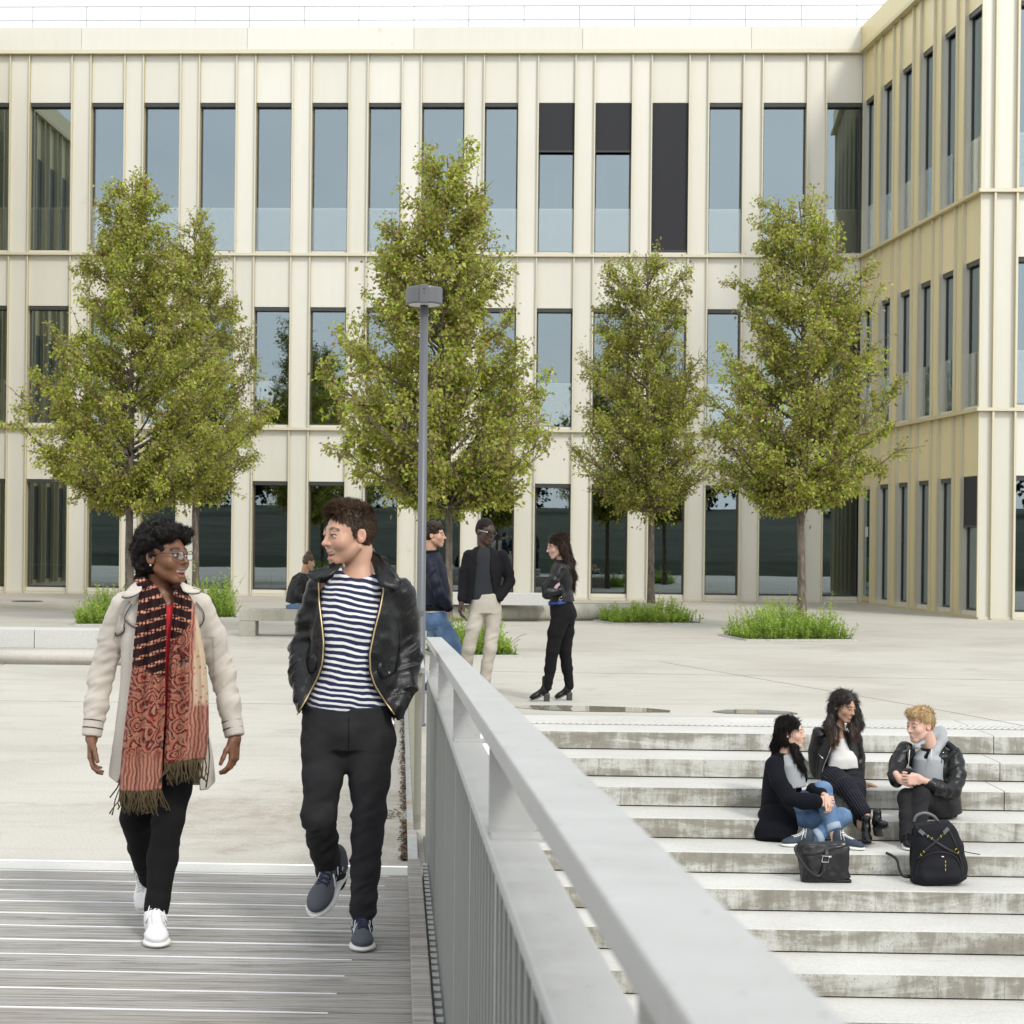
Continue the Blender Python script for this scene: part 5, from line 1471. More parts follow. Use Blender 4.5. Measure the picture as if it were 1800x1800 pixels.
# ================================================================== people
skin('skin_fair', (.50, .295, .205), (.46, .19, .16), beardc=(.20, .13, .09), blush=(.62, .28, .22), browc=(.07, .04, .022))
skin('skin_deep', (.185, .085, .046), (.27, .065, .070), blush=(.20, .075, .045), browc=(.008, .006, .005))
skin('skin_dark', (.060, .030, .020), (.085, .035, .03), blush=(.07, .032, .022), browc=(.006, .005, .004))
skin('skin_olive', (.47, .28, .19), (.42, .15, .13), blush=(.52, .22, .16), browc=(.02, .012, .008))
skin('skin_light', (.60, .39, .30), (.52, .19, .17), blush=(.68, .30, .25), browc=(.03, .02, .015))
skin('skin_pale', (.62, .40, .32), (.50, .19, .18), blush=(.72, .32, .27), browc=(.22, .13, .06))
hairmat('hair_brown', (.026, .015, .009), (.105, .062, .034)); hairmat('hair_black', (.004, .0035, .004), (.020, .016, .015)); hairmat('hair_afro', (.004, .003, .003), (.016, .012, .010), .6, (150, 150, 150))
hairmat('hair_dark', (.010, .007, .006), (.035, .022, .015)); hairmat('hair_blond', (.30, .19, .085), (.56, .40, .21)); hairmat('hair_blond_dark', (.12, .07, .03), (.26, .17, .08))
leather('leather_black', (.0032, .0034, .0040), .27); leather('leather_soft', (.0035, .0035, .0042), .34)
cloth('denim_black', (.015, .015, .0165), (.030, .0295, .032), .9, 260, 0); cloth('cotton_black', (.005, .005, .0056), (.010, .010, .011), .9, 240, 0)
mat('brass', (.55, .42, .22), .35, .8); mat('silver', (.70, .70, .70), .25, .9); mat('white_rubber', (.72, .72, .69), .6); mat('white_leather', (.78, .78, .78), .45); mat('suede_grey', (.075, .085, .10), .95); mat('lace_navy', (.010, .016, .055), .8); mat('lace_white', (.72, .72, .72), .8)
def _breton(t, b):
    g = N(t, 'ShaderNodeNewGeometry'); sp = N(t, 'ShaderNodeSeparateXYZ'); t.links.new(g.outputs['Position'], sp.inputs[0])
    v = wcoords(t); n = noise(t, v, 4.5, 3, .5); n2 = noise(t, v, 11, 2)
    z = math_(t, 'ADD', sp.outputs['Z'], math_(t, 'ADD', math_(t, 'MULTIPLY', n, .050), math_(t, 'MULTIPLY', n2, .012)))
    z = math_(t, 'ADD', z, math_(t, 'MULTIPLY', sp.outputs['X'], .12))
    fr_ = math_(t, 'FRACT', math_(t, 'MULTIPLY', z, 1 / .0240))
    k = maprange(t, math_(t, 'ABSOLUTE', math_(t, 'SUBTRACT', fr_, .5)), .275, .30)
    setc(t, b, mixc(t, k, (.008, .012, .055), (.74, .74, .74))); bump(t, b, noise(t, v, 300, 2), .2, .002)
mat('breton_jersey', (.5, .5, .5), .85, nodes=_breton, sheen=.1)

def person(px, py, d, label, cat='person', z=None):
    p = at(px, py, d)
    if z is not None: p.z = z
    return thing('person', p, label, cat)

# ---- the man in the leather jacket, walking toward the viewer
def build_man():
    d0 = 6.85; s = FPX / d0
    J = lambda x, y, dd=0.0: np.array(at(x, y, d0 + dd))
    T = person(625, 1668, d0, 'smiling man in black leather jacket and navy striped shirt walking on the deck', z=(8.36 - d0) * SL)
    hd = Head(J(613, 939, 0), -58, 5, -3, 1.04)
    nb = J(633, 1012, .02)
    f, g = head_fld(hd, .0019, nb, smile=1.15, open_=.95, jaw=1.2, nose=1.15, neckr=.053, brow=1.15, neck_extra=[(J(625, 1030, .0), (.10, .07, .05), .05)])
    V, Fq = f.mesh(); V = relax(V, Fq, 1)
    fill = [limb_fill([J(633, 1012, .02), J(622, 1060, .02), J(612, 1290)], [.05, .07, .08]), limb_fill([J(566, 1036, .01), J(533, 1142, .06), J(533, 1205, -.02)], [.035, .03, .026]), limb_fill([J(702, 1046, .01), J(714, 1155, .06), J(706, 1212, -.02)], [.035, .03, .026]), limb_fill([J(575, 1290), J(562, 1440, -.04), J(585, 1545, .20)], [.055, .035, .028]), limb_fill([J(652, 1290), J(648, 1440, -.03), J(638, 1600, -.07)], [.055, .035, .028])]
    V, Fq = merge([(V, Fq)] + fill)
    nmesh('body', V, Fq, MAT['skin_fair'], T, True, attr=head_attr(hd, g, (-10, -8), beard=.5, browt=.0048, blush=.7, sq=.75, eyew=.55))
    # hair
    rng = np.random.default_rng(21)
    hf = Fld(hd.o - .19, hd.o + .2, .003)
    E = lambda c, r, k=.02, m='u', R=None: hf.ell(hd.w(c), np.array(r) * hd.sc, hd.R if R is None else hd.R @ R, k, m)
    E((0, .018, .042), (.0785, .092, .082)); E((0, .042, .0), (.075, .058, .068), .03); E((0, -.022, .100), (.050, .048, .026), .03); E((0, -.050, .086), (.050, .030, .020), .02)
    E((0, -.10, .005), (.085, .056, .070), .012, 's'); E((0, -.108, .066), (.066, .050, .028), .01, 's'); E((0, -.03, -.09), (.09, .075, .075), .02, 's')
    for s_ in (-1, 1): E((s_ * .082, .012, -.022), (.022, .026, .040), .008, 's')
    for s_ in (-1, 1): hf.cap(hd.w((s_ * .070, -.012, .02)), hd.w((s_ * .0725, -.012, -.012)), .008, .004, .01)
    hf.disp(.003, 38, (1, 1, .5), 2)
    fobj('hair', hf, MAT['hair_brown'], T, 1)
    C, nr_ = on_surface(hf, 6500, rng)
    P = hd.loc(C); fw = hd.R @ np.array((0, -1, 0)); upv = hd.R @ np.array((0, 0, 1))
    topm = np.clip((P[:, 2] - .04) / .06, 0, 1)[:, None]
    side = hd.R @ np.array((1, 0, 0))
    D = fw * (.55 * topm) + upv * (.55 * topm - .8 * (1 - topm)) - fw * (.7 * (1 - topm)) + side * (.35 * topm)
    D = D - (D * nr_).sum(1)[:, None] * nr_ + nr_ * (.16 + .22 * topm)
    L = .010 + .015 * topm[:, 0] * rng.uniform(.5, 1.2, len(C))
    strands('hair_locks', C + nr_ * .0005, D, L, MAT['hair_brown'], T, rng, 4, .0013, grav=.1, jitter=.13, wav=.02)
    # striped shirt
    sf = fb(J, 505, 1290, 730, 980, -.30, .25, .0055)
    sf.loft([J(630, 1006, .0), J(626, 1035), J(622, 1090), J(615, 1160), J(612, 1215), J(612, 1252)], [.078, .140, .152, .152, .164, .176], [.060, .085, .112, .108, .108, .110], k=.04)
    sf.cap(J(600, 1008, -.04), J(664, 1016, -.03), .020, .020, .03)
    sf.disp(.006, 9, (1, 1, .6), 4); sf.disp(.0035, 24, (.8, .8, 1.3), 6)
    # the hem dips in front; neck opening
    sf.func(lambda X, Y, Zc: (1252 - ((proj(X, Y, Zc)[0] - 612) / 85) ** 2 * 14 - proj(X, Y, Zc)[1]) / s, .006, 's')
    sf.ell(J(630, 1000, -.03), (.064, .085, .040), None, .01, 's')
    fobj('shirt', sf, MAT['breton_jersey'], T, 1)
    # jacket
    jf = fb(J, 490, 1300, 760, 955, -.34, .30, .0045)
    jf.loft([J(634, 1000, .05), J(634, 1028, .02), J(630, 1075, .01), J(626, 1120), J(620, 1180), J(614, 1235), J(612, 1262)], [.085, .165, .178, .180, .184, .190, .186], [.075, .105, .130, .134, .136, .138, .134], k=.05)
    la = [J(566, 1032, .01), J(548, 1085, .05), J(533, 1142, .06), J(531, 1190, .0), J(537, 1240, -.06)]
    ra = [J(702, 1042, .01), J(712, 1095, .05), J(715, 1155, .06), J(708, 1205, .0), J(693, 1250, -.06)]
    for A, sd in ((la, 1), (ra, 8)):
        R_ = [.060, .055, .053, .048, .044]
        for i in range(4): jf.cap(A[i], A[i + 1], R_[i], R_[i + 1], .025, wr=(.011 if i in (1, 2) else .006, .030, -.2, 1.2, sd + i))
    jf.disp(.004, 10, (1, 1, .8), 9); jf.disp(.003, 26, (1, 1, 1.3), 10)
    XL = ([985, 1005, 1022, 1060, 1100, 1130, 1165, 1190, 1230, 1262, 1300], [592, 573, 563, 564, 569, 572, 570, 562, 541, 522, 505])
    XR = ([985, 1010, 1040, 1075, 1110, 1150, 1180, 1205, 1235, 1262, 1300], [662, 668, 671, 664, 655, 647, 648, 656, 675, 695, 720])
    def opening(X, Y, Zc):
        px, py = proj(X, Y, Zc); xl = np.interp(py, *XL); xr = np.interp(py, *XR)
        return np.maximum(np.maximum(xl - px, px - xr) / s, Y - (d0 - .01))
    jf.func(opening, .006, 's')
    jf.ell(J(632, 985, -.02), (.088, .10, .066), None, .012, 's')       # neck hole
    jf.func(lambda X, Y, Zc: np.broadcast_to((proj(X, Y, Zc)[1] - 1268) / -s, np.broadcast(X, Y, Zc).shape), .006, 's')
    jk = fobj('jacket', jf, MAT['leather_black'], T, 1)
    for XX, sg, nm in ((XL, -3.0, 'zip'), (XR, 3.0, 'zip')):
        m = MB(); pts = [jf.hit(np.interp(y, *XX) + sg, y, d0, .4, .002) for y in range(1024, 1262, 8)]
        m.tube(pts, .0032, 6); m.build(nm, MAT['brass'], jk, True)
    # collar wings
    flap('collar', [(604, 984, -.02), (590, 990, -.06), (566, 1000, -.09), (544, 1008, -.09), (540, 1013, -.10), (553, 1022, -.125), (560, 1018, -.13), (575, 1016, -.13), (588, 1008, -.12), (597, 998, -.09)], d0, MAT['leather_black'], jk, .007)
    flap('collar', [(652, 968, .03), (661, 974, .0), (676, 985, -.05), (697, 1008, -.09), (707, 1027, -.10), (704, 1036, -.115), (694, 1038, -.125), (680, 1033, -.13), (671, 1032, -.13), (663, 1020, -.10), (657, 1000, -.05), (652, 982, .0)], d0, MAT['leather_black'], jk, .007)
    m = MB(); cs = [J(604, 982, -.03), J(612, 972, .06), J(632, 965, .095), J(650, 968, .05), J(656, 985, -.01)]
    m.tube([Vector(c) for c in cs], [.012, .020, .024, .022, .014], 8, flat=(.45, Vector((0, 1, 0)))); m.build('collar_stand', MAT['leather_black'], jk, True)
    flap('pocket_flap', [(664, 1167), (694, 1152), (697, 1178), (682, 1190), (668, 1193)], d0, MAT['leather_black'], jk, .004, jf, .001)
    flap('pocket_flap', [(540, 1158), (556, 1150), (555, 1178), (544, 1184)], d0, MAT['leather_black'], jk, .004, jf, .001)
    m = MB(); c = jf.hit(684, 1182, d0, .4, .008); m.lathe(c, [(.004, -.003), (.004, .003)], 8); m.build('snap', MAT['silver'], jk)
    m = MB(); c = Vector(J(689, 1262, -.15)); m.tube([c, c + Vector((.006, -.01, -.02)), c + Vector((.012, -.012, -.035))], .004, 6); m.build('zip_pull', MAT['silver'], jk, True)
    # trousers
    tf = fb(J, 505, 1625, 720, 1225, -.25, .45, .0055)
    tf.loft([J(611, 1238, .0), J(611, 1270, .0), J(612, 1310, .01)], [.176, .184, .178], [.112, .118, .112], k=.04)
    L1 = [J(571, 1305, .0), J(566, 1370, -.04), J(560, 1436, -.06), J(570, 1495, .05), J(586, 1548, .17)]; R1 = [.094, .078, .067, .057, .050]
    L2 = [J(653, 1305, .0), J(650, 1370, -.03), J(648, 1440, -.05), J(643, 1525, -.06), J(637, 1603, -.08)]; R2 = [.094, .078, .064, .058, .049]
    for P_, R_, sd in ((L1, R1, 2), (L2, R2, 5)):
        for i in range(4): tf.cap(P_[i], P_[i + 1], R_[i], R_[i + 1], .022, wr=((.005, .0055, .008, .007)[i], (.05, .045, .036, .030)[i], (-.2, -.2, -.2, .3)[i], 1.2, sd + i))
    tf.cap(J(612, 1285, -.06), J(612, 1330, -.02), .05, .035, .05)
    tf.disp(.004, 12, (1, 1, .8), 3); tf.disp(.002, 34, (1, 1, 1), 8)
    tr = fobj('trousers', tf, MAT['denim_black'], T, 1)
    m = MB(); m.tube([tf.hit(613, y, d0, .4, .0005) for y in range(1262, 1325, 6)], .0022, 5); m.build('fly_seam', MAT['cotton_black'], tr, True)
    # shoes
    zg = lambda Y: (8.36 - Y) * SL
    t1 = at(640, 1662, d0 - .30); t1.z = zg(t1.y) + .001; h1 = at(636, 1600, d0 - .03); h1.z = zg(h1.y) + .001
    shoe(T, h1, t1, UP, upper=MAT['suede_grey'], sole=MAT['white_rubber'], lace=MAT['lace_navy'], stripe=MAT['white_leather'])
    t2 = Vector(J(552, 1618, -.03)); h2 = Vector(J(602, 1548, .225)); t2.z = max(t2.z, zg(t2.y) + .035); h2.z = t2.z + .165
    l = (t2 - h2).normalized(); u = Vector((-.15, -.70, .62))
    shoe(T, h2, t2, u, upper=MAT['suede_grey'], sole=MAT['white_rubber'], lace=MAT['lace_navy'], stripe=MAT['white_leather'])
    return T
build_man()

cloth('coat_beige', (.50, .455, .395), (.54, .495, .435), .8, 260, .1, .15, .0); mat('piping_black', (.01, .01, .012), .7); cloth('blouse_red', (.50, .012, .022), (.56, .016, .03), .75, 200, .1)
def _scarf(t, b):
    def A(n): return N(t, 'ShaderNodeAttribute', attribute_name=n).outputs['Fac']
    su, sv, pn = A('su'), A('sv'), A('pn')
    cmb = N(t, 'ShaderNodeCombineXYZ'); t.links.new(su, cmb.inputs[0]); t.links.new(sv, cmb.inputs[1])
    vec = cmb.outputs[0]
    def vor(sc, feat='F1', rnd=1.0):
        v = N(t, 'ShaderNodeTexVoronoi', feature=feat); v.inputs['Scale'].default_value = sc; v.inputs['Randomness'].default_value = rnd; t.links.new(vec, v.inputs['Vector']); return v
    # dark field with diagonal garlands of small blossoms
    dg = math_(t, 'ADD', math_(t, 'MULTIPLY', sv, 1.0), math_(t, 'MULTIPLY', math_(t, 'MULTIPLY', su, .30), math_(t, 'SUBTRACT', 1.0, math_(t, 'MULTIPLY', pn, 2.0))))
    fr_ = math_(t, 'FRACT', math_(t, 'MULTIPLY', dg, 1 / .046)); band = maprange(t, math_(t, 'ABSOLUTE', math_(t, 'SUBTRACT', fr_, .5)), .30, .36)
    blos = maprange(t, vor(70, rnd=.35).outputs['Distance'], .40, .52, 1, 0); core = maprange(t, vor(70, rnd=.35).outputs['Distance'], .14, .20, 1, 0)
    dark = mixc(t, math_(t, 'MULTIPLY', band, blos), (.020, .007, .008), (.48, .21, .14)); dark = mixc(t, math_(t, 'MULTIPLY', band, core), dark, (.58, .38, .28))
    # paisley: concentric teardrops on red and rose
    nzv = N(t, 'ShaderNodeTexNoise'); nzv.inputs['Scale'].default_value = 16; nzv.inputs['Detail'].default_value = 3; t.links.new(vec, nzv.inputs['Vector'])
    wv = N(t, 'ShaderNodeTexWave', wave_type='RINGS'); wv.inputs['Scale'].default_value = 13; wv.inputs['Distortion'].default_value = 9; wv.inputs['Detail'].default_value = 3; wv.inputs['Detail Scale'].default_value = 2.6; t.links.new(vec, wv.inputs['Vector'])
    sp = vor(170).outputs['Distance']
    dv = N(t, 'ShaderNodeVectorMath', operation='MULTIPLY_ADD'); t.links.new(nzv.outputs['Color'], dv.inputs[0]); dv.inputs[1].default_value = (.07, .09, 0); t.links.new(vec, dv.inputs[2])
    cell = vor(15); t.links.new(dv.outputs[0], cell.inputs['Vector']); rings = math_(t, 'FRACT', math_(t, 'ADD', math_(t, 'MULTIPLY', cell.outputs['Distance'], 4.2), math_(t, 'MULTIPLY', nzv.outputs['Fac'], 2.6)))
    pais = ramp(t, rings, [(.05, (.05, .012, .014)), (.28, (.20, .012, .016)), (.42, (.34, .13, .085)), (.6, (.30, .10, .07)), (.8, (.40, .21, .13)), (.95, (.09, .05, .045))])
    pais = mixc(t, maprange(t, sp, .16, .30, .8, 0), pais, (.42, .24, .15)); 
    wr2 = math_(t, 'FRACT', math_(t, 'ADD', math_(t, 'MULTIPLY', su, 62.0), math_(t, 'MULTIPLY', nzv.outputs['Fac'], 2.0)))
    rose = ramp(t, wr2, [(.1, (.16, .05, .04)), (.4, (.34, .145, .10)), (.7, (.42, .24, .17)), (.95, (.30, .10, .08))]); rose = mixc(t, maprange(t, sp, .14, .28, .7, 0), rose, (.16, .05, .04))
    cream = mixc(t, maprange(t, vor(48).outputs['Distance'], .20, .34, .85, 0), (.50, .39, .27), (.38, .12, .08)); cream = mixc(t, maprange(t, sp, .10, .2, .6, 0), cream, (.20, .06, .05))
    # where each cloth field lies: left panel dark above, red and rose below; right panel edged rose, cream outside
    kv = math_(t, 'ADD', sv, math_(t, 'MULTIPLY', nzv.outputs['Fac'], .02))
    lft = mixc(t, maprange(t, math_(t, 'ADD', kv, math_(t, 'MULTIPLY', su, -.35)), .345, .36), dark, pais); lft = mixc(t, maprange(t, kv, .69, .74), lft, rose)
    rt = mixc(t, maprange(t, math_(t, 'ADD', kv, math_(t, 'MULTIPLY', su, .9)), .255, .265), dark, pais); rt = mixc(t, maprange(t, su, .085, .092), rt, rose); rt = mixc(t, math_(t, 'MULTIPLY', maprange(t, su, .104, .112), maprange(t, kv, .52, .50)), rt, cream)
    c = mixc(t, pn, lft, rt); setc(t, b, c); bump(t, b, noise(t, vec, 500, 2), .2, .002)
mat('scarf_paisley', (.3, .1, .08), .9, nodes=_scarf, spec=.2)
cloth('fringe_olive', (.055, .040, .018), (.095, .068, .030), .9)

def build_woman():
    d0 = 6.95; s = FPX / d0
    J = lambda x, y, dd=0.0: np.array(at(x, y, d0 + dd))
    zg = lambda Y: (8.36 - Y) * SL
    T = person(275, 1660, d0, 'laughing woman with curly black hair, glasses, beige trench coat and patterned scarf', z=zg(d0))
    hd = Head(J(290, 977, 0), 60, -3, 2, 1.0)
    nb = J(284, 1050, .03)
    f, g = head_fld(hd, .0019, nb, smile=1.0, open_=1.0, jaw=.98, nose=1.0, neckr=.047, brow=.8, cheek=1.1, neck_extra=[(J(286, 1068, .0), (.085, .055, .05), .05)])
    V, Fq = f.mesh(); V = relax(V, Fq, 1)
    ha = hand_mesh(J(161, 1297, .0), Vector((.04, -.25, -1)), Vector((1, .1, .1)), 1, .0026, curl=(16, 24, 22), sc=.92, arm=J(164, 1272, .01), thumb=(.75, .45, .35))
    hb = hand_mesh(J(413, 1297, .0), Vector((-.02, -.15, -1)), Vector((-1, .3, .1)), -1, .0026, curl=(18, 26, 22), sc=.92, arm=J(409, 1272, .01), thumb=(.8, .35, .35))
    fill = [limb_fill([J(284, 1050, .03), J(287, 1085), J(288, 1330)], [.04, .06, .07]), limb_fill([J(219, 1068, .02), J(182, 1180, .06), J(165, 1268, .01)], [.03, .026, .020]), limb_fill([J(350, 1068, .02), J(390, 1182, .06), J(408, 1268, .01)], [.03, .026, .020]), limb_fill([J(301, 1335), J(296, 1440, -.07), J(276, 1600, -.12)], [.05, .03, .024]), limb_fill([J(256, 1335, .02), J(240, 1438, .05), J(262, 1548, .34)], [.05, .03, .024])]
    V, Fq = merge([(V, Fq), ha, hb] + fill)
    nmesh('body', V, Fq, MAT['skin_deep'], T, True, attr=head_attr(hd, g, (14, 2), browt=.0035, blush=.3, sq=.5, eyew=.8))
    # curly hair
    rng = np.random.default_rng(31)
    hf = Fld(hd.o - .22, hd.o + .22, .0032)
    E = lambda c, r, k=.02, m='u', R=None: hf.ell(hd.w(c), np.array(r), hd.R if R is None else hd.R @ R, k, m)
    E((0, .036, .050), (.098, .100, .094)); E((0, .066, -.012), (.090, .072, .076), .03); E((.0, -.030, .098), (.068, .058, .042), .03); E((-.04, -.055, .085), (.045, .04, .035), .02); E((.04, -.055, .085), (.045, .04, .035), .02)
    E((0, -.10, -.012), (.066, .070, .074), .012, 's'); E((0, -.06, -.085), (.085, .09, .06), .02, 's')
    hf.disp(.014, 26, (1, 1, 1), 3); hf.disp(.008, 60, (1, 1, 1), 4)
    fobj('hair', hf, MAT['hair_afro'], T, 0)
    C, nr_ = on_surface(hf, 8000, rng)
    strands('hair_curls', C - nr_ * .006, nr_ + rng.normal(0, .5, nr_.shape), rng.uniform(.012, .027, len(C)), MAT['hair_afro'], T, rng, 7, .0009, curl=1.5, wav=.9, jitter=.5)
    # glasses
    gl = thing('glasses', hd.w((0, -.10, 0)), 'dark rimmed glasses worn by the laughing woman', 'glasses')
    ln = []
    for s_ in (-1, 1):
        m = MB(); pts = []; cc = Vector((s_ * .0335, -.1035, -.003))
        for i in range(17):
            a = 2 * math.pi * i / 16; q = (abs(math.cos(a)) ** 3.2 + abs(math.sin(a)) ** 3.2) ** (-1 / 3.2)
            pts.append(Vector(hd.w((cc.x + .0255 * math.cos(a) * q, cc.y + .010 * abs(math.cos(a)) * (1 if math.cos(a) * s_ > 0 else 0), cc.z + .0175 * math.sin(a) * q + .002 * math.cos(a) * s_))))
        m.tube(pts, .0017, 6, cap=False); m.build('rim', MAT['window_frame'], gl, True)
        m = MB(); c_ = sum(pts[:16], Vector()) / 16; off = Vector(hd.R @ np.array((0, .0006, 0)))
        m.add([p for p in pts[:16]] + [c_], [[i, (i + 1) % 16, 16] for i in range(16)]); m.build('lens', MAT['lens_glass'], gl)
        m = MB(); m.tube([Vector(hd.w((s_ * .0585, -.095, .006))), Vector(hd.w((s_ * .074, -.05, .006))), Vector(hd.w((s_ * .080, .005, .004))), Vector(hd.w((s_ * .079, .025, -.012)))], .0019, 6); m.build('temple', MAT['window_frame'], gl, True)
    m = MB(); m.tube([Vector(hd.w((-.010, -.107, .003))), Vector(hd.w((0, -.112, .006))), Vector(hd.w((.010, -.107, .003)))], .0017, 6); m.build('bridge', MAT['window_frame'], gl, True)
    m = MB(); c = hd.w((-.080, .008, -.040)); m.lathe(Vector(c), [(.001, -.004), (.0045, -.002), (.0045, .002), (.001, .004)], 8); tag(m.build('earring', MAT['silver'], None, True, origin=tuple(c)), 'small silver earring on the laughing woman', 'earring')
    # red blouse
    bf = fb(J, 220, 1300, 350, 1020, -.25, .2, .006)
    bf.loft([J(288, 1052), J(288, 1080), J(288, 1150), J(290, 1250), J(290, 1275)], [.075, .12, .13, .135, .14], [.06, .09, .105, .105, .105], k=.04); bf.ell(J(292, 1050, -.06), (.028, .07, .034), None, .01, 's'); bf.disp(.005, 12, (1, 1, .5), 2)
    fobj('blouse', bf, MAT['blouse_red'], T, 1)
    # trench coat
    cf = fb(J, 135, 1425, 445, 1015, -.32, .34, .0055)
    cf.loft([J(286, 1036, .05), J(286, 1062, .03), J(285, 1120, .02), J(285, 1200, .02), J(284, 1290, .03), J(285, 1385, .05)], [.095, .158, .164, .166, .190, .220], [.075, .105, .125, .130, .150, .175], k=.05)
    la = [J(219, 1066, .02), J(196, 1120, .05), J(180, 1180, .06), J(170, 1235, .03), J(161, 1293, .0)]
    ra = [J(350, 1066, .02), J(374, 1120, .05), J(390, 1182, .06), J(402, 1238, .03), J(412, 1293, .0)]
    for A, sd in ((la, 3), (ra, 11)):
        R_ = [.058, .050, .048, .043, .040]
        for i in range(4): cf.cap(A[i], A[i + 1], R_[i], R_[i + 1], .022, wr=((.003, .006, .008, .005)[i], .026, -.2, (1.2, 1.2, 1.2, .6)[i], sd + i))
    cf.disp(.007, 11, (1, 1, .18), 5, lo=J(190, 1430, -.5), hi=J(400, 1110, .5)); cf.disp(.003, 8, (1, 1, .5), 7); cf.disp(.0022, 22, (1, 1, .6), 6)
    XL = ([1000, 1060, 1120, 1180, 1240, 1300, 1350, 1430], [272, 262, 250, 243, 240, 232, 218, 186]); XR = ([1000, 1060, 1120, 1180, 1240, 1300, 1350, 1430], [300, 312, 322, 330, 338, 345, 350, 352])
    def opening(X, Y, Zc):
        px, py = proj(X, Y, Zc); return np.maximum(np.maximum(np.interp(py, *XL) - px, px - np.interp(py, *XR)) / s, Y - (d0 + .12))
    cf.func(opening, .006, 's')
    HM = ([150, 188, 235, 300, 340, 365, 385, 420], [1352, 1362, 1400, 1395, 1392, 1388, 1368, 1368])
    cf.func(lambda X, Y, Zc: (np.interp(proj(X, Y, Zc)[0], *HM) - proj(X, Y, Zc)[1]) / s, .006, 's', lo=J(150, 1430, -.4), hi=J(440, 1340, .4))
    cf.ell(J(286, 1024, -.01), (.075, .09, .06), None, .01, 's')
    # cuffs end cleanly
    for w_, e in ((J(161, 1293), J(170, 1235, .03)), (J(412, 1293), J(402, 1238, .03))):
        dn = (w_ - e) / np.linalg.norm(w_ - e); c = w_ + dn * .004
        cf.func(lambda X, Y, Zc, dn=dn, c=c: -((X - c[0]) * dn[0] + (Y - c[1]) * dn[1] + (Zc - c[2]) * dn[2]), .004, 's', lo=w_ - .07, hi=w_ + .07)
    ct = fobj('trench_coat', cf, MAT['coat_beige'], T, 1)
    # collar, storm flap, lapels with dark piping
    def piped(name, pts, fld=None, th=.006, lift=.004, skip=0):
        o = flap(name, pts, d0, MAT['coat_beige'], ct, th, fld, lift)
        P = [at(q[0], q[1], d0 + (q[2] if len(q) > 2 else 0)) if fld is None else fld.hit(q[0], q[1], d0, .4, lift + th + (q[2] if len(q) > 2 else 0)) for q in pts]
        m = MB(); m.tube(spl([p + Vector((0, -.007, 0)) for p in P[skip:]]), .0020, 5); m.build('piping', MAT['piping_black'], ct, True); return o
    piped('collar', [(246, 1022, -.02), (232, 1030, -.04), (219, 1045, -.09), (215, 1050, -.10), (226, 1051, -.125), (240, 1046, -.13), (250, 1038, -.11)], skip=2)
    piped('collar', [(316, 1022, -.02), (326, 1028, -.05), (340, 1034, -.09), (353, 1038, -.10), (350, 1043, -.115), (336, 1044, -.125), (322, 1040, -.12)], skip=2)
    piped('lapel', [(248, 1046), (232, 1062), (221, 1082), (222, 1092), (240, 1104), (256, 1090)], cf, .006, .006, 1)
    piped('lapel', [(318, 1046), (345, 1058), (358, 1076), (358, 1092), (348, 1102), (330, 1095)], cf, .006, .006, 1)
    piped('storm_flap', [(228, 1056), (212, 1080), (203, 1112), (205, 1118), (214, 1114), (219, 1108), (218, 1098)], cf, .006, .004, 2)
    for (a, b, rr) in ((la[3], la[4], .0415), (ra[3], ra[4], .0415)):
        for q in (.55, .78):
            m = MB(); c = Vector(a + (b - a) * q); ax_ = Vector(b - a).normalized(); x_ = ax_.cross(Vector((0, 1, 0))).normalized(); y_ = ax_.cross(x_)
            m.tube([c + (x_ * math.cos(t_) + y_ * math.sin(t_)) * (rr - .0005) for t_ in [i * math.pi / 9 for i in range(19)]], .0022, 5); m.build('cuff_piping', MAT['piping_black'], ct, True)
    for xs, ys in (([240, 236, 232, 226, 220, 214, 208, 195], [1240, 1270, 1300, 1330, 1350, 1370, 1385, 1402]),):
        m = MB(); m.tube([cf.hit(x - 2, y, d0, .4, .003) for x, y in zip(xs, ys)], .003, 5); m.build('piping', MAT['piping_black'], ct, True)
    m = MB(); m.tube([cf.hit(x, y, d0, .4, .003) for x, y in ((362, 1270), (366, 1300), (368, 1330), (366, 1360), (362, 1384))], .003, 5); m.build('piping', MAT['piping_black'], ct, True)
    # scarf: two hanging panels with folds and a loop round the neck
    V, Fc, SU, SV, PN = [], [], [], [], []
    def panel(rows, pn, dep, folds, seed, vtop):
        nu, nv = 44, 90; ys = np.linspace(rows[0][0], rows[-1][0], nv); base = sum(len(v) for v in V)
        yr = [r[0] for r in rows]; xl = np.interp(ys, yr, [r[1] for r in rows]); xr = np.interp(ys, yr, [r[2] for r in rows]); wid = np.interp(ys, yr, [r[3] for r in rows])
        P = np.zeros((nv, nu, 3)); u = np.linspace(0, 1, nu)
        for i in range(nv):
            q = i / (nv - 1); fl = np.zeros(nu)
            for (c0, w0, a0) in folds: fl += a0 * np.exp(-((u - c0 - .03 * math.sin(3 * q + seed)) / w0) ** 2) * min(1, .35 + 1.4 * q)
            fl += .004 * np.sin(u * 23 + q * 5 + seed); yy = ys[i] + 4 * np.sin(u * 3 + seed) * q
            x = xl[i] + (xr[i] - xl[i]) * u
            for j in range(nu):
                dd = np.interp(ys[i], [r[0] for r in dep], [r[1] for r in dep]) + .035 * (2 * u[j] - 1) ** 2 - fl[j]
                P[i, j] = at(x[j], yy[j], d0 + dd)
        sv = np.repeat(((ys - vtop) / s)[:, None], nu, 1); su = u[None] * wid[:, None]
        th = np.array([0, .007, 0]); n = nv * nu
        V.append(P.reshape(-1, 3)); V.append((P + th).reshape(-1, 3)); SU.extend(list(su.ravel()) * 2); SV.extend(list(sv.ravel()) * 2); PN.extend([pn] * (2 * n))
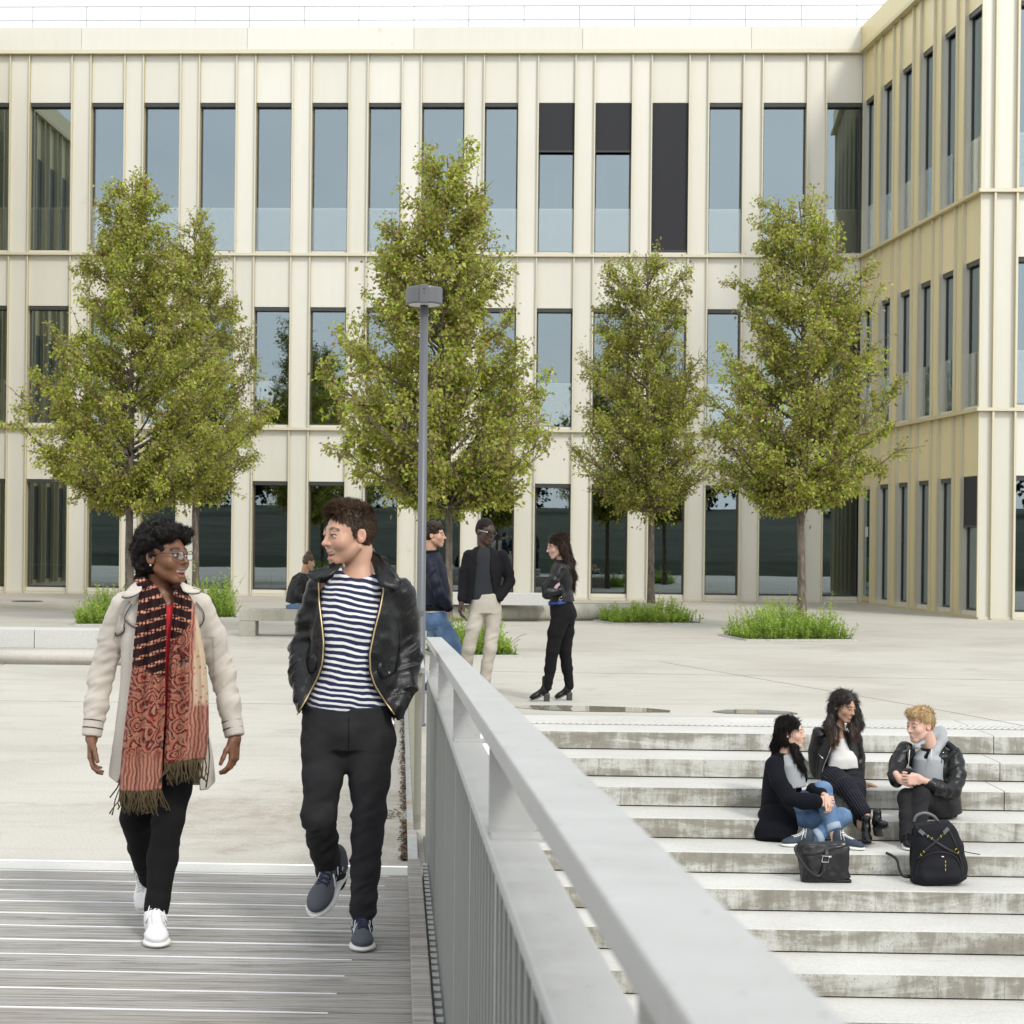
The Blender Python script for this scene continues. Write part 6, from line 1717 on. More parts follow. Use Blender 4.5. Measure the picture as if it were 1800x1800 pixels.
        ii = np.arange(n).reshape(nv, nu); a, b, c, d_ = ii[:-1, :-1].ravel(), ii[:-1, 1:].ravel(), ii[1:, 1:].ravel(), ii[1:, :-1].ravel()
        Fc.append(np.stack([a, d_, c, b], 1) + base); Fc.append(np.stack([a, b, c, d_], 1) + base + n)
        for e1, e2 in ((ii[:-1, 0], ii[1:, 0]), (ii[1:, -1], ii[:-1, -1]), (ii[-1, :-1], ii[-1, 1:]), (ii[0, 1:], ii[0, :-1])):
            Fc.append(np.stack([e1, e1 + n, e2 + n, e2], 1) + base)
        return P[-1]
    e1 = panel([(1018, 246, 268, .05), (1060, 243, 292, .11), (1120, 236, 292, .13), (1180, 231, 290, .15), (1250, 222, 290, .17), (1320, 214, 286, .18), (1388, 209, 284, .18)], 0.0, [(1018, -.02), (1050, -.135), (1100, -.165), (1200, -.18), (1300, -.185), (1390, -.19)], [(.12, .06, .022), (.36, .05, -.016), (.55, .08, .026), (.80, .05, .014), (.92, .04, -.008)], .4, 1018)
    e2 = panel([(1022, 303, 316, .04), (1055, 306, 338, .09), (1110, 300, 352, .13), (1160, 297, 361, .16), (1220, 295, 366, .17), (1290, 291, 367, .17), (1338, 288, 362, .17)], 1.0, [(1022, -.02), (1050, -.125), (1100, -.165), (1200, -.18), (1300, -.185), (1340, -.185)], [(.10, .06, .018), (.30, .05, -.012), (.5, .07, .024), (.72, .05, -.010), (.88, .07, .018)], 1.7, 1022)
    # neck loop
    lf = fb(J, 230, 1075, 345, 1005, -.25, .22, .004)
    ring = [J(252, 1028, -.06), J(246, 1020, .02), J(256, 1012, .09), J(285, 1008, .125), J(312, 1014, .085), J(319, 1024, .01), J(312, 1034, -.06)]
    lf.chain(ring, [.024, .026, .026, .026, .024, .022, .020], .012); lf.disp(.008, 24, (1, 1, 1), 2)
    Vl, Fl = lf.mesh(); Vl = relax(Vl, Fl, 1); base = sum(len(v) for v in V); V.append(Vl); Fc.append(Fl + base)
    px, py = proj(Vl[:, 0], Vl[:, 1], Vl[:, 2]); SU.extend(list((px - 246) / s)); SV.extend(list((py - 1000) / s)); PN.extend([0.0] * len(Vl))
    Va, Fa_ = np.concatenate(V), np.concatenate(Fc)
    sc_ = nmesh('scarf', Va, Fa_, MAT['scarf_paisley'], T, True, attr={'su': SU, 'sv': SV, 'pn': PN})
    rng = np.random.default_rng(8); m = MB()
    for e, n in ((e1, 60), (e2, 56)):
        for i in range(n):
            q = e[int(np.clip((i + rng.random()) / n * (len(e) - 1), 0, len(e) - 1))]; p = Vector(q) + Vector((0, .003, .003)); ln_ = rng.uniform(.065, .10); dx, dy = rng.normal(0, .018), rng.normal(0, .012)
            m.tube([p, p + Vector((dx * .3 + rng.normal(0, .003), dy, -ln_ * .4)), p + Vector((dx * .8, dy, -ln_ * .75)), p + Vector((dx + rng.normal(0, .006), dy, -ln_))], [.0024, .0028, .0022, .0034], 5)
    m.build('fringe', MAT['fringe_olive'], sc_, True)
    # trousers
    tf = fb(J, 190, 1625, 350, 1240, -.32, .55, .0055)
    tf.loft([J(288, 1255), J(288, 1300), J(284, 1340)], [.135, .165, .165], [.10, .115, .11], k=.04)
    L1 = [J(303, 1335, .0), J(301, 1385, -.04), J(296, 1440, -.07), J(286, 1510, -.09), J(276, 1592, -.13)]; R1 = [.085, .078, .062, .056, .043]
    L2 = [J(256, 1335, .02), J(248, 1385, .03), J(240, 1438, .05), J(250, 1490, .19), J(262, 1545, .34)]; R2 = [.085, .076, .062, .054, .042]
    for P_, R_, sd in ((L1, R1, 2), (L2, R2, 5)):
        for i in range(4): tf.cap(P_[i], P_[i + 1], R_[i], R_[i + 1], .02, wr=(.0035, .045, -.2, 1.2, sd + i))
    a_, b_ = J(278, 1580, -.125), J(275, 1597, -.13); tf.cap(a_, b_, .050, .049, .006)
    tf.disp(.003, 14, (1, 1, .8), 3)
    fobj('trousers', tf, MAT['cotton_black'], T, 1)
    t1 = at(280, 1655, d0 - .37); t1.z = zg(t1.y) + .001; h1 = at(272, 1595, d0 - .09); h1.z = zg(h1.y) + .001
    shoe(T, h1, t1, UP, upper=MAT['white_leather'], sole=MAT['white_rubber'], lace=MAT['lace_white'])
    t2 = at(252, 1588, d0 + .30); t2.z = zg(t2.y) + .012; h2 = at(260, 1530, d0 + .42); h2.z = t2.z + .17
    shoe(T, h2, t2 , Vector((-.2, -.75, .55)), upper=MAT['white_leather'], sole=MAT['white_rubber'], lace=MAT['lace_white'])
    return T
build_woman()

# ---- helpers for the people farther off
def rough_hair(name, hd, ells, subs, mt, T, h=.004, dsp=(), caps=()):
    pts = [hd.w(e[0]) for e in ells] + [c[0] for c in caps] + [c[1] for c in caps]
    P = np.array(pts); f = Fld(P.min(0) - .14, P.max(0) + .14, h)
    for e in ells: f.ell(hd.w(e[0]), np.array(e[1]) * hd.sc, hd.R, .02)
    for e in subs: f.ell(hd.w(e[0]), np.array(e[1]) * hd.sc, hd.R, .010, 's')
    for c in caps: f.cap(c[0], c[1], c[2], c[3], c[4] if len(c) > 4 else .02, flat=c[5] if len(c) > 5 else None)
    for (a, fr_, ax_, sd) in dsp: f.disp(a, fr_, ax_, sd)
    fobj(name, f, mt, T, 1); return f
def garment(J, rect, h, lofts=(), limbs=(), k=.03, dsp=(), wr=.006, lam=.04, seed=1):
    f = fb(J, *rect, h)
    for (pts, rx, ry) in lofts: f.loft(pts, rx, ry, k=k)
    for n_, (pts, rad) in enumerate(limbs):
        for i in range(len(pts) - 1): f.cap(pts[i], pts[i + 1], rad[i], rad[i + 1], .02, wr=(wr, lam, -.2, 1.2, seed + n_ * 4 + i) if wr else None)
    for (a, fr_, ax_, sd) in dsp: f.disp(a, fr_, ax_, sd)
    return f
STDHAIR = dict(ells=[((0, .022, .046), (.082, .094, .084)), ((0, .046, .0), (.078, .062, .072))], subs=[((0, -.10, -.002), (.085, .060, .074)), ((0, -.03, -.09), (.09, .075, .075))])
LONGTOP = dict(ells=[((0, .020, .046), (.084, .096, .082)), ((0, .046, -.02), (.088, .066, .085))], subs=[((0, -.102, -.018), (.062, .064, .088)), ((0, -.07, -.10), (.06, .06, .06))])
cloth('blazer_black', (.006, .006, .0075), (.010, .010, .012), .85, 300, 0); cloth('knit_charcoal', (.022, .025, .029), (.032, .035, .040), .95, 200, 0); cloth('chino_beige', (.40, .365, .31), (.47, .435, .375), .85, 260, 0, .15)
cloth('nylon_navy', (.007, .009, .020), (.012, .015, .030), .55, 150, 0); cloth('rib_navy', (.003, .0035, .007), (.006, .007, .012), .9, 150, 0)
def _denim(t, b):
    v = wcoords(t); n = noise(t, v, 5, 4, .6, .3); f_ = noise(t, v, 260, 2)
    c = ramp(t, n, [(.3, (.045, .105, .22)), (.55, (.11, .20, .35)), (.75, (.24, .35, .49))]); c = mixc(t, .10, c, ramp(t, f_, [(.3, (.03, .07, .15)), (.7, (.35, .45, .58))])); setc(t, b, c)
mat('denim_blue', (.12, .2, .35), .85, nodes=_denim)
mat('tan_patch', (.35, .16, .07), .7); mat('shirt_grey', (.45, .46, .48), .85); mat('blue_cotton', (.03, .07, .24), .85); mat('phone_floral', (.55, .35, .42), .4); mat('sunglass', (.006, .006, .006), .15)
def wear_glasses(hd, label, mt='sunglass', filled=True):
    gl = thing('sunglasses', hd.w((0, -.1, 0)), label, 'sunglasses')
    for s_ in (-1, 1):
        m = MB(); pts = []
        for i in range(12):
            a = 2 * math.pi * i / 12; pts.append(Vector(hd.w((s_ * .033 + .027 * math.cos(a), -.1025 + .010 * max(0, math.cos(a) * s_), -.003 + .019 * math.sin(a)))))
        c = sum(pts, Vector()) / 12; off = Vector(hd.R @ np.array((0, .003, 0)))
        m.add(pts + [p + off for p in pts], [list(range(12)), list(range(23, 11, -1))] + [[i, (i + 1) % 12, 12 + (i + 1) % 12, 12 + i] for i in range(12)]); m.build('lens', MAT[mt], gl)
        m = MB(); m.tube([Vector(hd.w((s_ * .058, -.094, .005))), Vector(hd.w((s_ * .077, -.03, .005))), Vector(hd.w((s_ * .080, .012, .002)))], .003, 6); m.build('temple', MAT['silver'], gl, True)
    m = MB(); m.tube([Vector(hd.w((-.012, -.106, .006))), Vector(hd.w((.012, -.106, .006)))], .0025, 6); m.build('bridge', MAT[mt], gl, True)

# ---- tall man in the blazer
def build_tall():
    d0 = 17.4; s = FPX / d0; J = lambda x, y, dd=0.0: np.array(at(x, y, d0 + dd))
    T = person(848, 1231, d0, 'tall man in black blazer, beige chinos and sunglasses standing in the middle of the group', z=0)
    hd = Head(J(854, 934), 38, 10, 3, 1.08)
    f, g = head_fld(hd, .004, J(850, 966, .02), jaw=1.1, neckr=.052); V, Fq = f.mesh(); V = relax(V, Fq, 1)
    h1 = hand_mesh(J(811, 1058, -.02), Vector((-.15, -.2, -1)), Vector((1, .2, 0)), 1, .004, curl=(22, 30, 24), sc=1.05, arm=J(814, 1040))
    V, Fq = merge([(V, Fq), h1, limb_fill([J(851, 985), J(850, 1050)], [.09, .10]), limb_fill([J(842, 1075), J(825, 1130), J(817, 1210)], [.05, .035, .03]), limb_fill([J(868, 1075), J(862, 1130), J(850, 1210)], [.05, .035, .03])])
    nmesh('body', V, Fq, MAT['skin_dark'], T, True, attr=head_attr(hd, g, blush=.2))
    rough_hair('hair', hd, [((0, .022, .040), (.079, .094, .083)), ((0, .046, .0), (.076, .060, .066))], STDHAIR['subs'] + [((.08, .0, -.03), (.02, .03, .04)), ((-.08, .0, -.03), (.02, .03, .04))], MAT['hair_afro'], T, .004, [(.003, 70, (1, 1, 1), 1)])
    wear_glasses(hd, 'dark sunglasses worn by the tall man in the blazer')
    kf = garment(J, (800, 1075, 910, 955, -.3, .3), .007, [([J(851, 962), J(851, 975), J(850, 1010), J(849, 1045), J(850, 1054)], [.066, .13, .155, .15, .15], [.06, .09, .11, .105, .105])], dsp=[(.004, 12, (1, 1, .6), 2)])
    fobj('sweater', kf, MAT['knit_charcoal'], T, 1)
    L1 = [J(840, 1072), J(832, 1105, -.03), J(824, 1140, -.02), J(819, 1175, .05), J(816, 1213, .12)]; L2 = [J(866, 1072), J(866, 1105), J(862, 1138, -.05), J(856, 1172, -.03), J(850, 1213, .0)]
    tf = garment(J, (790, 1235, 905, 1035, -.35, .45), .007, [([J(853, 1044), J(853, 1060), J(853, 1078)], [.150, .158, .155], [.11, .115, .11])], [(L1, [.088, .074, .062, .058, .055]), (L2, [.088, .075, .063, .059, .056])], wr=.007, lam=.055, dsp=[(.004, 14, (1, 1, 1), 5)], seed=3)
    fobj('chinos', tf, MAT['chino_beige'], T, 1)
    jf = garment(J, (785, 1090, 925, 945, -.35, .35), .007, [([J(851, 962, .02), J(852, 974, .02), J(852, 1000), J(850, 1030), J(848, 1062)], [.09, .175, .185, .168, .18], [.08, .105, .128, .125, .135])], [([J(824, 976, .0), J(817, 1005, .02), J(815, 1028, .02), J(812, 1054, -.02)], [.056, .054, .051, .043]), ([J(883, 976), J(893, 1005, .03), J(896, 1022, .03), J(879, 1050, -.06)], [.056, .054, .052, .043])], wr=.006, lam=.06, seed=6)
    XL = ([950, 975, 1005, 1030, 1050, 1070, 1090], [843, 838, 836, 834, 830, 824, 815]); XR = ([950, 975, 1005, 1030, 1050, 1070, 1090], [858, 862, 862, 866, 872, 880, 890])
    jf.func(lambda X, Y, Zc: np.maximum(np.maximum(np.interp(proj(X, Y, Zc)[1], *XL) - proj(X, Y, Zc)[0], proj(X, Y, Zc)[0] - np.interp(proj(X, Y, Zc)[1], *XR)) / s, Y - d0), .006, 's')
    jf.ell(J(851, 956, -.02), (.07, .09, .05), None, .01, 's')
    jk = fobj('blazer', jf, MAT['blazer_black'], T, 1)
    for pts in ([(845, 958), (838, 966), (831, 984), (836, 990), (836, 1025), (839, 1010), (841, 985)], [(857, 960), (864, 966), (872, 985), (866, 990), (866, 1022), (862, 1005), (861, 985)]): flap('lapel', pts, d0, MAT['blazer_black'], jk, .008, jf, .004)
    for (tx, ty, hx) in ((845, 0, 852), (806, 0, 815)):
        t_ = at(tx, 1232, d0 - .18); t_.z = .001; hh = at(hx, 1228, d0 + .10); hh.z = .001
        shoe(T, hh, t_, UP, upper=MAT['leather_soft'], sole=MAT['window_frame'], h=.008)
build_tall()

# ---- man in the navy bomber jacket leaning by the lamp post
def build_navy():
    d0 = 17.9; s = FPX / d0; J = lambda x, y, dd=0.0: np.array(at(x, y, d0 + dd))
    T = person(775, 1223, d0, 'man in navy bomber jacket and blue jeans leaning back behind the lamp post', z=0)
    hd = Head(J(764, 940), 78, 2, 0, 1.06)
    f, g = head_fld(hd, .004, J(757, 974, .02), jaw=1.12, neckr=.054, nose=1.2); V, Fq = f.mesh(); V = relax(V, Fq, 1)
    V, Fq = merge([(V, Fq), limb_fill([J(760, 990), J(764, 1070)], [.09, .10]), limb_fill([J(772, 1085, -.1), J(806, 1150, -.12), J(800, 1215, -.1)], [.05, .035, .03]), limb_fill([J(765, 1085, .1), J(772, 1150, .12), J(765, 1215, .15)], [.05, .035, .03])])
    nmesh('body', V, Fq, MAT['skin_fair'], T, True, attr=head_attr(hd, g, blush=.4, beard=.35, browt=.005))
    rough_hair('hair', hd, [((0, .022, .050), (.088, .100, .090)), ((0, .046, .0), (.082, .064, .072))], STDHAIR['subs'] + [((.085, .008, -.022), (.02, .024, .036)), ((-.085, .008, -.022), (.02, .024, .036))], MAT['hair_dark'], T, .004, [(.010, 32, (1, 1, 1), 2), (.005, 70, (1, 1, 1), 3)])
    jf = garment(J, (720, 1095, 810, 955, -.4, .4), .007, [([J(758, 968, .02), J(758, 982), J(762, 1010), J(766, 1040), J(766, 1064)], [.07, .12, .145, .15, .135], [.075, .16, .175, .17, .155])], [([J(754, 990, -.15), J(764, 1022, -.20), J(772, 1042, -.20), J(788, 1068, -.14)], [.068, .062, .058, .046]), ([J(762, 990, .15), J(772, 1025, .18), J(788, 1066, .12)], [.066, .06, .046])], wr=.008, lam=.06, seed=8, dsp=[(.005, 14, (1, 1, 1), 3)])
    jk = fobj('bomber_jacket', jf, MAT['nylon_navy'], T, 1)
    m = MB(); hem = [Vector(J(766 + 26.5 * math.cos(a), 1070, .15 * math.sin(a))) for a in [i * math.pi / 10 for i in range(21)]]; m.tube(hem, .026, 6, flat=(.4, Vector((1, 0, 0)))); m.build('hem_band', MAT['rib_navy'], jk, True)
    m = MB(); col_ = [Vector(J(758 + 11 * math.cos(a), 969 - 2 * math.sin(a), .072 * math.sin(a))) for a in [i * math.pi / 8 for i in range(17)]]; m.tube(col_, .018, 6); m.build('collar', MAT['rib_navy'], jk, True)
    m = MB(); m.tube([Vector(J(784, 1062, -.155)), Vector(J(790, 1072, -.14))], [.048, .046], 10); m.build('cuff', MAT['rib_navy'], jk, True)
    sf = garment(J, (735, 1095, 800, 1060, -.3, .3), .008, [([J(765, 1066), J(765, 1077)], [.135, .135], [.15, .15])]); fobj('shirt', sf, MAT['shirt_grey'], T, 1)
    L1 = [J(770, 1092, -.09), J(789, 1122, -.12), J(806, 1152, -.13), J(803, 1185, -.08), J(798, 1215, -.05)]; L2 = [J(764, 1092, .09), J(766, 1125, .12), J(769, 1155, .14), J(766, 1185, .18), J(762, 1215, .22)]
    tf = garment(J, (730, 1235, 830, 1065, -.4, .45), .007, [([J(765, 1075), J(766, 1095), J(768, 1106)], [.125, .135, .13], [.155, .165, .15])], [(L1, [.098, .088, .075, .068, .062]), (L2, [.095, .082, .072, .066, .062])], wr=.008, lam=.06, seed=12)
    tr = fobj('jeans', tf, MAT['denim_blue'], T, 1)
    flap('patch', [(752, 1073), (763, 1073), (763, 1077.5), (752, 1077.5)], d0, MAT['tan_patch'], tr, .003, tf, .002)
    flap('pocket', [(756, 1084), (772, 1082), (776, 1100), (768, 1106), (758, 1102)], d0, MAT['denim_blue'], tr, .003, tf, .001)
    for (tx, hx, dd) in ((818, 797, -.06), (785, 760, .20)):
        t_ = at(tx, 1225, d0 + dd - .05); t_.z = .001; hh = at(hx - 14, 1225, d0 + dd); hh.z = .001
        shoe(T, hh, t_, UP, upper=MAT['suede_grey'], sole=MAT['white_rubber'], h=.008)
build_navy()

hairmat('hair_brown_long', (.010, .006, .005), (.060, .032, .020))
# ---- woman with folded arms, seen from the side
def build_folded():
    d0 = 17.35; s = FPX / d0; J = lambda x, y, dd=0.0: np.array(at(x, y, d0 + dd))
    T = person(975, 1232, d0, 'woman with long dark hair, black leather jacket and heeled boots standing with folded arms', z=0)
    hd = Head(J(979, 960), -80, 14, 0, 1.0)
    f, g = head_fld(hd, .004, J(987, 992, .0), jaw=.95, neckr=.046, nose=1.1); V, Fq = f.mesh(); V = relax(V, Fq, 1)
    h1 = hand_mesh(J(966, 1037, -.20), Vector((.55, -.15, .45)), Vector((0, 1, .2)), 1, .004, curl=(35, 40, 30), sc=.95, arm=J(960, 1048, -.16))
    V, Fq = merge([(V, Fq), h1, limb_fill([J(988, 1000), J(986, 1050)], [.07, .08]), limb_fill([J(985, 1085, -.06), J(972, 1140, -.08), J(963, 1200, -.08)], [.05, .035, .03]), limb_fill([J(992, 1085, .06), J(994, 1140, .06), J(999, 1200, .06)], [.05, .035, .03])])
    nmesh('body', V, Fq, MAT['skin_light'], T, True, attr=head_attr(hd, g, (0, -8), blush=.5))
    lk = hd.w((0, .08, -.05))
    back = [(J(988, 945, .0), J(999, 985, .02), .055, .050, .03), (J(999, 985, .02), J(1004, 1010, .02), .052, .046, .03), (J(1004, 1010, .02), J(1007, 1032, .02), .046, .022, .03), (J(990, 960, -.07), J(1001, 1000, -.06), .030, .034, .03), (J(1001, 1000, -.06), J(1008, 1026, -.04), .034, .016, .03)]
    hf = rough_hair('hair', hd, LONGTOP['ells'], LONGTOP['subs'], MAT['hair_dark'], T, .004, [(.006, 40, (1, 1, .15), 3), (.004, 90, (1, 1, .1), 5)], back)
    rng = np.random.default_rng(5); long_locks('hair_locks', hf, hd, MAT['hair_brown_long'], T, rng, 2600, .08, .0018, .03, 1.0, (.2, 0, -1))
    jf = garment(J, (935, 1075, 1030, 965, -.4, .35), .007, [([J(987, 984), J(988, 996), J(986, 1020), J(986, 1040), J(988, 1057)], [.06, .105, .125, .118, .125], [.07, .16, .175, .155, .165])], [([J(984, 1000, -.17), J(973, 1020, -.21), J(961, 1034, -.20)], [.062, .056, .052]), ([J(961, 1034, -.20), J(962, 1044, -.22), J(985, 1036, -.20)], [.052, .048, .040]), ([J(988, 1000, .16), J(968, 1030, .12), J(962, 1040, -.06)], [.06, .055, .046])], wr=.007, lam=.05, seed=15, dsp=[(.004, 18, (1, 1, 1), 3)])
    jk = fobj('jacket', jf, MAT['leather_soft'], T, 1)
    m = MB(); m.tube([jf.hit(982, 1051, d0, .4, .006), jf.hit(988, 1049, d0, .4, .006), jf.hit(990, 1053, d0, .4, .006), jf.hit(984, 1055, d0, .4, .006), jf.hit(982, 1051, d0, .4, .006)], .004, 6); m.build('buckle', MAT['silver'], jk, True)
    sf = garment(J, (950, 1085, 1025, 1045, -.3, .3), .008, [([J(986, 1054), J(987, 1060)], [.128, .133], [.155, .16])], dsp=[(.014, 25, (1, 1, .4), 4)]); fobj('shirt', sf, MAT['blue_cotton'], T, 1)
    L1 = [J(986, 1084, -.07), J(977, 1112, -.09), J(971, 1145, -.10), J(967, 1175, -.09), J(963, 1208, -.08)]; L2 = [J(994, 1084, .07), J(995, 1112, .07), J(993, 1145, .05), J(997, 1175, .06), J(1001, 1206, .07)]
    tf = garment(J, (940, 1225, 1030, 1045, -.35, .35), .007, [([J(986, 1058), J(989, 1076), J(992, 1088)], [.115, .128, .125], [.145, .165, .15])], [(L1, [.096, .080, .062, .055, .042]), (L2, [.098, .080, .062, .055, .042])], wr=.0045, lam=.05, seed=20)
    tf.ell(J(1000, 1080, .0), (.07, .12, .085), None, .04)
    fobj('trousers', tf, MAT['cotton_black'], T, 1)
    for (hx, tx, dd, py) in ((966, 931, -.06, 1232), (1005, 975, .08, 1231)):
        hh = at(hx, py, d0 + dd); tt = at(tx, py, d0 + dd - .03); hh.z = .075; tt.z = .008
        bt = shoe(T, hh, tt, Vector((.25, 0, 1)), upper=MAT['leather_soft'], sole=MAT['window_frame'], h=.005, heelh=.072, shaft=.06, name='ankle_boot')
    # phone with flowered case
    P = Vector(J(972, 1034, -.235)); m = MB(); a = Vector((.5, -.1, .75)).normalized(); b = a.cross(Vector((0, -1, 0))).normalized(); m.box(P, a * .145, b * .072, a.cross(b) * .009)
    tag(m.build('phone', MAT['phone_floral'], None, bevel=.004, origin=tuple(P)), 'phone in pink flowered case held by the woman with folded arms', 'phone')
build_folded()

# ---- three people sitting on the steps
def _pin(t, b):
    v = coords(t); n = noise(t, v, 3, 2); g = N(t, 'ShaderNodeNewGeometry'); sp = N(t, 'ShaderNodeSeparateXYZ'); t.links.new(g.outputs['Position'], sp.inputs[0])
    x = math_(t, 'ADD', sp.outputs['X'], math_(t, 'MULTIPLY', sp.outputs['Z'], .45)); fr_ = math_(t, 'FRACT', math_(t, 'MULTIPLY', x, 1 / .021))
    setc(t, b, mixc(t, maprange(t, math_(t, 'ABSOLUTE', math_(t, 'SUBTRACT', fr_, .5)), .40, .43), (.004, .0045, .008), (.045, .05, .07)))
mat('pinstripe', (.01, .01, .02), .85, nodes=_pin, spec=.2)
cloth('wool_navy', (.0035, .004, .0065), (.006, .007, .011), .95, 220, 0); cloth('knit_white', (.70, .69, .66), (.76, .75, .72), .9, 180, .1); cloth('jersey_grey', (.30, .32, .34), (.38, .40, .42), .9, 220, 0); cloth('jersey_tee', (.004, .004, .005), None, .9)
mat('cuff_denim', (.30, .38, .47), .85); mat('shoe_navy', (.025, .04, .06), .7); mat('sole_brown', (.02, .017, .016), .7)
def _ombre(t, b):
    g = N(t, 'ShaderNodeNewGeometry'); sp = N(t, 'ShaderNodeSeparateXYZ'); t.links.new(g.outputs['Position'], sp.inputs[0]); n = noise(t, wcoords(t, (60, 60, 5)), 1, 4, .6)
    z = math_(t, 'ADD', sp.outputs['Z'], math_(t, 'MULTIPLY', n, .10)); c = mixc(t, maprange(t, z, .02, .24), (.13, .065, .035), (.014, .010, .008)); setc(t, b, mixc(t, maprange(t, n, .35, .7, 0, .5), c, (.03, .018, .012))); bump(t, b, n, .5, .004)
mat('hair_ombre', (.03, .02, .015), .45, nodes=_ombre)

def build_coat_woman():
    d0 = 13.2; s = FPX / d0; J = lambda x, y, dd=0.0: np.array(at(x, y, d0 + dd))
    T = person(1385, 1445, d0, 'woman in long black coat and blue jeans sitting lowest on the steps with clasped hands', z=-3 * H)
    hd = Head(J(1390, 1287, .0), 68, 0, 0, 1.02)
    f, g = head_fld(hd, .0032, J(1381, 1325, .02), jaw=.98, neckr=.046, nose=.8); V, Fq = f.mesh(); V = relax(V, Fq, 1)
    h1 = hand_mesh(J(1438, 1408, -.36), Vector((1, -.05, -.12)), Vector((.1, .8, -.4)), 1, .0035, curl=(35, 45, 35), sc=.95, thumb=(.9, .32, .25), arm=J(1426, 1406, -.35)); h2 = hand_mesh(J(1452, 1400, -.33), Vector((.35, -.45, -.8)), Vector((-.6, .5, -.2)), -1, .0035, curl=(40, 45, 35), sc=.9, thumb=(.9, .32, .25), arm=J(1440, 1392, -.24))
    V, Fq = merge([(V, Fq), h1, h2, limb_fill([J(1380, 1345, .02), J(1378, 1420, .05)], [.08, .09]), limb_fill([J(1447, 1400, -.15), J(1462, 1450, -.32), J(1470, 1480, -.38)], [.04, .035, .032], .006), limb_fill([J(1470, 1440, -.25), J(1436, 1472, -.30), J(1418, 1486, -.32)], [.04, .035, .032], .006)])
    nmesh('body', V, Fq, MAT['skin_light'], T, True, attr=head_attr(hd, g, blush=.6, browt=.003))
    caps = [(J(1378, 1275, .03), J(1368, 1308, .05), .060, .050, .03), (J(1368, 1308, .05), J(1362, 1330, .06), .045, .025, .03), (J(1392, 1300, -.02), J(1404, 1335, -.10), .030, .026, .02), (J(1404, 1335, -.10), J(1414, 1352, -.12), .026, .012, .02)]
    hf = rough_hair('hair', hd, LONGTOP['ells'], LONGTOP['subs'], MAT['hair_black'], T, .004, [(.004, 60, (1, 1, .1), 2)], caps)
    rng = np.random.default_rng(3); long_locks('hair_locks', hf, hd, MAT['hair_black'], T, rng, 3200, .07, .0015, .02)
    gf = garment(J, (1360, 1400, 1425, 1315, -.3, .2), .006, [([J(1383, 1326), J(1388, 1345, -.02), J(1392, 1385, -.03)], [.05, .095, .11], [.05, .10, .11])]); fobj('top', gf, MAT['jersey_grey'], T, 1)
    cf = garment(J, (1310, 1510, 1460, 1310, -.5, .55), .007, [([J(1380, 1322, .04), J(1376, 1340, .04), J(1374, 1375, .04), J(1376, 1420, .06), J(1374, 1448, .06)], [.075, .135, .145, .165, .185], [.075, .14, .155, .175, .19]), ([J(1368, 1430, .0), J(1362, 1470, -.10), J(1364, 1486, -.14)], [.155, .165, .15], [.17, .16, .14])],
        [([J(1362, 1345, -.10), J(1370, 1375, -.22), J(1388, 1403, -.30), J(1412, 1408, -.34), J(1433, 1409, -.36)], [.066, .062, .062, .056, .052]), ([J(1398, 1345, .10), J(1414, 1380, -.05), J(1444, 1395, -.26)], [.06, .054, .042])], wr=.006, lam=.07, seed=5, dsp=[(.008, 9, (1, 1, .3), 3)])
    XL = ([1315, 1330, 1380, 1420, 1500], [1381, 1385, 1397, 1398, 1394]); 
    cf.func(lambda X, Y, Zc: np.maximum(np.maximum(np.interp(proj(X, Y, Zc)[1], *XL) - proj(X, Y, Zc)[0], proj(X, Y, Zc)[1] - 1392) / s, Y - (d0 + .02)), .006, 's', lo=J(1375, 1400, -.15) - np.array((.1, 0, .1)), hi=J(1440, 1300, .3))
    z3 = -3 * H; cf.func(lambda X, Y, Zc: np.where(Y > d0 - .08, Zc - (z3 + .003), 9) + 0 * X, .004, 's'); cf.func(lambda X, Y, Zc: Zc - (-4 * H + .003) + 0 * X + 0 * Y, .004, 's')
    fobj('coat', cf, MAT['wool_navy'], T, 1)
    L1 = [J(1392, 1432, .0), J(1420, 1408, -.10), J(1446, 1390, -.20), J(1456, 1425, -.27), J(1464, 1455, -.33)]; L2 = [J(1398, 1440, -.02), J(1440, 1440, -.12), J(1480, 1436, -.22), J(1458, 1455, -.27), J(1436, 1471, -.31)]
    tf = garment(J, (1370, 1495, 1510, 1360, -.6, .2), .006, [([J(1385, 1425, .03), J(1390, 1440, .02)], [.13, .13], [.13, .13])], [(L1, [.088, .080, .070, .060, .052]), (L2, [.085, .076, .068, .058, .050])], wr=.006, lam=.05, seed=9)
    tr = fobj('jeans', tf, MAT['denim_blue'], T, 1)
    for (a, b) in ((J(1463, 1449, -.325), J(1467, 1459, -.345)), (J(1441, 1468, -.30), J(1432, 1473, -.315))):
        m = MB(); m.tube([Vector(a), Vector(b)], [.060, .058], 12); m.build('turn_up', MAT['cuff_denim'], tr, True)
    z4 = -4 * H + .002
    for (hx, hy, tx, ty, hd_, td) in ((1470, 1488, 1509, 1500, -.36, -.50), (1424, 1488, 1392, 1488, -.33, -.38)):
        hh = at(hx - (6 if tx > hx else -6), hy, d0 + hd_); tt = at(tx, ty, d0 + td); hh.z = z4; tt.z = z4; l = (tt - hh).normalized(); tt = hh + l * .265
        shoe(T, hh, tt, UP, upper=MAT['shoe_navy'], sole=MAT['white_rubber'], lace=MAT['lace_white'], h=.0055)
build_coat_woman()

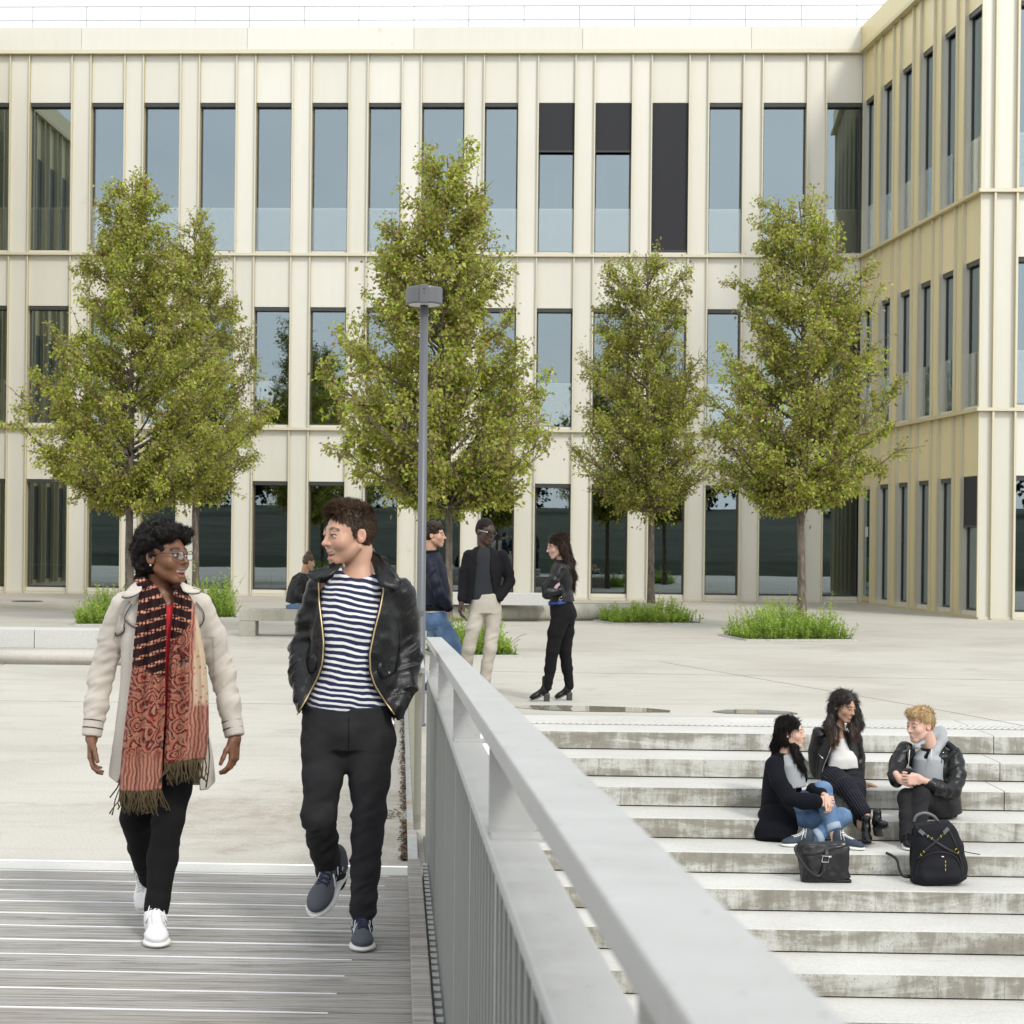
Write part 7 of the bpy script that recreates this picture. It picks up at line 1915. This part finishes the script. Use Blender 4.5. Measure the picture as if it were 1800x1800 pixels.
def build_white_top():
    d0 = 13.78; s = FPX / d0; J = lambda x, y, dd=0.0: np.array(at(x, y, d0 + dd))
    T = person(1478, 1380, d0, 'woman with long ombre hair, black jacket and white top sitting highest on the steps', z=-2 * H)
    hd = Head(J(1483, 1241, .0), 40, 16, 4, 1.0)
    f, g = head_fld(hd, .0032, J(1474, 1282, .04), jaw=.98, neckr=.046); V, Fq = f.mesh(); V = relax(V, Fq, 1)
    h1 = hand_mesh(J(1513, 1376, .02), Vector((.9, -.4, -.12)), Vector((0, 0, -1)), -1, .004, curl=(8, 12, 10), sc=.92, arm=J(1508, 1362, .03))
    V, Fq = merge([(V, Fq), h1, limb_fill([J(1474, 1285, .04), J(1475, 1300, .04), J(1480, 1360, .03)], [.05, .07, .08]), limb_fill([J(1470, 1362, .0), J(1487, 1386, -.47), J(1516, 1425, -.755), J(1524, 1437, -.80)], [.06, .045, .036, .034], .007), limb_fill([J(1492, 1364, .0), J(1504, 1392, -.43), J(1512, 1440, -.72), J(1515, 1454, -.76)], [.06, .045, .036, .034], .007), limb_fill([J(1500, 1300, .04), J(1508, 1330, .08), J(1509, 1366, .03)], [.03, .028, .024], .008)])
    nmesh('body', V, Fq, MAT['skin_olive'], T, True, attr=head_attr(hd, g, (6, -10), blush=.4, browt=.0045, browz=-.003))
    caps = [(J(1472, 1235, .03), J(1458, 1275, .0), .045, .040, .03), (J(1458, 1275, .0), J(1464, 1306, -.08), .036, .016, .03), (J(1468, 1280, -.04), J(1470, 1300, -.10), .03, .014, .03), (J(1497, 1230, .04), J(1507, 1270, .0), .040, .036, .03), (J(1507, 1270, .0), J(1506, 1294, -.07), .036, .014, .03), (J(1495, 1275, -.04), J(1500, 1296, -.11), .026, .012, .03)]
    hf = rough_hair('hair', hd, LONGTOP['ells'], LONGTOP['subs'], MAT['hair_ombre'], T, .004, [(.007, 34, (1, 1, .25), 2), (.004, 80, (1, 1, .12), 4)], caps)
    rng = np.random.default_rng(4); long_locks('hair_locks', hf, hd, MAT['hair_ombre'], T, rng, 4200, .065, .0015, .12, 1.0, (0, -.1, -1), .09)
    wf = garment(J, (1440, 1368, 1520, 1285, -.35, .3), .006, [([J(1474, 1296, .03), J(1477, 1312, .02), J(1480, 1335, .0), J(1480, 1352, .0)], [.06, .10, .115, .125], [.06, .095, .115, .12])], dsp=[(.004, 16, (1, 1, 1), 2)]); wf.ell(J(1479, 1290, -.06), (.035, .06, .05), None, .01, 's'); fobj('top', wf, MAT['knit_white'], T, 1)
    jf = garment(J, (1410, 1395, 1530, 1262, -.4, .45), .0065, [([J(1473, 1284, .05), J(1472, 1296, .05), J(1473, 1325, .04), J(1472, 1368, .05)], [.075, .150, .158, .165], [.075, .12, .14, .145])], [([J(1441, 1292, .04), J(1434, 1325, .10), J(1436, 1360, .14)], [.062, .056, .05]), ([J(1503, 1298, .04), J(1508, 1330, .08), J(1510, 1366, .03)], [.056, .050, .042])], wr=.008, lam=.055, seed=7, dsp=[(.004, 18, (1, 1, 1), 2)])
    XL = ([1280, 1300, 1330, 1350, 1400], [1472, 1468, 1457, 1449, 1438]); XR = ([1280, 1300, 1330, 1350, 1400], [1480, 1487, 1496, 1500, 1508])
    jf.func(lambda X, Y, Zc: np.maximum(np.maximum(np.interp(proj(X, Y, Zc)[1], *XL) - proj(X, Y, Zc)[0], proj(X, Y, Zc)[0] - np.interp(proj(X, Y, Zc)[1], *XR)) / s, Y - (d0 + .06)), .006, 's')
    jk = fobj('jacket', jf, MAT['leather_soft'], T, 1)
    m = MB(); m.tube(spl([jf.hit(np.interp(y, *XL) - 2, y, d0, .4, .003) for y in range(1312, 1372, 12)]), .003, 5); m.build('zip', MAT['silver'], jk, True)
    m = MB(); m.tube([jf.hit(1439, 1325, d0, .4, .004), jf.hit(1447, 1334, d0, .4, .004)], .004, 5); m.build('pocket_zip', MAT['silver'], jk, True)
    L1 = [J(1462, 1364, .0), J(1474, 1374, -.24), J(1487, 1386, -.47), J(1503, 1407, -.62), J(1517, 1427, -.76)]; L2 = [J(1497, 1366, .02), J(1502, 1377, -.22), J(1504, 1392, -.43), J(1508, 1416, -.58), J(1512, 1443, -.72)]
    tf = garment(J, (1430, 1470, 1545, 1340, -.95, .3), .0065, [([J(1481, 1348, .02), J(1481, 1362, .04)], [.135, .16], [.12, .14])], [(L1, [.092, .088, .078, .066, .058]), (L2, [.088, .082, .074, .060, .050])], wr=.006, lam=.055, seed=11)
    tf.func(lambda X, Y, Zc: np.where(Y > 13.62, Zc - (-2 * H + .003), 9) + 0 * X, .004, 's')
    fobj('trousers', tf, MAT['pinstripe'], T, 1)
    # heeled boots: one planted, one crossed over with its sole showing
    z4 = -4 * H
    hh = Vector(J(1521, 1474, -.80)); hh.z = z4 + .072; tt = hh + Vector((-.02, -.20, -.05))
    shoe(T, hh, tt, Vector((0, .2, 1)), upper=MAT['leather_black'], sole=MAT['sole_brown'], h=.0055, heelh=.068, shaft=.02, name='ankle_boot')
    hh = Vector(J(1541, 1458, -.84)); tt = hh + Vector((.035, -.205, .05))
    shoe(T, hh, tt, Vector((-.3, .25, 1)), upper=MAT['leather_black'], sole=MAT['sole_brown'], h=.0055, heelh=.055, shaft=.015, name='ankle_boot')
build_white_top()

def build_blond():
    d0 = 13.2; s = FPX / d0; J = lambda x, y, dd=0.0: np.array(at(x, y, d0 + dd))
    T = person(1650, 1445, d0, 'blond man in black leather jacket over grey hoodie sitting on the steps behind the backpack', z=-3 * H)
    hd = Head(J(1617, 1274, -.05), -62, 8, 0, 1.06)
    f, g = head_fld(hd, .0032, J(1634, 1311, .0), jaw=1.1, neckr=.054, nose=1.25); V, Fq = f.mesh(); V = relax(V, Fq, 1)
    h1 = hand_mesh(J(1618, 1370, -.33), Vector((-1, -.05, -.05)), Vector((0, 1, -.1)), -1, .0035, curl=(38, 48, 35), sc=1.0, thumb=(.9, .32, .25), arm=J(1632, 1375, -.29)); h2 = hand_mesh(J(1581, 1368, -.28), Vector((.9, -.35, -.30)), Vector((.2, .9, 0)), 1, .0035, curl=(38, 48, 35), sc=1.0, thumb=(.9, .32, .25), arm=J(1575, 1360, -.22))
    V, Fq = merge([(V, Fq), h1, h2, limb_fill([J(1640, 1330, .02), J(1655, 1420, .08)], [.09, .10])])
    nmesh('body', V, Fq, MAT['skin_pale'], T, True, attr=head_attr(hd, g, blush=.7, browt=.004))
    hf = rough_hair('hair', hd, [((0, .022, .050), (.082, .094, .084)), ((0, .046, .01), (.078, .058, .060)), ((0, -.048, .098), (.060, .048, .032)), ((.02, -.075, .080), (.042, .026, .026))], STDHAIR['subs'] + [((.085, .008, -.022), (.022, .024, .036)), ((-.085, .008, -.022), (.022, .024, .036))], MAT['hair_blond'], T, .0035, [(.005, 40, (1, 1, .4), 2)])
    rng = np.random.default_rng(9); C, nr_ = on_surface(hf, 1600, rng); P = hd.loc(C); tm = np.clip((P[:, 2] - .03) / .05, 0, 1)[:, None]; fw = hd.R @ np.array((0, -1, 0)); D = fw * (.8 * tm) - np.array([0, 0, 1.]) * (.9 - .7 * tm); D = D - (D * nr_).sum(1)[:, None] * nr_ + nr_ * .2
    strands('hair_locks', C, D, .03, MAT['hair_blond'], T, rng, 4, .0017, jitter=.18)
    # tee, hoodie with hood
    tf_ = garment(J, (1605, 1370, 1660, 1300, -.3, .2), .006, [([J(1634, 1314, .0), J(1631, 1340, -.01), J(1632, 1362, -.01)], [.06, .09, .10], [.06, .09, .09])]); fobj('tee', tf_, MAT['jersey_tee'], T, 1)
    gf = garment(J, (1590, 1400, 1675, 1268, -.35, .35), .0055, [([J(1634, 1318, .02), J(1632, 1335, -.02), J(1634, 1380, -.02)], [.075, .125, .135], [.07, .115, .12])], [([J(1612, 1312, -.10), J(1626, 1300, -.02), J(1642, 1292, .06), J(1652, 1288, .08), J(1655, 1302, .02), J(1645, 1320, -.06), J(1632, 1332, -.11)], [.022, .028, .042, .048, .044, .03, .02])], wr=.003, lam=.05)
    gf.func(lambda X, Y, Zc: np.maximum(np.abs(proj(X, Y, Zc)[0] - (1626 + (1400 - proj(X, Y, Zc)[1]) * .02)) - np.clip((1338 - proj(X, Y, Zc)[1]) * .35, 0, 9), 0) / s - .004 + np.where(Y > d0 - .06, 1, 0), .004, 's', lo=J(1600, 1342, -.4), hi=J(1660, 1306, .1))
    fobj('hoodie', gf, MAT['jersey_grey'], T, 1)
    for (xs, ys) in (([1599, 1598, 1597], [1318, 1330, 1345]), ([1638, 1637, 1635], [1316, 1330, 1346])):
        m = MB(); m.tube([Vector(J(x, y, -.165)) for x, y in zip(xs, ys)], .0032, 5); m.build('drawstring', MAT['knit_white'], T, True)
    jf = garment(J, (1550, 1460, 1710, 1285, -.5, .5), .0062, [([J(1640, 1312, .05), J(1640, 1326, .04), J(1646, 1360, .05), J(1652, 1405, .07), J(1656, 1430, .06)], [.085, .165, .165, .155, .15], [.085, .14, .165, .175, .17])], [([J(1676, 1330, -.04), J(1682, 1362, -.12), J(1674, 1388, -.18), J(1650, 1385, -.26), J(1630, 1377, -.28)], [.068, .066, .066, .058, .048]), ([J(1592, 1318, -.02), J(1578, 1342, -.08), J(1574, 1362, -.16), J(1577, 1372, -.22)], [.064, .060, .054, .046])], wr=.009, lam=.05, seed=13, dsp=[(.005, 16, (1, 1, 1), 2)])
    XL = ([1295, 1312, 1340, 1380, 1440], [1607, 1604, 1606, 1612, 1620]); XR = ([1295, 1312, 1340, 1355, 1380, 1440], [1648, 1648, 1642, 1640, 1638, 1650])
    jf.func(lambda X, Y, Zc: np.maximum(np.maximum(np.interp(proj(X, Y, Zc)[1], *XL) - proj(X, Y, Zc)[0], proj(X, Y, Zc)[0] - np.interp(proj(X, Y, Zc)[1], *XR)) / s, np.maximum(Y - (d0 + .02), (proj(X, Y, Zc)[1] - 1372) / s)), .006, 's')
    jf.func(lambda X, Y, Zc: np.where(Y > d0 - .09, Zc - (-3 * H + .003), 9) + 0 * X, .004, 's')
    jk = fobj('jacket', jf, MAT['leather_black'], T, 1)
    flap('lapel', [(1650, 1312), (1656, 1330), (1654, 1346), (1640, 1352), (1640, 1330), (1645, 1315)], d0, MAT['leather_black'], jk, .006, jf, .004); flap('lapel', [(1606, 1310), (1597, 1318), (1593, 1336), (1604, 1352), (1608, 1335)], d0, MAT['leather_black'], jk, .006, jf, .004)
    flap('epaulette', [(1658, 1303), (1668, 1303), (1682, 1314), (1683, 1320), (1672, 1318), (1660, 1311)], d0, MAT['leather_black'], jk, .006, jf, .004)
    m = MB(); m.tube(spl([jf.hit(x, y, d0, .4, .004) for x, y in ((1657, 1341), (1648, 1350), (1640, 1357), (1637, 1366))]), .003, 5); m.build('zip', MAT['silver'], jk, True)
    for (x, y) in ((1664, 1306), (1658, 1323), (1654, 1336)):
        m = MB(); m.lathe(jf.hit(x, y, d0, .4, .004), [(.0065, -.004), (.0065, .003), (.002, .005)], 8); m.build('snap', MAT['silver'], jk, True)
    L1 = [J(1656, 1425, .02), J(1638, 1405, -.12), J(1618, 1394, -.26), J(1616, 1430, -.30), J(1614, 1472, -.33)]; L2 = [J(1640, 1428, .04), J(1616, 1412, -.10), J(1594, 1402, -.22), J(1594, 1435, -.28), J(1592, 1476, -.33)]
    tf = garment(J, (1565, 1495, 1690, 1370, -.6, .3), .0062, [([J(1652, 1415, .04), J(1650, 1430, .04)], [.14, .14], [.14, .14])], [(L1, [.092, .084, .070, .060, .050]), (L2, [.088, .078, .064, .056, .046])], wr=.006, lam=.05, seed=17)
    tf.func(lambda X, Y, Zc: np.where(Y > d0 - .09, Zc - (-3 * H + .003), 9) + 0 * X, .004, 's')
    fobj('jeans', tf, MAT['denim_black'], T, 1)
    z4 = -4 * H + .002
    for (x, dd) in ((1592, -.27), (1616, -.26)):
        hh = at(x, 1480, d0 + dd); hh.z = z4; tt = hh + Vector((-.03, -.27, 0))
        shoe(T, hh, tt, UP, upper=MAT['leather_soft'], sole=MAT['white_rubber'], h=.006)
    # rolled black cap in his hands
    cf = fb(J, 1575, 1385, 1620, 1345, -.5, -.1, .005); cf.ell(J(1597, 1360, -.28), (.050, .045, .042), None, .01)
    o = fobj('cap', cf, MAT['jersey_tee'], None, 1); tag(o, 'rolled black cap held in the clasped hands of the blond man', 'cap')
build_blond()

# ---- bags on the steps
def _vz(t, b): pass
mat('bag_leather', (.010, .010, .012), .32, spec=.45); mat('bag_nylon', (.006, .0065, .010), .75, spec=.25); mat('bag_trim', (.004, .004, .005), .5); mat('yellow_thread', (.60, .48, .03), .6)
def build_satchel():
    d0 = 12.33; J = lambda x, y, dd=0.0: np.array(at(x, y, d0 + dd)); z5 = -5 * H + .002
    T = thing('satchel', (at(1452, 1548, d0).x, d0, z5), 'black leather satchel with square silver buckle standing on the step', 'bag')
    f = fb(J, 1380, 1560, 1510, 1465, -.2, .2, .005)
    c0, c1 = J(1452, 1535), J(1446, 1490)
    f.loft([np.array((c0[0], d0, z5 + .012)), J(1450, 1525), J(1447, 1500), J(1445, 1484)], [.172, .174, .176, .168], [.075, .070, .055, .034], k=.02, p=5); f.disp(.007, 9, (1, 1, 1), 4); f.disp(.003, 25, (1, 1, 1), 5)
    f.func(lambda X, Y, Zc: Zc - z5 + 0 * X + 0 * Y, .003, 's')
    b = fobj('bag_body', f, MAT['bag_leather'], T, 1)
    flap('flap', [(1401, 1482), (1420, 1480), (1450, 1480), (1486, 1478), (1489, 1488), (1470, 1492), (1450, 1500), (1420, 1505), (1408, 1500)], d0, MAT['bag_leather'], T, .006, f, .004)
    m = MB(); P = [f.hit(x, y, d0, .3, .012) for x, y in ((1456, 1482), (1454, 1500), (1452, 1512), (1449, 1530), (1446, 1545))]; m.tube(spl(P), .021, 8, flat=(.22, Vector((0, 1, 0)))); m.build('strap', MAT['bag_trim'], T, True)
    m = MB(); P = [J(1402, 1486, -.07), J(1398, 1494, -.085), J(1408, 1512, -.10), J(1424, 1532, -.11), J(1440, 1540, -.105), J(1450, 1528, -.10)]; m.tube(spl(P), .013, 6, flat=(.35, Vector((0, 1, 0)))); m.build('shoulder_strap', MAT['bag_trim'], T, True)
    c = f.hit(1451, 1510, d0, .3, .020); m = MB(); q = [(-.026, -.02), (.020, -.022), (.026, .018), (-.020, .022), (-.026, -.02)]; m.tube([c + Vector((x, -.004, z)) for x, z in q], .0042, 6); m.box(c + Vector((.032, -.002, .018)), (.02, 0, 0), (0, .006, 0), (0, 0, .012)); m.build('buckle', MAT['silver'], T)
    m = MB(); m.box(Vector((c0[0], d0, z5 + .012)), (.335, 0, 0), (0, .142, 0), (0, 0, .022)); m.build('base_panel', MAT['bag_trim'], T, bevel=.006)
build_satchel()
def build_backpack():
    d0 = 12.30; J = lambda x, y, dd=0.0: np.array(at(x, y, d0 + dd)); z5 = -5 * H + .002
    T = thing('backpack', (at(1648, 1550, d0).x, d0, z5), 'big black backpack with crossed straps and yellow stitching standing on the step', 'backpack')
    f = fb(J, 1575, 1565, 1715, 1425, -.28, .28, .005); bx_ = at(1650, 1550, d0).x
    f.loft([np.array((bx_, d0, z5 + .02)), J(1650, 1530), J(1647, 1490), J(1640, 1455), J(1638, 1446)], [.190, .198, .180, .150, .125], [.115, .12, .105, .085, .06], k=.03, p=3.2)
    f.cap(J(1625, 1542, -.10), J(1678, 1541, -.10), .05, .05, .04); f.ell(J(1651, 1528, -.085), (.150, .055, .085), None, .02); f.disp(.004, 14, (1, 1, 1), 3); f.func(lambda X, Y, Zc: Zc - z5 + 0 * X + 0 * Y, .003, 's')
    fobj('pack_body', f, MAT['bag_nylon'], T, 1)
    def strap(pts, r=.012, mt='bag_trim', name='strap', lift=.007):
        m = MB(); m.tube(spl([f.hit(x, y, d0, .4, lift) for x, y in pts]), r, 6, flat=(.35, Vector((0, 1, 0)))); return m.build(name, MAT[mt], T, True)
    strap([(1609, 1452), (1628, 1468), (1648, 1482), (1666, 1493), (1684, 1502)]); strap([(1668, 1454), (1655, 1470), (1640, 1484), (1625, 1497), (1614, 1510)])
    strap([(1611, 1546), (1614, 1520), (1626, 1505), (1650, 1498), (1675, 1503), (1688, 1520), (1692, 1540)], .005, name='pocket_zip'); strap([(1604, 1452), (1601, 1480), (1600, 1520), (1606, 1545)], .006, name='seam'); strap([(1664, 1450), (1678, 1480), (1690, 1515), (1694, 1535)], .006, name='seam')
    for (x, y, a) in ((1620, 1463, .7), (1663, 1460, -.8)):
        c = f.hit(x, y, d0, .4, .014); m = MB(); u = Vector((math.cos(a), 0, -math.sin(a))); v = Vector((math.sin(a), 0, math.cos(a))); m.box(c, u * .045, v * .026, Vector((0, .012, 0))); m.build('clip', MAT['lamp_grey'], T, bevel=.003)
    for (x, y, a) in ((1631, 1470, 1.1), (1638, 1474, 1.1), (1654, 1470, 2.2), (1660, 1465, 2.2), (1619, 1503, 2.2), (1624, 1497, 2.2), (1680, 1493, .9), (1684, 1499, .9), (1662, 1515, 1.5), (1662, 1522, 1.6), (1662, 1529, 1.6)):
        c = f.hit(x, y, d0, .4, .012); m = MB(); u = Vector((math.cos(a), 0, math.sin(a))) * .009; m.tube([c - u, c + u], .0026, 5); m.build('stitching', MAT['yellow_thread'], T, True)
    c = f.hit(1657, 1506, d0, .4, .004); m = MB(); m.tube([c - Vector((.008, 0, 0)), c + Vector((.008, 0, 0))], [.006, .006], 8); m.build('badge', MAT['silver'], T, True)
    m = MB(); m.tube(spl([J(1607, 1444, -.02), J(1611, 1434, -.03), J(1625, 1429, -.035), J(1640, 1434, -.03), J(1648, 1443, -.02)]), .011, 8); m.build('handle', MAT['lamp_grey'], T, True)
    zs = z5 + .006; pl_ = lambda x, y, z: Vector((at(x, y, d0).x, d0 + (.10 if z else 0), 0)) 
    m = MB(); P = [J(1557, 1499, .12), J(1568, 1504, .10), J(1577, 1512, .06), J(1581, 1528, .02), J(1588, 1540, .0), J(1600, 1542, .0)]; m.tube(spl(P), .011, 6, flat=(.35, Vector((0, 1, 0)))); m.build('loose_strap', MAT['bag_trim'], T, True)
    m = MB(); P = [J(1685, 1494, .06), J(1700, 1498, .08), J(1722, 1502, .10)]; m.tube(spl(P), .008, 6, flat=(.4, Vector((0, 0, 1)))); m.build('loose_strap', MAT['bag_trim'], T, True)
build_backpack()

# ---- two people sitting on the slab bench behind the walking man
def build_bun(px, hy, label, bun, hairm):
    d0 = SEATY + .25; s = FPX / d0; J = lambda x, y, dd=0.0: np.array(at(px + x, hy + y, d0 + dd))
    T = person(px - 18, 1068, d0, label, z=SEATZ)
    hd = Head(J(0, 0), 110, 18, 0, 1.0)
    f, g = head_fld(hd, .006, J(-9, 20, .0), neckr=.046); V, Fq = f.mesh()
    V, Fq = merge([(V, Fq), limb_fill([J(-16, 30), J(-22, 65)], [.08, .09], .015)]); nmesh('body', V, Fq, MAT['skin_olive'], T, True, attr=head_attr(hd, g))
    el = list(LONGTOP['ells']) if not bun else [((0, .022, .046), (.080, .094, .082)), ((0, .046, .0), (.078, .060, .066)), ((0, .05, .135), (.042, .042, .040))]
    rough_hair('hair', hd, el, STDHAIR['subs'], MAT[hairm], T, .006, [(.006, 40, (1, 1, 1), 2)])
    jf = garment(J, (-60, 85, 40, 8, -.4, .4), .009, [([J(-9, 20), J(-14, 30), J(-20, 50), J(-24, 74)], [.075, .145, .165, .165], [.075, .16, .18, .165])], [([J(-18, 32, -.17), J(-20, 58, -.24), J(2, 70, -.26)], [.062, .056, .045])], wr=.010, lam=.05, seed=3)
    fobj('jacket', jf, MAT['leather_soft'], T, 1)
    tf = garment(J, (-60, 110, 60, 55, -.4, .5), .010, [([J(-24, 72), J(-20, 88)], [.16, .17], [.17, .18])], [([J(-20, 86, -.05), J(10, 84, .25), J(12, 120, .30)], [.10, .075, .05])]); tf.func(lambda X, Y, Zc: np.where(Y < SEATY + .5, Zc - SEATZ - .002, 9) + 0 * X, .004, 's')
    fobj('jeans', tf, MAT['denim_blue'], T, 1)
build_bun(543, 988, 'girl with hair in a bun and black jacket sitting on the slab bench', True, 'hair_brown')
build_bun(673, 992, 'dark haired person on the bench mostly hidden behind the walking man', False, 'hair_dark')
